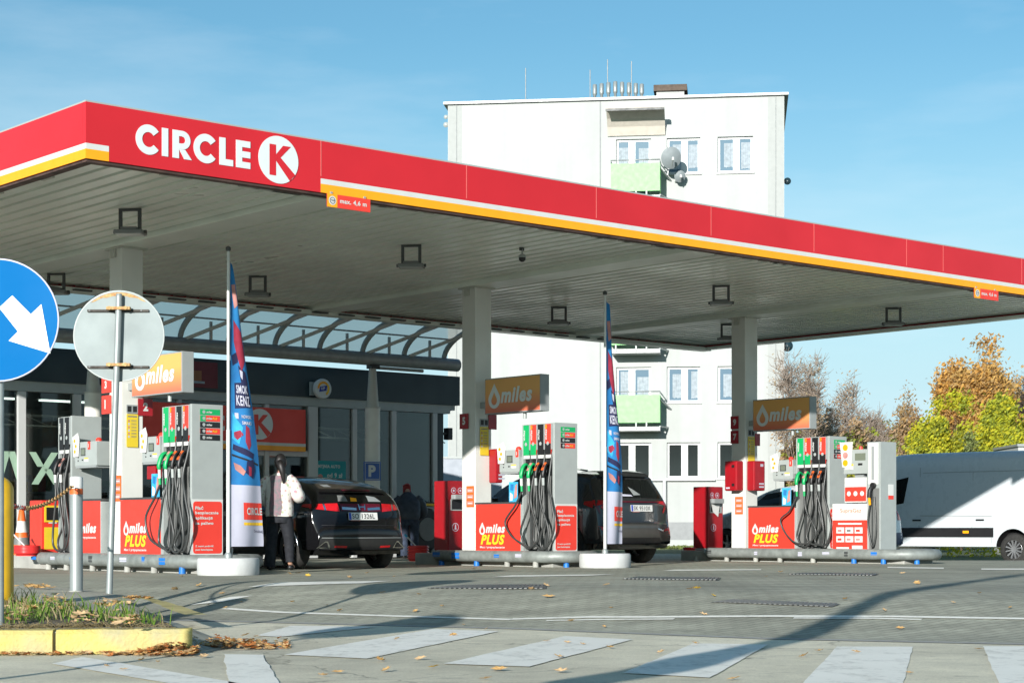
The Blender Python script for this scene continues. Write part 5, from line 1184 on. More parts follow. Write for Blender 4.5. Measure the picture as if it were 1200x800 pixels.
# steel bollard with chain
pS = pt(89.5, 0, 17.7); t = thing('steel_bollard', 'round galvanised steel bollard with white and red bands', 'bollard', (pS.x, pS.y, wz(pS.y)-.01))
hb_ = z_at(557, 17.7)-wz(17.7); m = MB(); m.lathe([(.062, 0), (.062, hb_-.17)], GALV, n=20); m.lathe([(.0625, hb_-.115), (.0625, hb_-.01), (.05, hb_), (.01, hb_+.004)], PLATE, n=20); m.build('tube', t)
m = MB(); m.lathe([(.0632, hb_-.17), (.0632, hb_-.116)], ORANGE2, n=20, cap0=False, cap1=False); m.build('red_band', t)
m = MB(); m.lathe([(.07, 0), (.07, .02)], CONCG, n=16); m.build('foot', t)
pY = pt(-4, 0, 14.9); zY = wz(pY.y); t = thing('yellow_bollard', 'thick rounded yellow bollard standing in the grass', 'bollard', (pY.x, pY.y, zY))
hY = z_at(557, 14.9)-zY; rY = .135; m = MB(); m.lathe([(rY, -.05), (rY, hY-.12)]+[(rY*cos(radians(a)), hY-.12+.12*sin(radians(a))) for a in (15, 30, 45, 60, 75, 88)], BOLY, n=28); m.build('post', t)
m = MB(); m.lathe([(rY+.012, -.03), (rY+.005, .07)], mat('dirty_yellow', (.35, .25, .08), .9, var=.3, scale=14), n=24); m.build('dirty_foot', t)
CH = [pt(86, 569, 17.6), pt(60, 587, 16.9), pt(35, 595, 16.2), pt(15, 592, 15.4), pt(2, 586, 14.95)]
m = MB(); path = spline(CH, 30); acc = 0; last = path[0]; k = 0
def link(m, c, d, flip, mt):
    d = d.normalized(); up = Vector((0, 0, 1)); a = d.cross(up).normalized(); b_ = a.cross(d)
    s = b_ if flip else a; pts = []
    for i in range(13):
        th = 2*pi*i/12; pts.append(c+d*.030*cos(th)+s*.017*sin(th))
    m.tube(pts, .0062, mt, 5, cap=False)
REDW = [mat('chain_red', (.5, .06, .04), .6, var=.2), mat('chain_white', (.65, .63, .6), .6, var=.2)]
for i in range(1, len(path)):
    acc += (path[i]-last).length; last = path[i]
    if acc > .042:
        f = i/len(path); link(m, path[i], path[i]-path[i-1], k % 2, RUST if f < .55 else REDW[(k//4) % 2]); acc = 0; k += 1
tag(m.build('barrier_chain'), 'rusty sagging chain from steel bollard to yellow bollard, partly red and white', 'chain')
# traffic cone
p = pt(25.5, 0, 29.6); t = thing('traffic_cone', 'worn orange traffic cone with white and dark bands beside the red bin', 'traffic cone', (p.x, p.y, 0))
m = MB(); m.box(-.22, .22, -.22, .22, .0, .06, BLACK); m.lathe([(.2, .06), (.19, .1)], BLACK, n=20); m.build('base', t)
m = MB(); m.lathe([(.185, .10), (.135, .36)], ORANGE2, n=22, cap0=False, cap1=False); m.lathe([(.135, .36), (.115, .48)], MGREY, n=22, cap0=False, cap1=False); m.lathe([(.115, .48), (.095, .56)], ORANGE2, n=22, cap0=False, cap1=False); m.lathe([(.095, .56), (.07, .74)], PLATE, n=22, cap0=False, cap1=False); m.lathe([(.07, .74), (.035, .95), (.02, .96)], ORANGE2, n=22, cap0=False); m.build('body', t)
# unseen leaning trunk, shaped to cast the long shadow on the right
t = thing('bare_tree', 'unseen leaning bare trunk outside the left edge, shaped to cast the shadow crossing the road', 'tree', (-2.35, 2.5, -.26))
m = MB(); P = spline([(0, 0, 0), (.05, 0, 1.0), (.12, 0, 1.9), (.42, .0, 2.4), (.65, 0, 3.2), (1.15, 0, 4.6), (1.75, 0, 6.0), (1.95, 0, 6.45)], 5); n = len(P)
m.tube(P, [.15+.02*sin(i*1.3)+.07*math.exp(-((i-15.5)/2.2)**2)-.10*(i/n)**3 for i in range(n)], BARK, 12); m.build('trunk', t)
m = MB(); m.tube([(1.75, 0, 6.0), (2.0, .1, 6.4), (2.2, .1, 6.7)], [.06, .04, .02], BARK, 6); m.build('branch', t)
from mathutils import noise
# ================================================================== VEHICLES
def catmull2(P, n=6):
    return [(v.x, v.y) for v in spline([(a, b, 0) for a, b in P], n)]
class Car:
    """body surface in car coordinates: x across, y forward from the rear bumper, z up"""
    def __init__(s, prof, W0, belt, tumble, L, zb, r=.13, tr=.13, tf=.22, cr=.12, cfr=.25, crown=.03, rl=.6):
        s.P = catmull2(prof, 5); s.W0, s.belt, s.tum, s.L, s.zbf, s.r, s.tr, s.tf, s.cr, s.cfr, s.crown, s.rl = W0, belt, tumble, L, zb, r, tr, tf, cr, cfr, crown, rl
        k = max(range(len(s.P)), key=lambda i: s.P[i][1]); s.top = k; s.rear = s.P[:k+1]
    def W(s, y, z):
        w = s.W0
        if y < s.rl: w *= 1-s.tr*(1-max(0, y)/s.rl)**2
        if y > s.L-1.1: w *= 1-s.tf*((y-s.L+1.1)/1.1)**2
        if z > s.belt: w -= s.tum*(z-s.belt)*(1 if z-s.belt < .1 else 1)
        w -= .035*max(0, (.62-z)/.4)**2
        return w
    def zt(s, y):
        P = s.P
        for i in range(s.top, len(P)-1):
            if P[i][0] <= y <= P[i+1][0]: return P[i][1]+(P[i+1][1]-P[i][1])*(y-P[i][0])/max(1e-6, P[i+1][0]-P[i][0])
        best = P[0][1]
        for i in range(s.top):
            a, b = P[i], P[i+1]
            if min(a[0], b[0]) <= y <= max(a[0], b[0]) and abs(b[0]-a[0]) > 1e-6: best = max(best, a[1]+(b[1]-a[1])*(y-a[0])/(b[0]-a[0]))
        return best
    def Yr(s, z):
        R = s.rear
        for i in range(len(R)-1):
            if R[i][1] <= z <= R[i+1][1]: return R[i][0]+(R[i+1][0]-R[i][0])*(z-R[i][1])/max(1e-6, R[i+1][1]-R[i][1])
        return R[-1][0] if z > R[-1][1] else R[0][0]
    def shift(s, x, y):
        q = (x/s.W0)**2; return s.cr*q*(1-sm(0, 1.1, y))-s.cfr*q*sm(s.L-1.2, s.L, y)
    def ring(s, y, zt):
        zb = min(s.zbf(y), zt-.02); r = min(s.r, (zt-zb)*.45); wr = s.W(y, zt-r); cx = wr-r; pts = []
        for k in range(9):
            x = cx*k/8; pts.append((x, zt-s.crown*(x/wr)**2))
        for k in range(1, 7):
            a = pi/2*(1-k/6); pts.append((cx+r*cos(a), zt-r+r*sin(a)-s.crown*(cx/wr)**2*(sin(a))))
        z1 = zt-r
        for k in range(1, 13):
            z = z1+(zb-z1)*k/12; pts.append((s.W(y, z), z))
        pts += [(s.W(y, zb)-.06, zb-.012), (0, zb-.012)]
        full = pts+[(-x, z) for x, z in pts[-2:0:-1]]
        return [Vector((x, y+s.shift(x, y), z)) for x, z in full]
    def body(s, m, name, parent, wheels, rw, extra=None):
        rings = [s.ring(y, z) for y, z in s.P]; n = len(rings[0]); b = MB()
        vs = [p for r_ in rings for p in r_]
        fs = [(i*n+k, (i+1)*n+k, (i+1)*n+(k+1) % n, i*n+(k+1) % n) for i in range(len(rings)-1) for k in range(n)]
        b.add(vs, fs, m, True); b.add(rings[0], [tuple(range(n))], m); b.add(rings[-1], [tuple(range(n))[::-1]], m)
        bm = bmesh.new(); [bm.verts.new(v) for v in b.v]; bm.verts.ensure_lookup_table()
        for f in b.f:
            try: q = bm.faces.new([bm.verts[i] for i in f]); q.smooth = True
            except ValueError: pass
        bmesh.ops.remove_doubles(bm, verts=bm.verts[:], dist=.0005); bmesh.ops.recalc_face_normals(bm, faces=bm.faces[:])
        me = bpy.data.meshes.new(name); bm.to_mesh(me); bm.free(); me.materials.append(m); me.materials.append(BLACK)
        ob = bpy.data.objects.new(name, me); C.objects.link(ob)
        c = MB()
        for y in wheels:
            for sg in (-1, 1):
                x0, x1 = sorted((sg*(s.W0-.30), sg*(s.W0+.2))); c.lathe([(rw, x0), (rw, x1)], BLACK, (0, y, rw*.9), 36, axis='x')
        cu = c.build('cutter'); cu.data.materials.clear(); cu.data.materials.append(m); cu.data.materials.append(BLACK)
        for p in cu.data.polygons: p.material_index = 1
        md = ob.modifiers.new('b', 'BOOLEAN'); md.operation = 'DIFFERENCE'; md.object = cu; md.solver = 'EXACT'
        dg = bpy.context.evaluated_depsgraph_get(); dg.update(); me2 = bpy.data.meshes.new_from_object(ob.evaluated_get(dg))
        if len(me2.vertices) > 100: ob.modifiers.clear(); ob.data = me2
        bpy.data.objects.remove(cu)
        for p in ob.data.polygons: p.use_smooth = len(p.vertices) < 8 and p.material_index == 0
        try: ob.data.set_sharp_from_angle(angle=radians(35))
        except Exception: pass
        ob.parent = parent; s.ob = ob; return ob
    # points on the surface
    def R(s, x, z):
        y0 = s.Yr(z); zt = z
        wr = s.W(y0, z-.05); cx = wr-s.r; ax = abs(x)
        zz = z+s.crown*(ax/wr)**2
        if ax > cx: d = min(ax-cx, s.r*.999); zz += s.r-sqrt(max(0, s.r**2-d*d))
        y = s.Yr(min(zz, s.rear[-1][1])); return Vector((x, y+s.shift(x, y), z))
    def S(s, sg, y, z):
        zt = s.zt(y); r = s.r; x = s.W(y, z)
        if z > zt-r: wr = s.W(y, zt-r); d = min(z-(zt-r), r*.99); x = wr-r+sqrt(r*r-d*d)
        return Vector((sg*x, y+s.shift(x, y), z))
    def qpatch(s, f, q, b, m, off=.006, nu=10, nv=6):
        def pos(u, v):
            a = (q[0][0]+(q[1][0]-q[0][0])*u, q[0][1]+(q[1][1]-q[0][1])*u); c = (q[3][0]+(q[2][0]-q[3][0])*u, q[3][1]+(q[2][1]-q[3][1])*u)
            return f(a[0]+(c[0]-a[0])*v, a[1]+(c[1]-a[1])*v)
        vs = []; e = 1e-3
        for j in range(nv+1):
            for i in range(nu+1):
                u, v = i/nu, j/nv; p = pos(u, v)
                du = pos(min(1, u+.02), v)-pos(max(0, u-.02), v); dv = pos(u, min(1, v+.02))-pos(u, max(0, v-.02)); n = du.cross(dv)
                if n.length < 1e-9: n = Vector((0, -1, 0))
                n.normalize(); ref = Vector((p.x, p.y-s.L*.45, (p.z-.6)*.5+.05))
                if n.dot(ref) < 0: n = -n
                vs.append(p+n*off)
        b.add(vs, [(j*(nu+1)+i, j*(nu+1)+i+1, (j+1)*(nu+1)+i+1, (j+1)*(nu+1)+i) for j in range(nv) for i in range(nu)], m, True)
def wheel(t, x, y, r, w=.2, spokes=5):
    m = MB(); sg = 1 if x > 0 else -1
    m.lathe([(r*.62, -w/2), (r*.93, -w/2), (r, -w*.36), (r, w*.36), (r*.93, w/2), (r*.62, w/2)], TYRE, (0, 0, 0), 32, False, False, axis='x'); o = m.build('wheel', t, loc=(x-sg*w*.5, y, r))
    m = MB(); m.lathe([(r*.63, -w*.3), (r*.63, w*.38), (r*.58, w*.42)] if sg > 0 else [(r*.63, w*.3), (r*.63, -w*.38), (r*.58, -w*.42)], SILV, (0, 0, 0), 28, False, False, axis='x')
    m.lathe([(r*.57, sg*w*.12), (.02, sg*w*.12)], BLACK, n=24, cap0=False, axis='x')
    for k in range(spokes):
        a = 2*pi*k/spokes+.3; c_, s_ = cos(a), sin(a); m.bar((sg*w*.3, .03*c_, .03*s_), (sg*w*.36, r*.6*c_, r*.6*s_), .05, .03, SILV)
    m.lathe([(.07, sg*w*.25), (.06, sg*w*.4)], SILV, n=14, axis='x'); m.build('rim', o)
def numplate(t, car, cx, z, text):
    p = car.R(cx, z); a = car.R(cx, z+.06); tilt = atan2(a.y-p.y, .06)
    m = MB(); w, h = .52, .114; m.box(-w/2, w/2, -.012, 0, -h/2, h/2, PLATE); m.rect(-w/2+.004, -w/2+.045, -h/2+.004, h/2-.004, (0, -.012, 0), EX, UP, mat('eu_blue', (.01, .05, .4), .4), .002)
    m.text(text, -w/2+.06, -.038, .076, (0, -.012, 0), EX, UP, INK, .012, width=.41); m.rect(-w/2+.03, -w/2+.2, -h/2-.012, -h/2, (0, -.012, 0), EX, UP, SKINPRINT, .002)
    o = m.build('number_plate', t, loc=(p.x, p.y-.01, z)); o.rotation_euler = (-tilt*.8, 0, 0); return o
def vroot(name, lab, cat, x, y, rz): return thing(name, lab, cat, (x, y, gz(x, y)), rz)
# ---- black hatchback
w_ = cf(6.76, 3.92); t = vroot('hatchback_car', 'glossy black hatchback refuelling between the first two pumps, seen from behind', 'car', w_.x, w_.y, ANG-radians(3))
prof = [(.12, .26), (.05, .34), (.0, .48), (.0, .60), (.03, .66), (.09, .80), (.115, .92), (.15, 1.01), (.20, 1.10), (.32, 1.19), (.6, 1.29), (1.0, 1.375), (1.5, 1.435), (1.9, 1.45), (2.4, 1.39), (2.9, 1.16), (3.15, 1.04), (3.6, .93), (3.95, .80), (4.15, .62), (4.24, .45), (4.18, .26)]
K = Car(prof, .885, .84, .50, 4.24, lambda y: .30 if y < .5 else .22, r=.14, tr=.13, cr=.17)
K.body(CARB, 'body', t, (.80, 3.42), .345)
RG_ = mat('brown_reflection_glass', (.055, .047, .038), .08, var=0, spec=.45)  # reflection on the upper rear glass, painted in as a lighter brown
m = MB(); K.qpatch(K.R, [(-.54, 1.205), (.54, 1.205), (.46, 1.385), (-.46, 1.385)], m, RG_, .004, 14, 8); K.qpatch(K.R, [(-.60, 1.02), (.60, 1.02), (.57, 1.135), (-.57, 1.135)], m, CGLASS, .004, 14, 4); o = m.build('rear_window', t)
m = MB(); K.qpatch(K.R, [(-.60, 1.145), (.60, 1.145), (.58, 1.195), (-.58, 1.195)], m, CARB, .03, 14, 3); K.qpatch(K.R, [(-.25, 1.165), (.25, 1.165), (.25, 1.185), (-.25, 1.185)], m, LENSD, .036, 6, 1); m.build('spoiler', t)
m = MB(); K.qpatch(K.R, [(-.38, 1.03), (-.22, 1.03), (-.24, 1.12), (-.36, 1.12)], m, MGREY, .006, 4, 2); K.qpatch(K.R, [(-.17, 1.03), (-.06, 1.03), (-.06, 1.08), (-.16, 1.09)], m, ORANGE, .006, 4, 2); K.qpatch(K.R, [(.15, 1.03), (.4, 1.03), (.3, 1.1), (.14, 1.12)], m, GREY, .006, 4, 2); K.qpatch(K.R, [(-.42, 1.25), (-.30, 1.25), (-.30, 1.29), (-.42, 1.29)], m, GREY, .006, 3, 1); m.build('parcel_shelf_items', t)
for sg in (-1, 1):
    m = MB(); K.qpatch(K.R, [(sg*.80, .915), (sg*.38, .875), (sg*.40, 1.0), (sg*.78, .985)], m, LENS, .008, 14, 4); K.qpatch(lambda a, b_: K.S(sg, a, b_), [(.18, .93), (.42, .95), (.40, .985), (.20, .99)], m, LENS, .006, 6, 2)
    K.qpatch(K.R, [(sg*.62, .895), (sg*.59, .895), (sg*.605, .995), (sg*.635, .99)], m, CHROME, .012, 2, 3); m.build('tail_light', t)
    m = MB(); K.qpatch(K.R, [(sg*.80, .325), (sg*.56, .325), (sg*.62, .43), (sg*.66, .43)], m, CHROME, .012, 4, 3); K.qpatch(K.R, [(sg*.76, .34), (sg*.60, .34), (sg*.63, .41), (sg*.66, .41)], m, BLACK, .018, 4, 3); m.build('exhaust_trim', t)
    m = MB(); K.qpatch(K.R, [(sg*.50, .335), (sg*.30, .33), (sg*.30, .36), (sg*.50, .365)], m, LENS, .008, 4, 1); m.build('reflector', t)
    m = MB(); f = lambda a, b_: K.S(sg, a, b_)
    K.qpatch(f, [(.85, 1.02), (1.55, .98), (1.75, 1.36), (1.45, 1.36)], m, CGLASS, .004, 8, 5); K.qpatch(f, [(1.63, .98), (2.75, .96), (2.35, 1.30), (1.83, 1.36)], m, CGLASS, .004, 10, 5); m.build('side_window', t)
    m = MB(); m.box(min(sg*.9, sg*1.07), max(sg*.9, sg*1.07), 2.65, 2.75, .97, 1.1, CARB); m.build('mirror', t, .03)
    m = MB(); n = 18; P = []
    for k in range(n+1):
        a = radians(8+k*160/n); P.append(K.S(sg, .80+.365*cos(a)*-1, max(.24, .31+.365*sin(a)))+Vector((sg*.006, 0, 0)))
    m.tube(P, .012, CHROME, 6); m.build('arch_trim', t)
    for y in (.80, 3.42): wheel(t, sg*.865, y, .315)
m = MB(); K.qpatch(K.R, [(-.36, .885), (.36, .885), (.36, .995), (-.36, .995)], m, LENSD, .009, 10, 3); K.qpatch(K.R, [(-.34, .905), (-.10, .895), (-.10, .93), (-.34, .945)], m, CHROME, .014, 6, 2); K.qpatch(K.R, [(.10, .895), (.34, .905), (.34, .945), (.10, .93)], m, CHROME, .014, 6, 2)
for x in (-.045, .045): K.qpatch(K.R, [(x-.01, .90), (x+.01, .90), (x*1.25+.01, .985), (x*1.25-.01, .985)], m, CHROME, .018, 2, 3)
K.qpatch(K.R, [(-.04, .935), (.04, .935), (.04, .952), (-.04, .952)], m, CHROME, .0185, 3, 1)
m.build('tail_panel', t); numplate(t, K, .0, .805, 'SO 1326L')
m = MB(); K.qpatch(K.R, [(-.8, .665), (.8, .665), (.8, .672), (-.8, .672)], m, INK, .003, 14, 1); K.qpatch(K.R, [(-.78, .30), (.78, .30), (.74, .47), (-.74, .47)], m, mat('bumper_plastic', (.022, .022, .022), .5, var=.1), .005, 16, 4); m.tube([K.R(x*.08, .478)+Vector((0, -.006, 0)) for x in range(-9, 10)], .006, GREY, 5); m.build('bumper_trim', t)
# ---- dark grey SUV
w_ = cf(13.15, 4.42); t = vroot('suv_car', 'dark grey SUV standing between the second and third pumps, seen from behind', 'car', w_.x, w_.y, ANG-radians(1))
prof = [(.14, .30), (.06, .38), (.0, .52), (.01, .66), (.05, .76), (.08, .95), (.10, 1.08), (.17, 1.20), (.30, 1.38), (.42, 1.53), (.46, 1.585), (.7, 1.625), (1.2, 1.65), (1.8, 1.655), (2.4, 1.61), (2.9, 1.42), (3.3, 1.16), (3.7, 1.05), (4.1, .96), (4.4, .8), (4.5, .6), (4.42, .30)]
K = Car(prof, .935, .98, .36, 4.5, lambda y: .36 if y < .5 else .26, r=.11, tr=.09, cr=.15)
K.body(CARG, 'body', t, (.86, 3.54), .385)
m = MB(); K.qpatch(K.R, [(-.70, 1.17), (.70, 1.17), (.56, 1.50), (-.56, 1.50)], m, CGLASS, .005, 14, 8); o = m.build('rear_window', t)
m = MB(); K.qpatch(K.R, [(-.28, 1.19), (-.05, 1.19), (-.08, 1.22), (-.30, 1.23)], m, FLAGW, .009, 4, 2); K.qpatch(K.R, [(-.02, 1.21), (.16, 1.22), (.02, 1.32), (-.06, 1.36)], m, GREY, .009, 4, 2); m.build('window_stickers', t)
m = MB(); K.qpatch(K.R, [(-.60, 1.53), (.60, 1.53), (.58, 1.60), (-.58, 1.60)], m, CARG, .05, 12, 3); m.build('spoiler', t)
for sg in (-1, 1):
    m = MB(); K.qpatch(K.R, [(sg*.87, 1.02), (sg*.55, 1.08), (sg*.55, 1.11), (sg*.87, 1.12)], m, LENS, .008, 10, 3); K.qpatch(K.R, [(sg*.80, 1.0), (sg*.70, .90), (sg*.67, .91), (sg*.74, 1.04)], m, LENS, .010, 4, 3); K.qpatch(K.R, [(sg*.88, 1.0), (sg*.82, .88), (sg*.80, .89), (sg*.84, 1.03)], m, LENSD, .010, 4, 3)
    K.qpatch(lambda a, b_: K.S(sg, a, b_), [(.16, .98), (.42, 1.05), (.42, 1.10), (.18, 1.11)], m, LENS, .006, 6, 2); m.build('tail_light', t)
    m = MB(); K.qpatch(K.R, [(sg*.86, .60), (sg*.62, .575), (sg*.66, .62), (sg*.86, .67)], m, LENS, .008, 5, 2); K.qpatch(K.R, [(sg*.60, .57), (sg*.44, .62), (sg*.46, .63), (sg*.62, .60)], m, CHROME, .01, 4, 1); m.build('reflector', t)
    m = MB(); f = lambda a, b_: K.S(sg, a, b_)
    K.qpatch(f, [(.75, 1.15), (1.35, 1.08), (1.45, 1.48), (.95, 1.46)], m, CGLASS, .004, 8, 5); K.qpatch(f, [(1.42, 1.08), (3.05, 1.05), (2.55, 1.46), (1.52, 1.49)], m, CGLASS, .004, 12, 5); m.build('side_window', t)
    m = MB(); m.box(min(sg*.95, sg*1.14), max(sg*.95, sg*1.14), 2.8, 2.92, 1.06, 1.2, CARG); m.build('mirror', t, .03)
    m = MB(); m.tube([(sg*.60, .75, 1.655), (sg*.62, 1.0, 1.685), (sg*.62, 2.2, 1.69), (sg*.60, 2.5, 1.65)], .016, GREYL, 6); m.build('roof_rail', t)
    for y in (.86, 3.54): wheel(t, sg*.915, y, .35, .22)
m = MB(); K.qpatch(K.R, [(-.60, 1.085), (.60, 1.085), (.60, 1.105), (-.60, 1.105)], m, LENSD, .012, 10, 1); m.build('light_bar', t)
numplate(t, K, .08, .985, 'SK 9510X')
m = MB(); K.qpatch(K.R, [(-.84, .40), (.84, .40), (.86, .70), (-.86, .70)], m, mat('suv_bumper_plastic', (.05, .048, .043), .55, var=.08), .006, 16, 4); K.qpatch(K.R, [(-.5, .63), (.5, .63), (.5, .675), (-.5, .675)], m, DGREY, .012, 16, 1); K.qpatch(K.R, [(-.60, .37), (.60, .37), (.50, .47), (-.50, .47)], m, BLACK, .013, 10, 2)
K.qpatch(K.R, [(-.62, .84), (-.42, .84), (-.42, .852), (-.62, .852)], m, CHROME, .008, 4, 1); m.build('bumper_trim', t)
# ---- pale car behind the right island
w_ = cf(19.55, 4.1); t = vroot('pale_car', 'pale silver family car mostly hidden behind the right hand pumps', 'car', w_.x, w_.y, ANG)
prof = [(.12, .28), (.04, .36), (.0, .5), (.02, .72), (.06, .95), (.14, 1.06), (.32, 1.32), (.44, 1.44), (.8, 1.50), (1.4, 1.53), (2.0, 1.50), (2.5, 1.38), (3.0, 1.12), (3.3, 1.02), (3.8, .93), (4.1, .75), (4.2, .5), (4.1, .28)]
K = Car(prof, .88, .95, .38, 4.2, lambda y: .3 if y < .5 else .22); K.body(CARS_, 'body', t, (.75, 3.35), .34)
m = MB(); K.qpatch(K.R, [(-.62, 1.08), (.62, 1.08), (.52, 1.38), (-.52, 1.38)], m, CGLASS, .004, 10, 6); m.build('rear_window', t)
for sg in (-1, 1):
    f = lambda a, b_: K.S(sg, a, b_)
    m = MB(); K.qpatch(f, [(.6, 1.02), (1.5, .99), (1.6, 1.42), (.85, 1.38)], m, CGLASS, .004, 8, 5); K.qpatch(f, [(1.57, .99), (2.85, .98), (2.35, 1.34), (1.67, 1.42)], m, CGLASS, .004, 10, 5); m.build('side_window', t)
    m = MB(); K.qpatch(K.R, [(sg*.84, .80), (sg*.62, .80), (sg*.64, 1.0), (sg*.82, 1.0)], m, LENS, .008, 5, 4); m.build('tail_light', t)
    m = MB(); m.box(min(sg*.9, sg*1.06), max(sg*.9, sg*1.06), 2.6, 2.7, .98, 1.1, FRAMEW); m.build('mirror', t, .03)
    for y in (.75, 3.35): wheel(t, sg*.86, y, .31)
m = MB(); K.qpatch(K.R, [(-.8, .32), (.8, .32), (.8, .55), (-.8, .55)], m, mat('navy_bumper', (.05, .08, .16), .4), .006, 12, 3); m.build('bumper_trim', t)
# ---- long white van
Ywh = 42.3; wp = pt(1187, 640, Ywh); RZ = ANG+radians(3)
side = Vector((cos(RZ), sin(RZ), 0)); fwd = Vector((-sin(RZ), cos(RZ), 0)); org = Vector((wp.x, wp.y, 0))+side*1.0-fwd*1.75
t = thing('panel_van', 'long high white panel van parked behind the right island, half in canopy shade', 'van', (org.x, org.y, gz(wp.x, wp.y)), RZ)
prof = [(.06, .42), (.0, .5), (.0, .9), (.02, 1.8), (.05, 2.3), (.12, 2.50), (.3, 2.60), (1.0, 2.64), (3.0, 2.66), (4.8, 2.65), (5.2, 2.56), (5.5, 2.25), (5.85, 1.65), (6.05, 1.3), (6.4, 1.15), (6.7, .9), (6.8, .6), (6.75, .4)]
K = Car(prof, 1.0, 1.2, .055, 6.8, lambda y: .42 if y < 5 else .32, r=.22, tr=.03, tf=.16, cr=.04, cfr=.4, rl=.4); K.body(VANW, 'body', t, (1.75, 5.45), .44)
for sg in (-1, 1):
    f = lambda a, b_: K.S(sg, a, b_)
    m = MB(); K.qpatch(f, [(4.72, 1.45), (5.45, 1.35), (5.12, 1.98), (4.60, 2.08)], m, CGLASS, .005, 8, 5); m.build('cab_window', t)
    m = MB(); K.qpatch(f, [(2.25, .64), (4.9, .64), (4.9, .86), (2.25, .86)], m, BLACK, .018, 16, 2); m.build('rub_strip', t); m = MB(); K.qpatch(f, [(.1, .66), (1.25, .66), (1.25, .84), (.1, .84)], m, BLACK, .018, 8, 2); m.build('rub_strip', t); m = MB(); K.qpatch(f, [(2.9, .73), (3.06, .73), (3.06, .79), (2.9, .79)], m, ORANGE, .024, 3, 1); m.build('side_marker', t)
    m = MB()
    for q in ([(2.3, 1.12), (4.25, 1.14), (4.25, 1.155), (2.3, 1.135)], [(.3, 2.16), (4.2, 2.16), (4.2, 2.175), (.3, 2.175)], [(4.27, .85), (4.285, .85), (4.285, 2.3), (4.27, 2.3)], [(2.82, .85), (2.832, .85), (2.832, 2.16), (2.82, 2.16)], [(2.30, .5), (2.312, .5), (2.312, .66), (2.30, .66)], [(1.4, 1.5), (1.41, 1.5), (1.41, 2.16), (1.4, 2.16)]): K.qpatch(f, q, m, GREY, .003, 12, 1)
    m.build('panel_seam', t)
    m = MB(); K.qpatch(f, [(2.50, 1.02), (2.72, 1.02), (2.72, 1.06), (2.50, 1.06)], m, BLACK, .012, 4, 1); m.build('door_handle', t)
    m = MB(); K.qpatch(f, [(4.22, 1.02), (4.46, 1.02), (4.46, 1.06), (4.22, 1.06)], m, BLACK, .012, 4, 1); m.build('door_handle', t)
    m = MB(); m.box(min(sg*1.0, sg*1.24), max(sg*1.0, sg*1.24), 5.0, 5.12, 1.45, 1.8, BLACK); m.build('mirror', t, .03)
    for y in (1.75, 5.45): wheel(t, sg*.98, y, .36, .24, 12)
# ================================================================== PEOPLE
def skinned(name, J, E, m, parent, sub=2, root=0):
    keys = list(J); me = bpy.data.meshes.new(name); me.from_pydata([J[k][0] for k in keys], [(keys.index(a), keys.index(b_)) for a, b_ in E], [])
    ob = bpy.data.objects.new(name, me); C.objects.link(ob); ob.modifiers.new('s', 'SKIN'); sv = me.skin_vertices[0].data
    for i, k in enumerate(keys):
        r = J[k][1]; sv[i].radius = r if isinstance(r, tuple) else (r, r); sv[i].use_root = i == root
    sd = ob.modifiers.new('u', 'SUBSURF'); sd.levels = sub; sd.render_levels = sub
    dg = bpy.context.evaluated_depsgraph_get(); dg.update(); m2 = bpy.data.meshes.new_from_object(ob.evaluated_get(dg)); ob.modifiers.clear(); ob.data = m2
    m2.materials.clear(); m2.materials.append(m)
    for p in m2.polygons: p.use_smooth = True
    ob.parent = parent; return ob
def hand(J, E, wrist, base, d, side, s=1.0, curl=.5):
    """palm and five separate fingers at the end of an arm chain"""
    d = Vector(d).normalized(); side = Vector(side).normalized(); nrm = d.cross(side).normalized(); w = Vector(J[wrist][0])
    J[base+'p'] = (w+d*.05*s, (.030*s, .018*s)); E.append((wrist, base+'p'))
    J[base+'k'] = (w+d*.085*s, (.032*s, .014*s)); E.append((base+'p', base+'k'))
    for i, (o, L) in enumerate(((-.028, .075), (-.009, .085), (.010, .08), (.028, .062))):
        p1 = w+d*(.10*s)+side*o*s; p2 = p1+(d*(1-curl*.4)+nrm*curl*.6)*L*.5*s; p3 = p2+(d*(1-curl)+nrm*curl)*L*.5*s
        for k, (p, r) in enumerate(((p1, .0095), (p2, .0085), (p3, .007))): J[f'{base}f{i}{k}'] = (p, r*s)
        E += [(base+'k', f'{base}f{i}0'), (f'{base}f{i}0', f'{base}f{i}1'), (f'{base}f{i}1', f'{base}f{i}2')]
    p1 = w+d*.045*s-side*.035*s; p2 = p1+(d*.6-side*.45+nrm*.4)*.04*s; J[base+'t0'] = (p1, .011*s); J[base+'t1'] = (p2, .009*s); E += [(base+'p', base+'t0'), (base+'t0', base+'t1')]
V = Vector
# woman at the hatchback, back to the camera, right hand raised in front of her
wp_ = pt(327, 0, 27.35)
t = thing('person', 'person with black ponytail in a floral jacket and black trousers standing beside the black hatchback', 'person', (wp_.x, wp_.y, gz(wp_.x, wp_.y)), radians(-8))
J = {'pel': (V((0, 0, .92)), (.13, .10)), 'wst': (V((.0, 0, 1.06)), (.12, .09)), 'chs': (V((.0, .01, 1.25)), (.14, .10)), 'nkb': (V((.0, .02, 1.42)), .06), 'nk': (V((.01, .035, 1.48)), .048), 'hd0': (V((.015, .05, 1.54)), (.07, .085)), 'hd1': (V((.02, .05, 1.62)), (.065, .08)), 'hd2': (V((.02, .045, 1.67)), .04), 'nose': (V((.03, .145, 1.555)), .014)}
E = [('pel', 'wst'), ('wst', 'chs'), ('chs', 'nkb'), ('nkb', 'nk'), ('nk', 'hd0'), ('hd0', 'hd1'), ('hd1', 'hd2'), ('hd0', 'nose')]
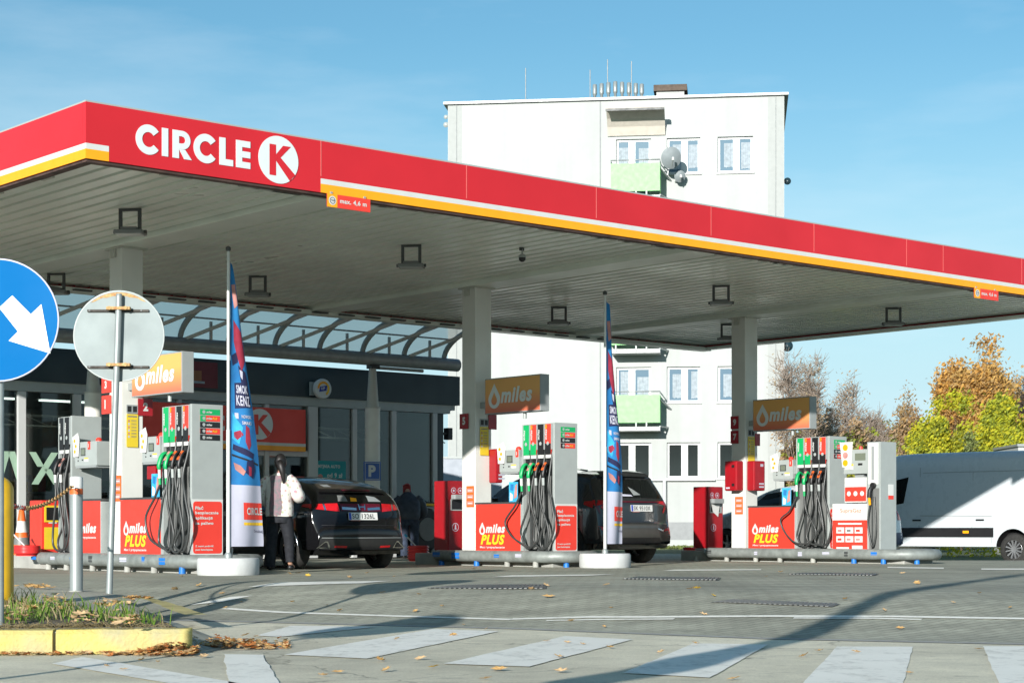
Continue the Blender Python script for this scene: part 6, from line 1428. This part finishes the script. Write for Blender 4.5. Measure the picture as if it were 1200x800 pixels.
for sg, n_ in ((-1, 'L'), (1, 'R')):
    J[n_+'sh'] = (V((sg*.16, .01, 1.36)), .055); E.append(('chs', n_+'sh'))
    el = V((-.25, -.03, 1.10)) if sg < 0 else V((.27, .02, 1.10)); wr = V((-.22, .16, .98)) if sg < 0 else V((.22, .22, 1.24))
    J[n_+'el'] = (el, .042); J[n_+'wr'] = (wr, .028); E += [(n_+'sh', n_+'el'), (n_+'el', n_+'wr')]; hand(J, E, n_+'wr', n_+'h', (wr-el), (0, 0, 1), .92)
    kx = -.10 if sg < 0 else .13; ky = -.02 if sg < 0 else .05
    J[n_+'hp'] = (V((sg*.085, 0, .86)), .095); J[n_+'kn'] = (V((kx, ky, .48)), .058); J[n_+'an'] = (V((kx-.02 if sg < 0 else kx+.03, ky-.03, .10)), .036); J[n_+'to'] = (V((kx+(-.04 if sg < 0 else .05), ky+.12, .035)), .03)
    E += [('pel', n_+'hp'), (n_+'hp', n_+'kn'), (n_+'kn', n_+'an'), (n_+'an', n_+'to')]
body = skinned('body', J, E, SKIN, t)
def loft(m, rings, mt, n=22):
    vs = []
    for cx, cy, z, rx, ry in rings:
        for k in range(n):
            a = 2*pi*k/n; c_, s_ = cos(a), sin(a); vs.append((cx+rx*math.copysign(abs(c_)**.85, c_), cy+ry*math.copysign(abs(s_)**.85, s_), z+.006*sin(3*a+z*9)))
    N_ = len(rings); m.add(vs, [(i*n+k, i*n+(k+1) % n, (i+1)*n+(k+1) % n, (i+1)*n+k) for i in range(N_-1) for k in range(n)], mt, True)
    m.add(vs[:n], [tuple(range(n))[::-1]], mt); m.add(vs[-n:], [tuple(range(n))], mt)
def limb(m, P, R, mt, n=14, wob=.0):
    Q = spline(P, 6); rs = []
    for i in range(len(Q)):
        f = i/6; k = min(int(f), len(R)-2); rs.append((R[k]+(R[k+1]-R[k])*(f-k))*(1+wob*sin(i*1.9)))
    m.tube(Q, rs, mt, n)
m = MB(); loft(m, [(.01, 0, .80, .205, .155), (.01, 0, .84, .21, .16), (.01, 0, .95, .205, .15), (.0, 0, 1.06, .195, .14), (0, 0, 1.18, .20, .142), (0, .005, 1.28, .205, .138), (0, .01, 1.36, .185, .115), (0, .02, 1.41, .12, .085), (.005, .03, 1.445, .075, .07)], FLORAL)
limb(m, [(-.13, .005, 1.36), (-.215, -.01, 1.27), (-.275, -.03, 1.10), (-.25, .08, 1.01), (-.225, .155, .985)], [.085, .09, .078, .07, .05], FLORAL, wob=.03)
limb(m, [(.13, .005, 1.36), (.22, .0, 1.27), (.29, .02, 1.09), (.27, .12, 1.13), (.225, .20, 1.225)], [.085, .095, .095, .085, .055], FLORAL, wob=.03)
m.build('jacket', t)
m = MB(); n = 12; vs = []
for k in range(n+1):
    z = .815+(1.40-.815)*k/n; wd = .085+.012*sin(k*.6)
    for i in range(7):
        x = -.015+wd*(i/6*2-1); q = (x-.0)/.19; yb = -((.158 if z < .95 else .147) if z < 1.22 else .146-.055*((z-1.22)/.18)**1.6)*sqrt(max(.1, 1-q*q*.8)); vs.append((x, yb-.010, z))
m.add(vs, [(k*7+i, k*7+i+1, (k+1)*7+i+1, (k+1)*7+i) for k in range(n) for i in range(6)], mat('grey_floral_panel', (.10, .13, .13), .85, var=.3, scale=18, col2=(.26, .14, .17)), True); m.build('back_panel', t)
m = MB(); loft(m, [(0, 0, .70, .16, .12), (0, 0, .80, .185, .14), (0, 0, .90, .175, .13)], DENIM)
limb(m, [(-.09, .0, .82), (-.10, -.01, .64), (-.105, -.02, .46), (-.12, -.035, .26), (-.135, -.05, .055)], [.105, .095, .085, .083, .088], DENIM, wob=.02)
limb(m, [(.09, .0, .82), (.115, .03, .64), (.135, .05, .48), (.15, .035, .28), (.16, .02, .12)], [.105, .095, .08, .07, .06], DENIM, wob=.02); m.build('trousers', t)
m = MB(); pr = [(max(.004, cos(radians(a)))*(1 if a > -30 else .96), sin(radians(a))) for a in range(-88, 89, 11)]
m.lathe([(r_*.098, .02+z_*.128) for r_, z_ in pr], HAIR, (.02, .012, 1.585), 20, sx=.93, sy=1.06)
m.tube(spline([(.03, -.07, 1.60), (.06, -.125, 1.56), (.085, -.14, 1.48), (.10, -.135, 1.39), (.105, -.12, 1.31), (.10, -.11, 1.27)], 5), [.045+.012*sin(min(1, i/14)*3.0)-.045*(i/25)**3 for i in range(26)], HAIR, 10); m.build('hair', t)
for x, y in ((-.135, -.04), (.165, .02)):
    j = {'h': (V((x, y-.05, .045)), .042), 'm': (V((x, y+.05, .045)), .045), 't': (V((x+.01, y+.15, .032)), .03)}
    skinned('shoe', j, [('h', 'm'), ('m', 't')], BLACK, t, 1)
# man at the shop front, bending forward
mp = cf(13.95, 12.15); t = thing('person', 'person in dark puffer jacket, red cap and jeans bending forward at the shop door', 'person', (mp.x, mp.y, gz(mp.x, mp.y)), radians(10))
J = {'pel': (V((0, -.06, .88)), (.14, .11)), 'wst': (V((0, 0, 1.03)), (.14, .11)), 'chs': (V((0, .14, 1.22)), (.15, .12)), 'nk': (V((0, .26, 1.36)), .055), 'hd0': (V((0, .34, 1.42)), (.075, .09)), 'hd1': (V((0, .37, 1.49)), .06), 'nose': (V((0, .43, 1.40)), .014)}
E = [('pel', 'wst'), ('wst', 'chs'), ('chs', 'nk'), ('nk', 'hd0'), ('hd0', 'hd1'), ('hd0', 'nose')]
for sg, n_ in ((-1, 'L'), (1, 'R')):
    J[n_+'sh'] = (V((sg*.19, .17, 1.27)), .06); el = V((sg*.30, .16, .98)); wr = V((sg*.22, .36, .86)); J[n_+'el'] = (el, .045); J[n_+'wr'] = (wr, .03); E += [('chs', n_+'sh'), (n_+'sh', n_+'el'), (n_+'el', n_+'wr')]; hand(J, E, n_+'wr', n_+'h', wr-el, (0, 0, 1))
    J[n_+'hp'] = (V((sg*.095, -.05, .83)), .1); J[n_+'kn'] = (V((sg*.11, .0, .47)), .065); J[n_+'an'] = (V((sg*.11, -.05, .10)), .04); J[n_+'to'] = (V((sg*.13, .10, .035)), .035); E += [('pel', n_+'hp'), (n_+'hp', n_+'kn'), (n_+'kn', n_+'an'), (n_+'an', n_+'to')]
skinned('body', J, E, SKIN, t)
m = MB(); loft(m, [(0, -.06, .83, .20, .16), (0, -.06, .88, .225, .18), (0, -.03, .98, .23, .185), (0, .03, 1.08, .24, .19), (0, .09, 1.18, .245, .185), (0, .15, 1.27, .22, .16), (0, .20, 1.33, .16, .12), (0, .25, 1.38, .10, .10), (0, .27, 1.41, .08, .08)], COAT)
for sg in (-1, 1): limb(m, [(sg*.16, .14, 1.28), (sg*.26, .15, 1.17), (sg*.325, .16, .99), (sg*.29, .25, .92), (sg*.235, .35, .875)], [.095, .10, .088, .08, .055], COAT, wob=.05)
m.build('jacket', t)
m = MB(); loft(m, [(0, -.06, .70, .16, .13), (0, -.06, .80, .185, .155), (0, -.06, .88, .18, .15)], DENIM2)
for sg in (-1, 1): limb(m, [(sg*.10, -.06, .80), (sg*.108, -.02, .62), (sg*.11, .0, .46), (sg*.11, -.03, .26), (sg*.11, -.05, .06)], [.11, .10, .088, .083, .085], DENIM2, wob=.03)
m.build('jeans', t)
j = {'a': (V((0, .36, 1.49)), (.085, .095)), 'b': (V((0, .40, 1.535)), .05), 'v': (V((0, .5, 1.46)), (.06, .012))}
skinned('cap', j, [('a', 'b'), ('a', 'v')], mat('faded_red_cloth', (.35, .05, .05), .8), t, 2)
for sg in (-1, 1): skinned('shoe', {'h': (V((sg*.11, -.08, .05)), .048), 'm': (V((sg*.12, .03, .05)), .05), 't': (V((sg*.13, .13, .035)), .035)}, [('h', 'm'), ('m', 't')], BLACK, t, 1)
# the tyre inflator on the wall beside him
ip = cf(a_at(493, 12.5), 12.5); t = thing('air_machine', 'dark round hose reel machine by the shop window right of the bending man', 'air machine', (ip.x, ip.y, 0), ANG)
m = MB(); m.box(-.12, .12, -.05, .1, 0, .5, DGREY); m.box(-.25, .25, -.15, .15, 0, .05, BLACK); m.build('stand', t, .01)
m = MB(); m.lathe([(.42, -.08), (.46, -.04), (.46, .04), (.42, .08)], BLACK, (0, -.16, .62), 28, axis='y'); m.lathe([(.25, -.1), (.25, .1)], MGREY, (0, -.16, .62), 20, axis='y'); m.build('reel', t)
m = MB(); m.box(-.28, .28, -.2, .05, 1.1, 1.2, BLACK); m.rect(-.1, .25, 1.12, 1.17, (0, -.2, 0), EX, UP, YELL, .002); m.build('top_box', t)
# ================================================================== TREES
def tree(name, lab, cat, px, Y, top_py, spread, leaves, mats, bark=BARK, depth=5, leaf=.16, seed=1, base=None, group='trees and shrubs behind the station', trunk_r=None, dens=1.0, low=.25, hw=40):
    rnd = random.Random(seed); p = pt(px, 0, Y); h = z_at(top_py, Y)+.3
    t = thing(name, lab, cat, (p.x, p.y, -.3), 0, group); w = MB(); tw = MB(); tips = []
    def br(p, d, L, r, k):
        q = p+d*L*.5+V((rnd.gauss(0, .06), rnd.gauss(0, .06), rnd.gauss(0, .03)))*L; e = q+(d+V((rnd.gauss(0, .15), rnd.gauss(0, .15), .08))).normalized()*L*.5
        w.tube([p, q, e], [r, r*.8, r*.6], bark, 6 if k > 2 else 3, cap=False)
        if k <= 2: tips.append((q, k)); tips.append((e, k))
        if k == 0: return
        for i in range(3 if k > 1 else 3):
            az = rnd.uniform(0, 2*pi); tilt = rnd.uniform(.25, .85) if i else rnd.uniform(0, .3)
            a = d.orthogonal().normalized(); b_ = d.cross(a); nd = (d*cos(tilt)+(a*cos(az)+b_*sin(az))*sin(tilt)*spread); nd.z += .12; nd.normalize()
            br(e, nd, L*rnd.uniform(.55, .98), r*.58, k-1)
    H0 = h*low; r0 = trunk_r or (h*.018 if leaves > 3 else h*.011)
    w.tube([(0, 0, 0), (rnd.gauss(0, .05), 0, H0*.5), (0, 0, H0)], [r0*1.3, r0, r0*.9], bark, 8)
    L0 = (h-H0)*.285
    for i in range(3): 
        az = i*2.1+rnd.random(); br(V((0, 0, H0*(.8+.2*rnd.random()))), V((cos(az)*spread*.75, sin(az)*spread*.75, 1)).normalized(), L0, r0*.75, depth)
    zm = max(q.z for q, k in tips); s = h/zm; rr = sorted(sqrt(q.x**2+q.y**2) for q, k in tips)[int(len(tips)*.93)]; sx = (hw/F*Y*.92)/rr
    w.v = [(x*sx, y*sx, z*s) for x, y, z in w.v]; w.build('trunk', t)
    if leaves < 4:                                  # fine bare twigs
        for q, k in tips[::2]:
            q = V((q.x*sx, q.y*sx, q.z*s))
            for _ in range(2):
                d_ = V((rnd.gauss(0, .6), rnd.gauss(0, .6), rnd.uniform(.2, 1))).normalized()*rnd.uniform(.25, .7)*(h/8); w2 = .010
                tw.tube([q, q+d_*.5+V((rnd.gauss(0, .04), 0, rnd.gauss(0, .04))), q+d_], [w2, w2*.8, w2*.4], bark, 3, cap=False)
        tw.build('twigs', t)
    if leaves:
        c = MB()
        for q, k in tips:
            q = V((q.x*sx, q.y*sx, q.z*s)); mm = rnd.choice(mats)
            if noise.noise(q*(5.5/h)+V((seed*3.1, 0, 0))) > (.16 if leaves > 9 else .05)+.2*(1-q.z/h): continue
            for _ in range(int(leaves*1.7*(1 if rnd.random() < dens else .1))):
                pp = q+V((rnd.gauss(0, .17), rnd.gauss(0, .17), rnd.gauss(0, .13)))*(h/7); n = V((rnd.gauss(0, 1), rnd.gauss(0, 1), rnd.gauss(0, 1)+.4)).normalized(); a = n.orthogonal().normalized(); b_ = n.cross(a); sz = leaf*.78*rnd.uniform(.4, 1.3)
                c.add([pp-a*sz, pp+b_*sz*.45, pp+a*sz, pp-b_*sz*.45], [(0, 1, 2, 3)], mm)
        c.build('crown', t)
    return t
OR = [leafmat('orange_leaf_a', (.66, .36, .09), (.50, .28, .09)), leafmat('orange_leaf_b', (.72, .44, .13), (.55, .37, .14)), leafmat('orange_leaf_c', (.50, .31, .14), (.40, .28, .12))]  # orange leaves, their colour lightened for the haze of distance
YG = [leafmat('yellowgreen_leaf_a', (.58, .56, .04), (.40, .44, .05)), leafmat('yellowgreen_leaf_b', (.66, .58, .04), (.46, .44, .05)), leafmat('yellowgreen_leaf_c', (.26, .32, .05), (.36, .38, .07))]
DG = [leafmat('green_leaf_a', (.20, .26, .08), (.26, .29, .10)), leafmat('green_leaf_b', (.28, .30, .12), (.2, .23, .1))]
BR = [leafmat('russet_leaf_a', (.52, .34, .20), (.42, .30, .18)), leafmat('russet_leaf_b', (.46, .36, .22), (.36, .28, .17))]  # russet leaves with the far haze put into a paler colour
tree('autumn_tree', 'tall orange autumn tree rising above the white van', 'tree', 1127, 74, 392, .62, 16, OR, depth=5, seed=3, leaf=0.12, hw=47)
tree('autumn_tree', 'slim orange tree right of the tall orange tree', 'tree', 1182, 82, 432, .4, 9, OR, depth=4, seed=5, leaf=0.11, hw=15)
tree('yellow_tree', 'bright yellow green bush like tree below the tall orange tree', 'tree', 1093, 66, 462, .95, 15, YG, depth=5, seed=8, leaf=0.11, low=.12, hw=42)
tree('yellow_tree', 'yellow green tree at the right edge above the white van', 'tree', 1178, 64, 466, .95, 15, YG, depth=5, seed=11, leaf=0.11, low=.12, hw=36)
tree('yellow_tree', 'low yellow green shrub seen between the right pump and the gas dispenser', 'shrub', 1003, 62, 515, 1.0, 14, YG[1:]+DG, depth=4, seed=13, leaf=0.1, low=.1, hw=24)
tree('green_shrub', 'dull green shrub between the yellow trees above the van roof', 'shrub', 1137, 62, 508, .9, 12, DG, depth=4, seed=17, leaf=0.09, low=.1, hw=18)
tree('bare_tree', 'nearly bare brown tree beside the right corner of the white block', 'tree', 938, 63, 404, .6, 2, BR, BARKP, 5, seed=19, leaf=0.07, dens=.7, hw=30)
tree('bare_tree', 'nearly bare russet tree left of the orange tree', 'tree', 1012, 73, 426, .8, 2, BR, BARKP, 5, seed=23, leaf=0.08, dens=.6, hw=42)
tree('bare_tree', 'low bare tree with haze-paled twigs behind the amber sign', 'tree', 970, 66, 446, .8, 2, BR, BARKP, 5, seed=29, leaf=0.08, dens=.6, hw=34)
tree('bare_tree', 'russet tree with thin leaves behind the bright yellow green tree', 'tree', 1066, 78, 452, .75, 5, BR+OR[2:], BARKP, 5, seed=31, leaf=0.1, dens=.8, hw=30)
tree('bare_tree', 'bare leafless tree top at the right edge behind the yellow tree', 'tree', 1196, 88, 430, .6, 0, BR, BARK, 5, seed=37, leaf=0.1, dens=.6, hw=22)
tree('green_shrub', 'dark green shrub low behind the third pump', 'shrub', 955, 64, 520, 1.0, 12, DG+YG[2:], depth=4, seed=41, leaf=0.1, low=.1, hw=30)
tree('yellow_tree', 'low ochre shrub behind the van cab', 'shrub', 1045, 61, 520, 1.0, 14, [YG[0], OR[1], DG[1]], depth=4, seed=43, leaf=0.1, low=.1, hw=30)
for k, (px, Y, ty, hw, mt, lab) in enumerate(((931, 65.5, 505, 34, 'b', 'russet shrub in the far row beside the white block'), (987, 70, 492, 38, 'b', 'russet shrub in the far row above the gas terminal'), (1045, 84, 486, 36, 'b', 'russet shrub in the far row left of the bright yellow tree'), (1138, 92, 470, 30, 'o', 'orange brown shrub filling the gap between the two yellow trees'), (1208, 95, 480, 34, 'b', 'russet shrub in the far row at the right edge'))):
    tree('russet_shrub', lab, 'shrub', px, Y, ty, .95, 11, BR+[YG[2]] if mt == 'b' else OR+BR, BARKP, 4, seed=60+k, leaf=.14, low=.08, hw=hw)
# clipped hedge and pale kerb behind the van
def hedge(lab, px0, px1, Y, hgt, mats, seed):
    rnd = random.Random(seed); p0, p1 = pt(px0, 0, Y), pt(px1, 0, Y); c = MB()
    for _ in range(int((p1.x-p0.x)*420)):
        q = V((rnd.uniform(p0.x, p1.x), Y+rnd.uniform(-.4, .4), -.2+hgt*rnd.random()**.7)); n = V((rnd.gauss(0, 1), rnd.gauss(0, 1)-.4, rnd.gauss(0, 1)+.4)).normalized(); a = n.orthogonal().normalized(); b_ = n.cross(a); sz = .07*rnd.uniform(.5, 1.3)
        c.add([q-a*sz, q+b_*sz*.5, q+a*sz, q-b_*sz*.5], [(0, 1, 2, 3)], rnd.choice(mats))
    o = c.build('hedge'); tag(o, lab, 'hedge')
hedge('low yellow green hedge seen under the white van', 930, 1320, 56, 1.0, YG, 51); hedge('low green hedge at the foot of the white apartment block', 770, 852, 60, .30, DG, 53)
# small white hut roof at the right edge behind the van
p = pt(1195, 0, 60); t = thing('white_hut', 'small white flat roofed hut peeking over the van at the right edge', 'hut', (p.x, p.y, -.2)); m = MB(); m.box(-.05, 3, 0, 3, 0, z_at(523, 60)+.2, PLASTER); m.build('wall', t); m = MB(); m.box(-.1, 3.1, -.1, 3.1, z_at(523, 60)+.203, z_at(520, 60)+.2, GREY); m.build('roof', t)

# ================================================================== LIGHT, SKY, CAMERA
sc = bpy.context.scene
EL, AZ = radians(14.5), 0.33
d = V((AZ, 1, 0)).normalized()*cos(EL)-V((0, 0, sin(EL)))
sun = bpy.data.lights.new('sun', 'SUN'); sun.energy = 5.0; sun.angle = radians(.5); sun.color = (1.0, .965, .915)
so = bpy.data.objects.new('sun', sun); C.objects.link(so); so.rotation_euler = d.to_track_quat('-Z', 'Y').to_euler(); so.location = (-10, -20, 20)
w = bpy.data.worlds.new('World'); sc.world = w; w.use_nodes = True; nt = w.node_tree; N = nt.nodes; Lk = nt.links
sky = N.new('ShaderNodeTexSky'); sky.sky_type = 'NISHITA'; sky.sun_disc = False; sky.sun_elevation = EL; sky.sun_rotation = atan2(-AZ, -1.0); sky.air_density = 1.0; sky.dust_density = .8; sky.ozone_density = 3.0; sky.altitude = 100
bg = N['Background']; bg.inputs['Strength'].default_value = .097
tc = N.new('ShaderNodeTexCoord'); mp = N.new('ShaderNodeMapping'); mp.inputs['Scale'].default_value = (2.0, 2.0, 9.0); mp.inputs['Rotation'].default_value = (0, .12, 0); Lk.new(tc.outputs['Generated'], mp.inputs['Vector'])
nz = N.new('ShaderNodeTexNoise'); nz.inputs['Scale'].default_value = 2.2; nz.inputs['Detail'].default_value = 7; nz.inputs['Roughness'].default_value = .55; Lk.new(mp.outputs['Vector'], nz.inputs['Vector'])
mr = N.new('ShaderNodeMapRange'); mr.inputs['From Min'].default_value = .50; mr.inputs['From Max'].default_value = .8; mr.inputs['To Max'].default_value = .22; Lk.new(nz.outputs['Fac'], mr.inputs['Value'])
mx = N.new('ShaderNodeMix'); mx.data_type = 'RGBA'; Lk.new(mr.outputs['Result'], mx.inputs['Factor']); wb = N.new('ShaderNodeMix'); wb.data_type = 'RGBA'; wb.blend_type = 'MULTIPLY'; wb.inputs['Factor'].default_value = 1; wb.inputs['B'].default_value = (.74, 1.03, .97, 1); Lk.new(sky.outputs['Color'], wb.inputs['A']); hz_s = N.new('ShaderNodeSeparateXYZ'); Lk.new(tc.outputs['Generated'], hz_s.inputs[0])
hz_r = N.new('ShaderNodeMapRange'); hz_r.interpolation_type = 'SMOOTHSTEP'; hz_r.inputs['From Min'].default_value = .02; hz_r.inputs['From Max'].default_value = .27; hz_r.inputs['To Min'].default_value = .92; hz_r.inputs['To Max'].default_value = 0; Lk.new(hz_s.outputs['Z'], hz_r.inputs['Value'])
hz = N.new('ShaderNodeMix'); hz.data_type = 'RGBA'; hz.inputs['B'].default_value = (4.2, 5.75, 6.5, 1); Lk.new(hz_r.outputs['Result'], hz.inputs['Factor']); Lk.new(wb.outputs['Result'], hz.inputs['A']); Lk.new(hz.outputs['Result'], mx.inputs['A']); mx.inputs['B'].default_value = (7, 7.6, 8.0, 1); Lk.new(mx.outputs['Result'], bg.inputs['Color'])
cam = bpy.data.cameras.new('camera'); co = bpy.data.objects.new('camera', cam); C.objects.link(co); sc.camera = co
co.location = (0, 0, HC); co.rotation_euler = (radians(90), 0, 0); cam.sensor_width = 36; cam.lens = 36*F/1200; cam.shift_y = (H-400)/1200; cam.clip_start = .1; cam.clip_end = 3000
sc.view_settings.view_transform = 'Standard'; sc.view_settings.look = 'None'; sc.view_settings.exposure = 0.60; sc.view_settings.gamma = 1
sc.cycles.max_bounces = 8; sc.cycles.diffuse_bounces = 5; sc.cycles.glossy_bounces = 4; sc.cycles.transmission_bounces = 4; sc.cycles.transparent_max_bounces = 12; sc.cycles.caustics_reflective = False; sc.cycles.caustics_refractive = False
sc.cycles.sample_clamp_indirect = 6
try: sc.cycles.use_denoising = True; sc.cycles.denoiser = 'OPENIMAGEDENOISE'
except Exception: pass
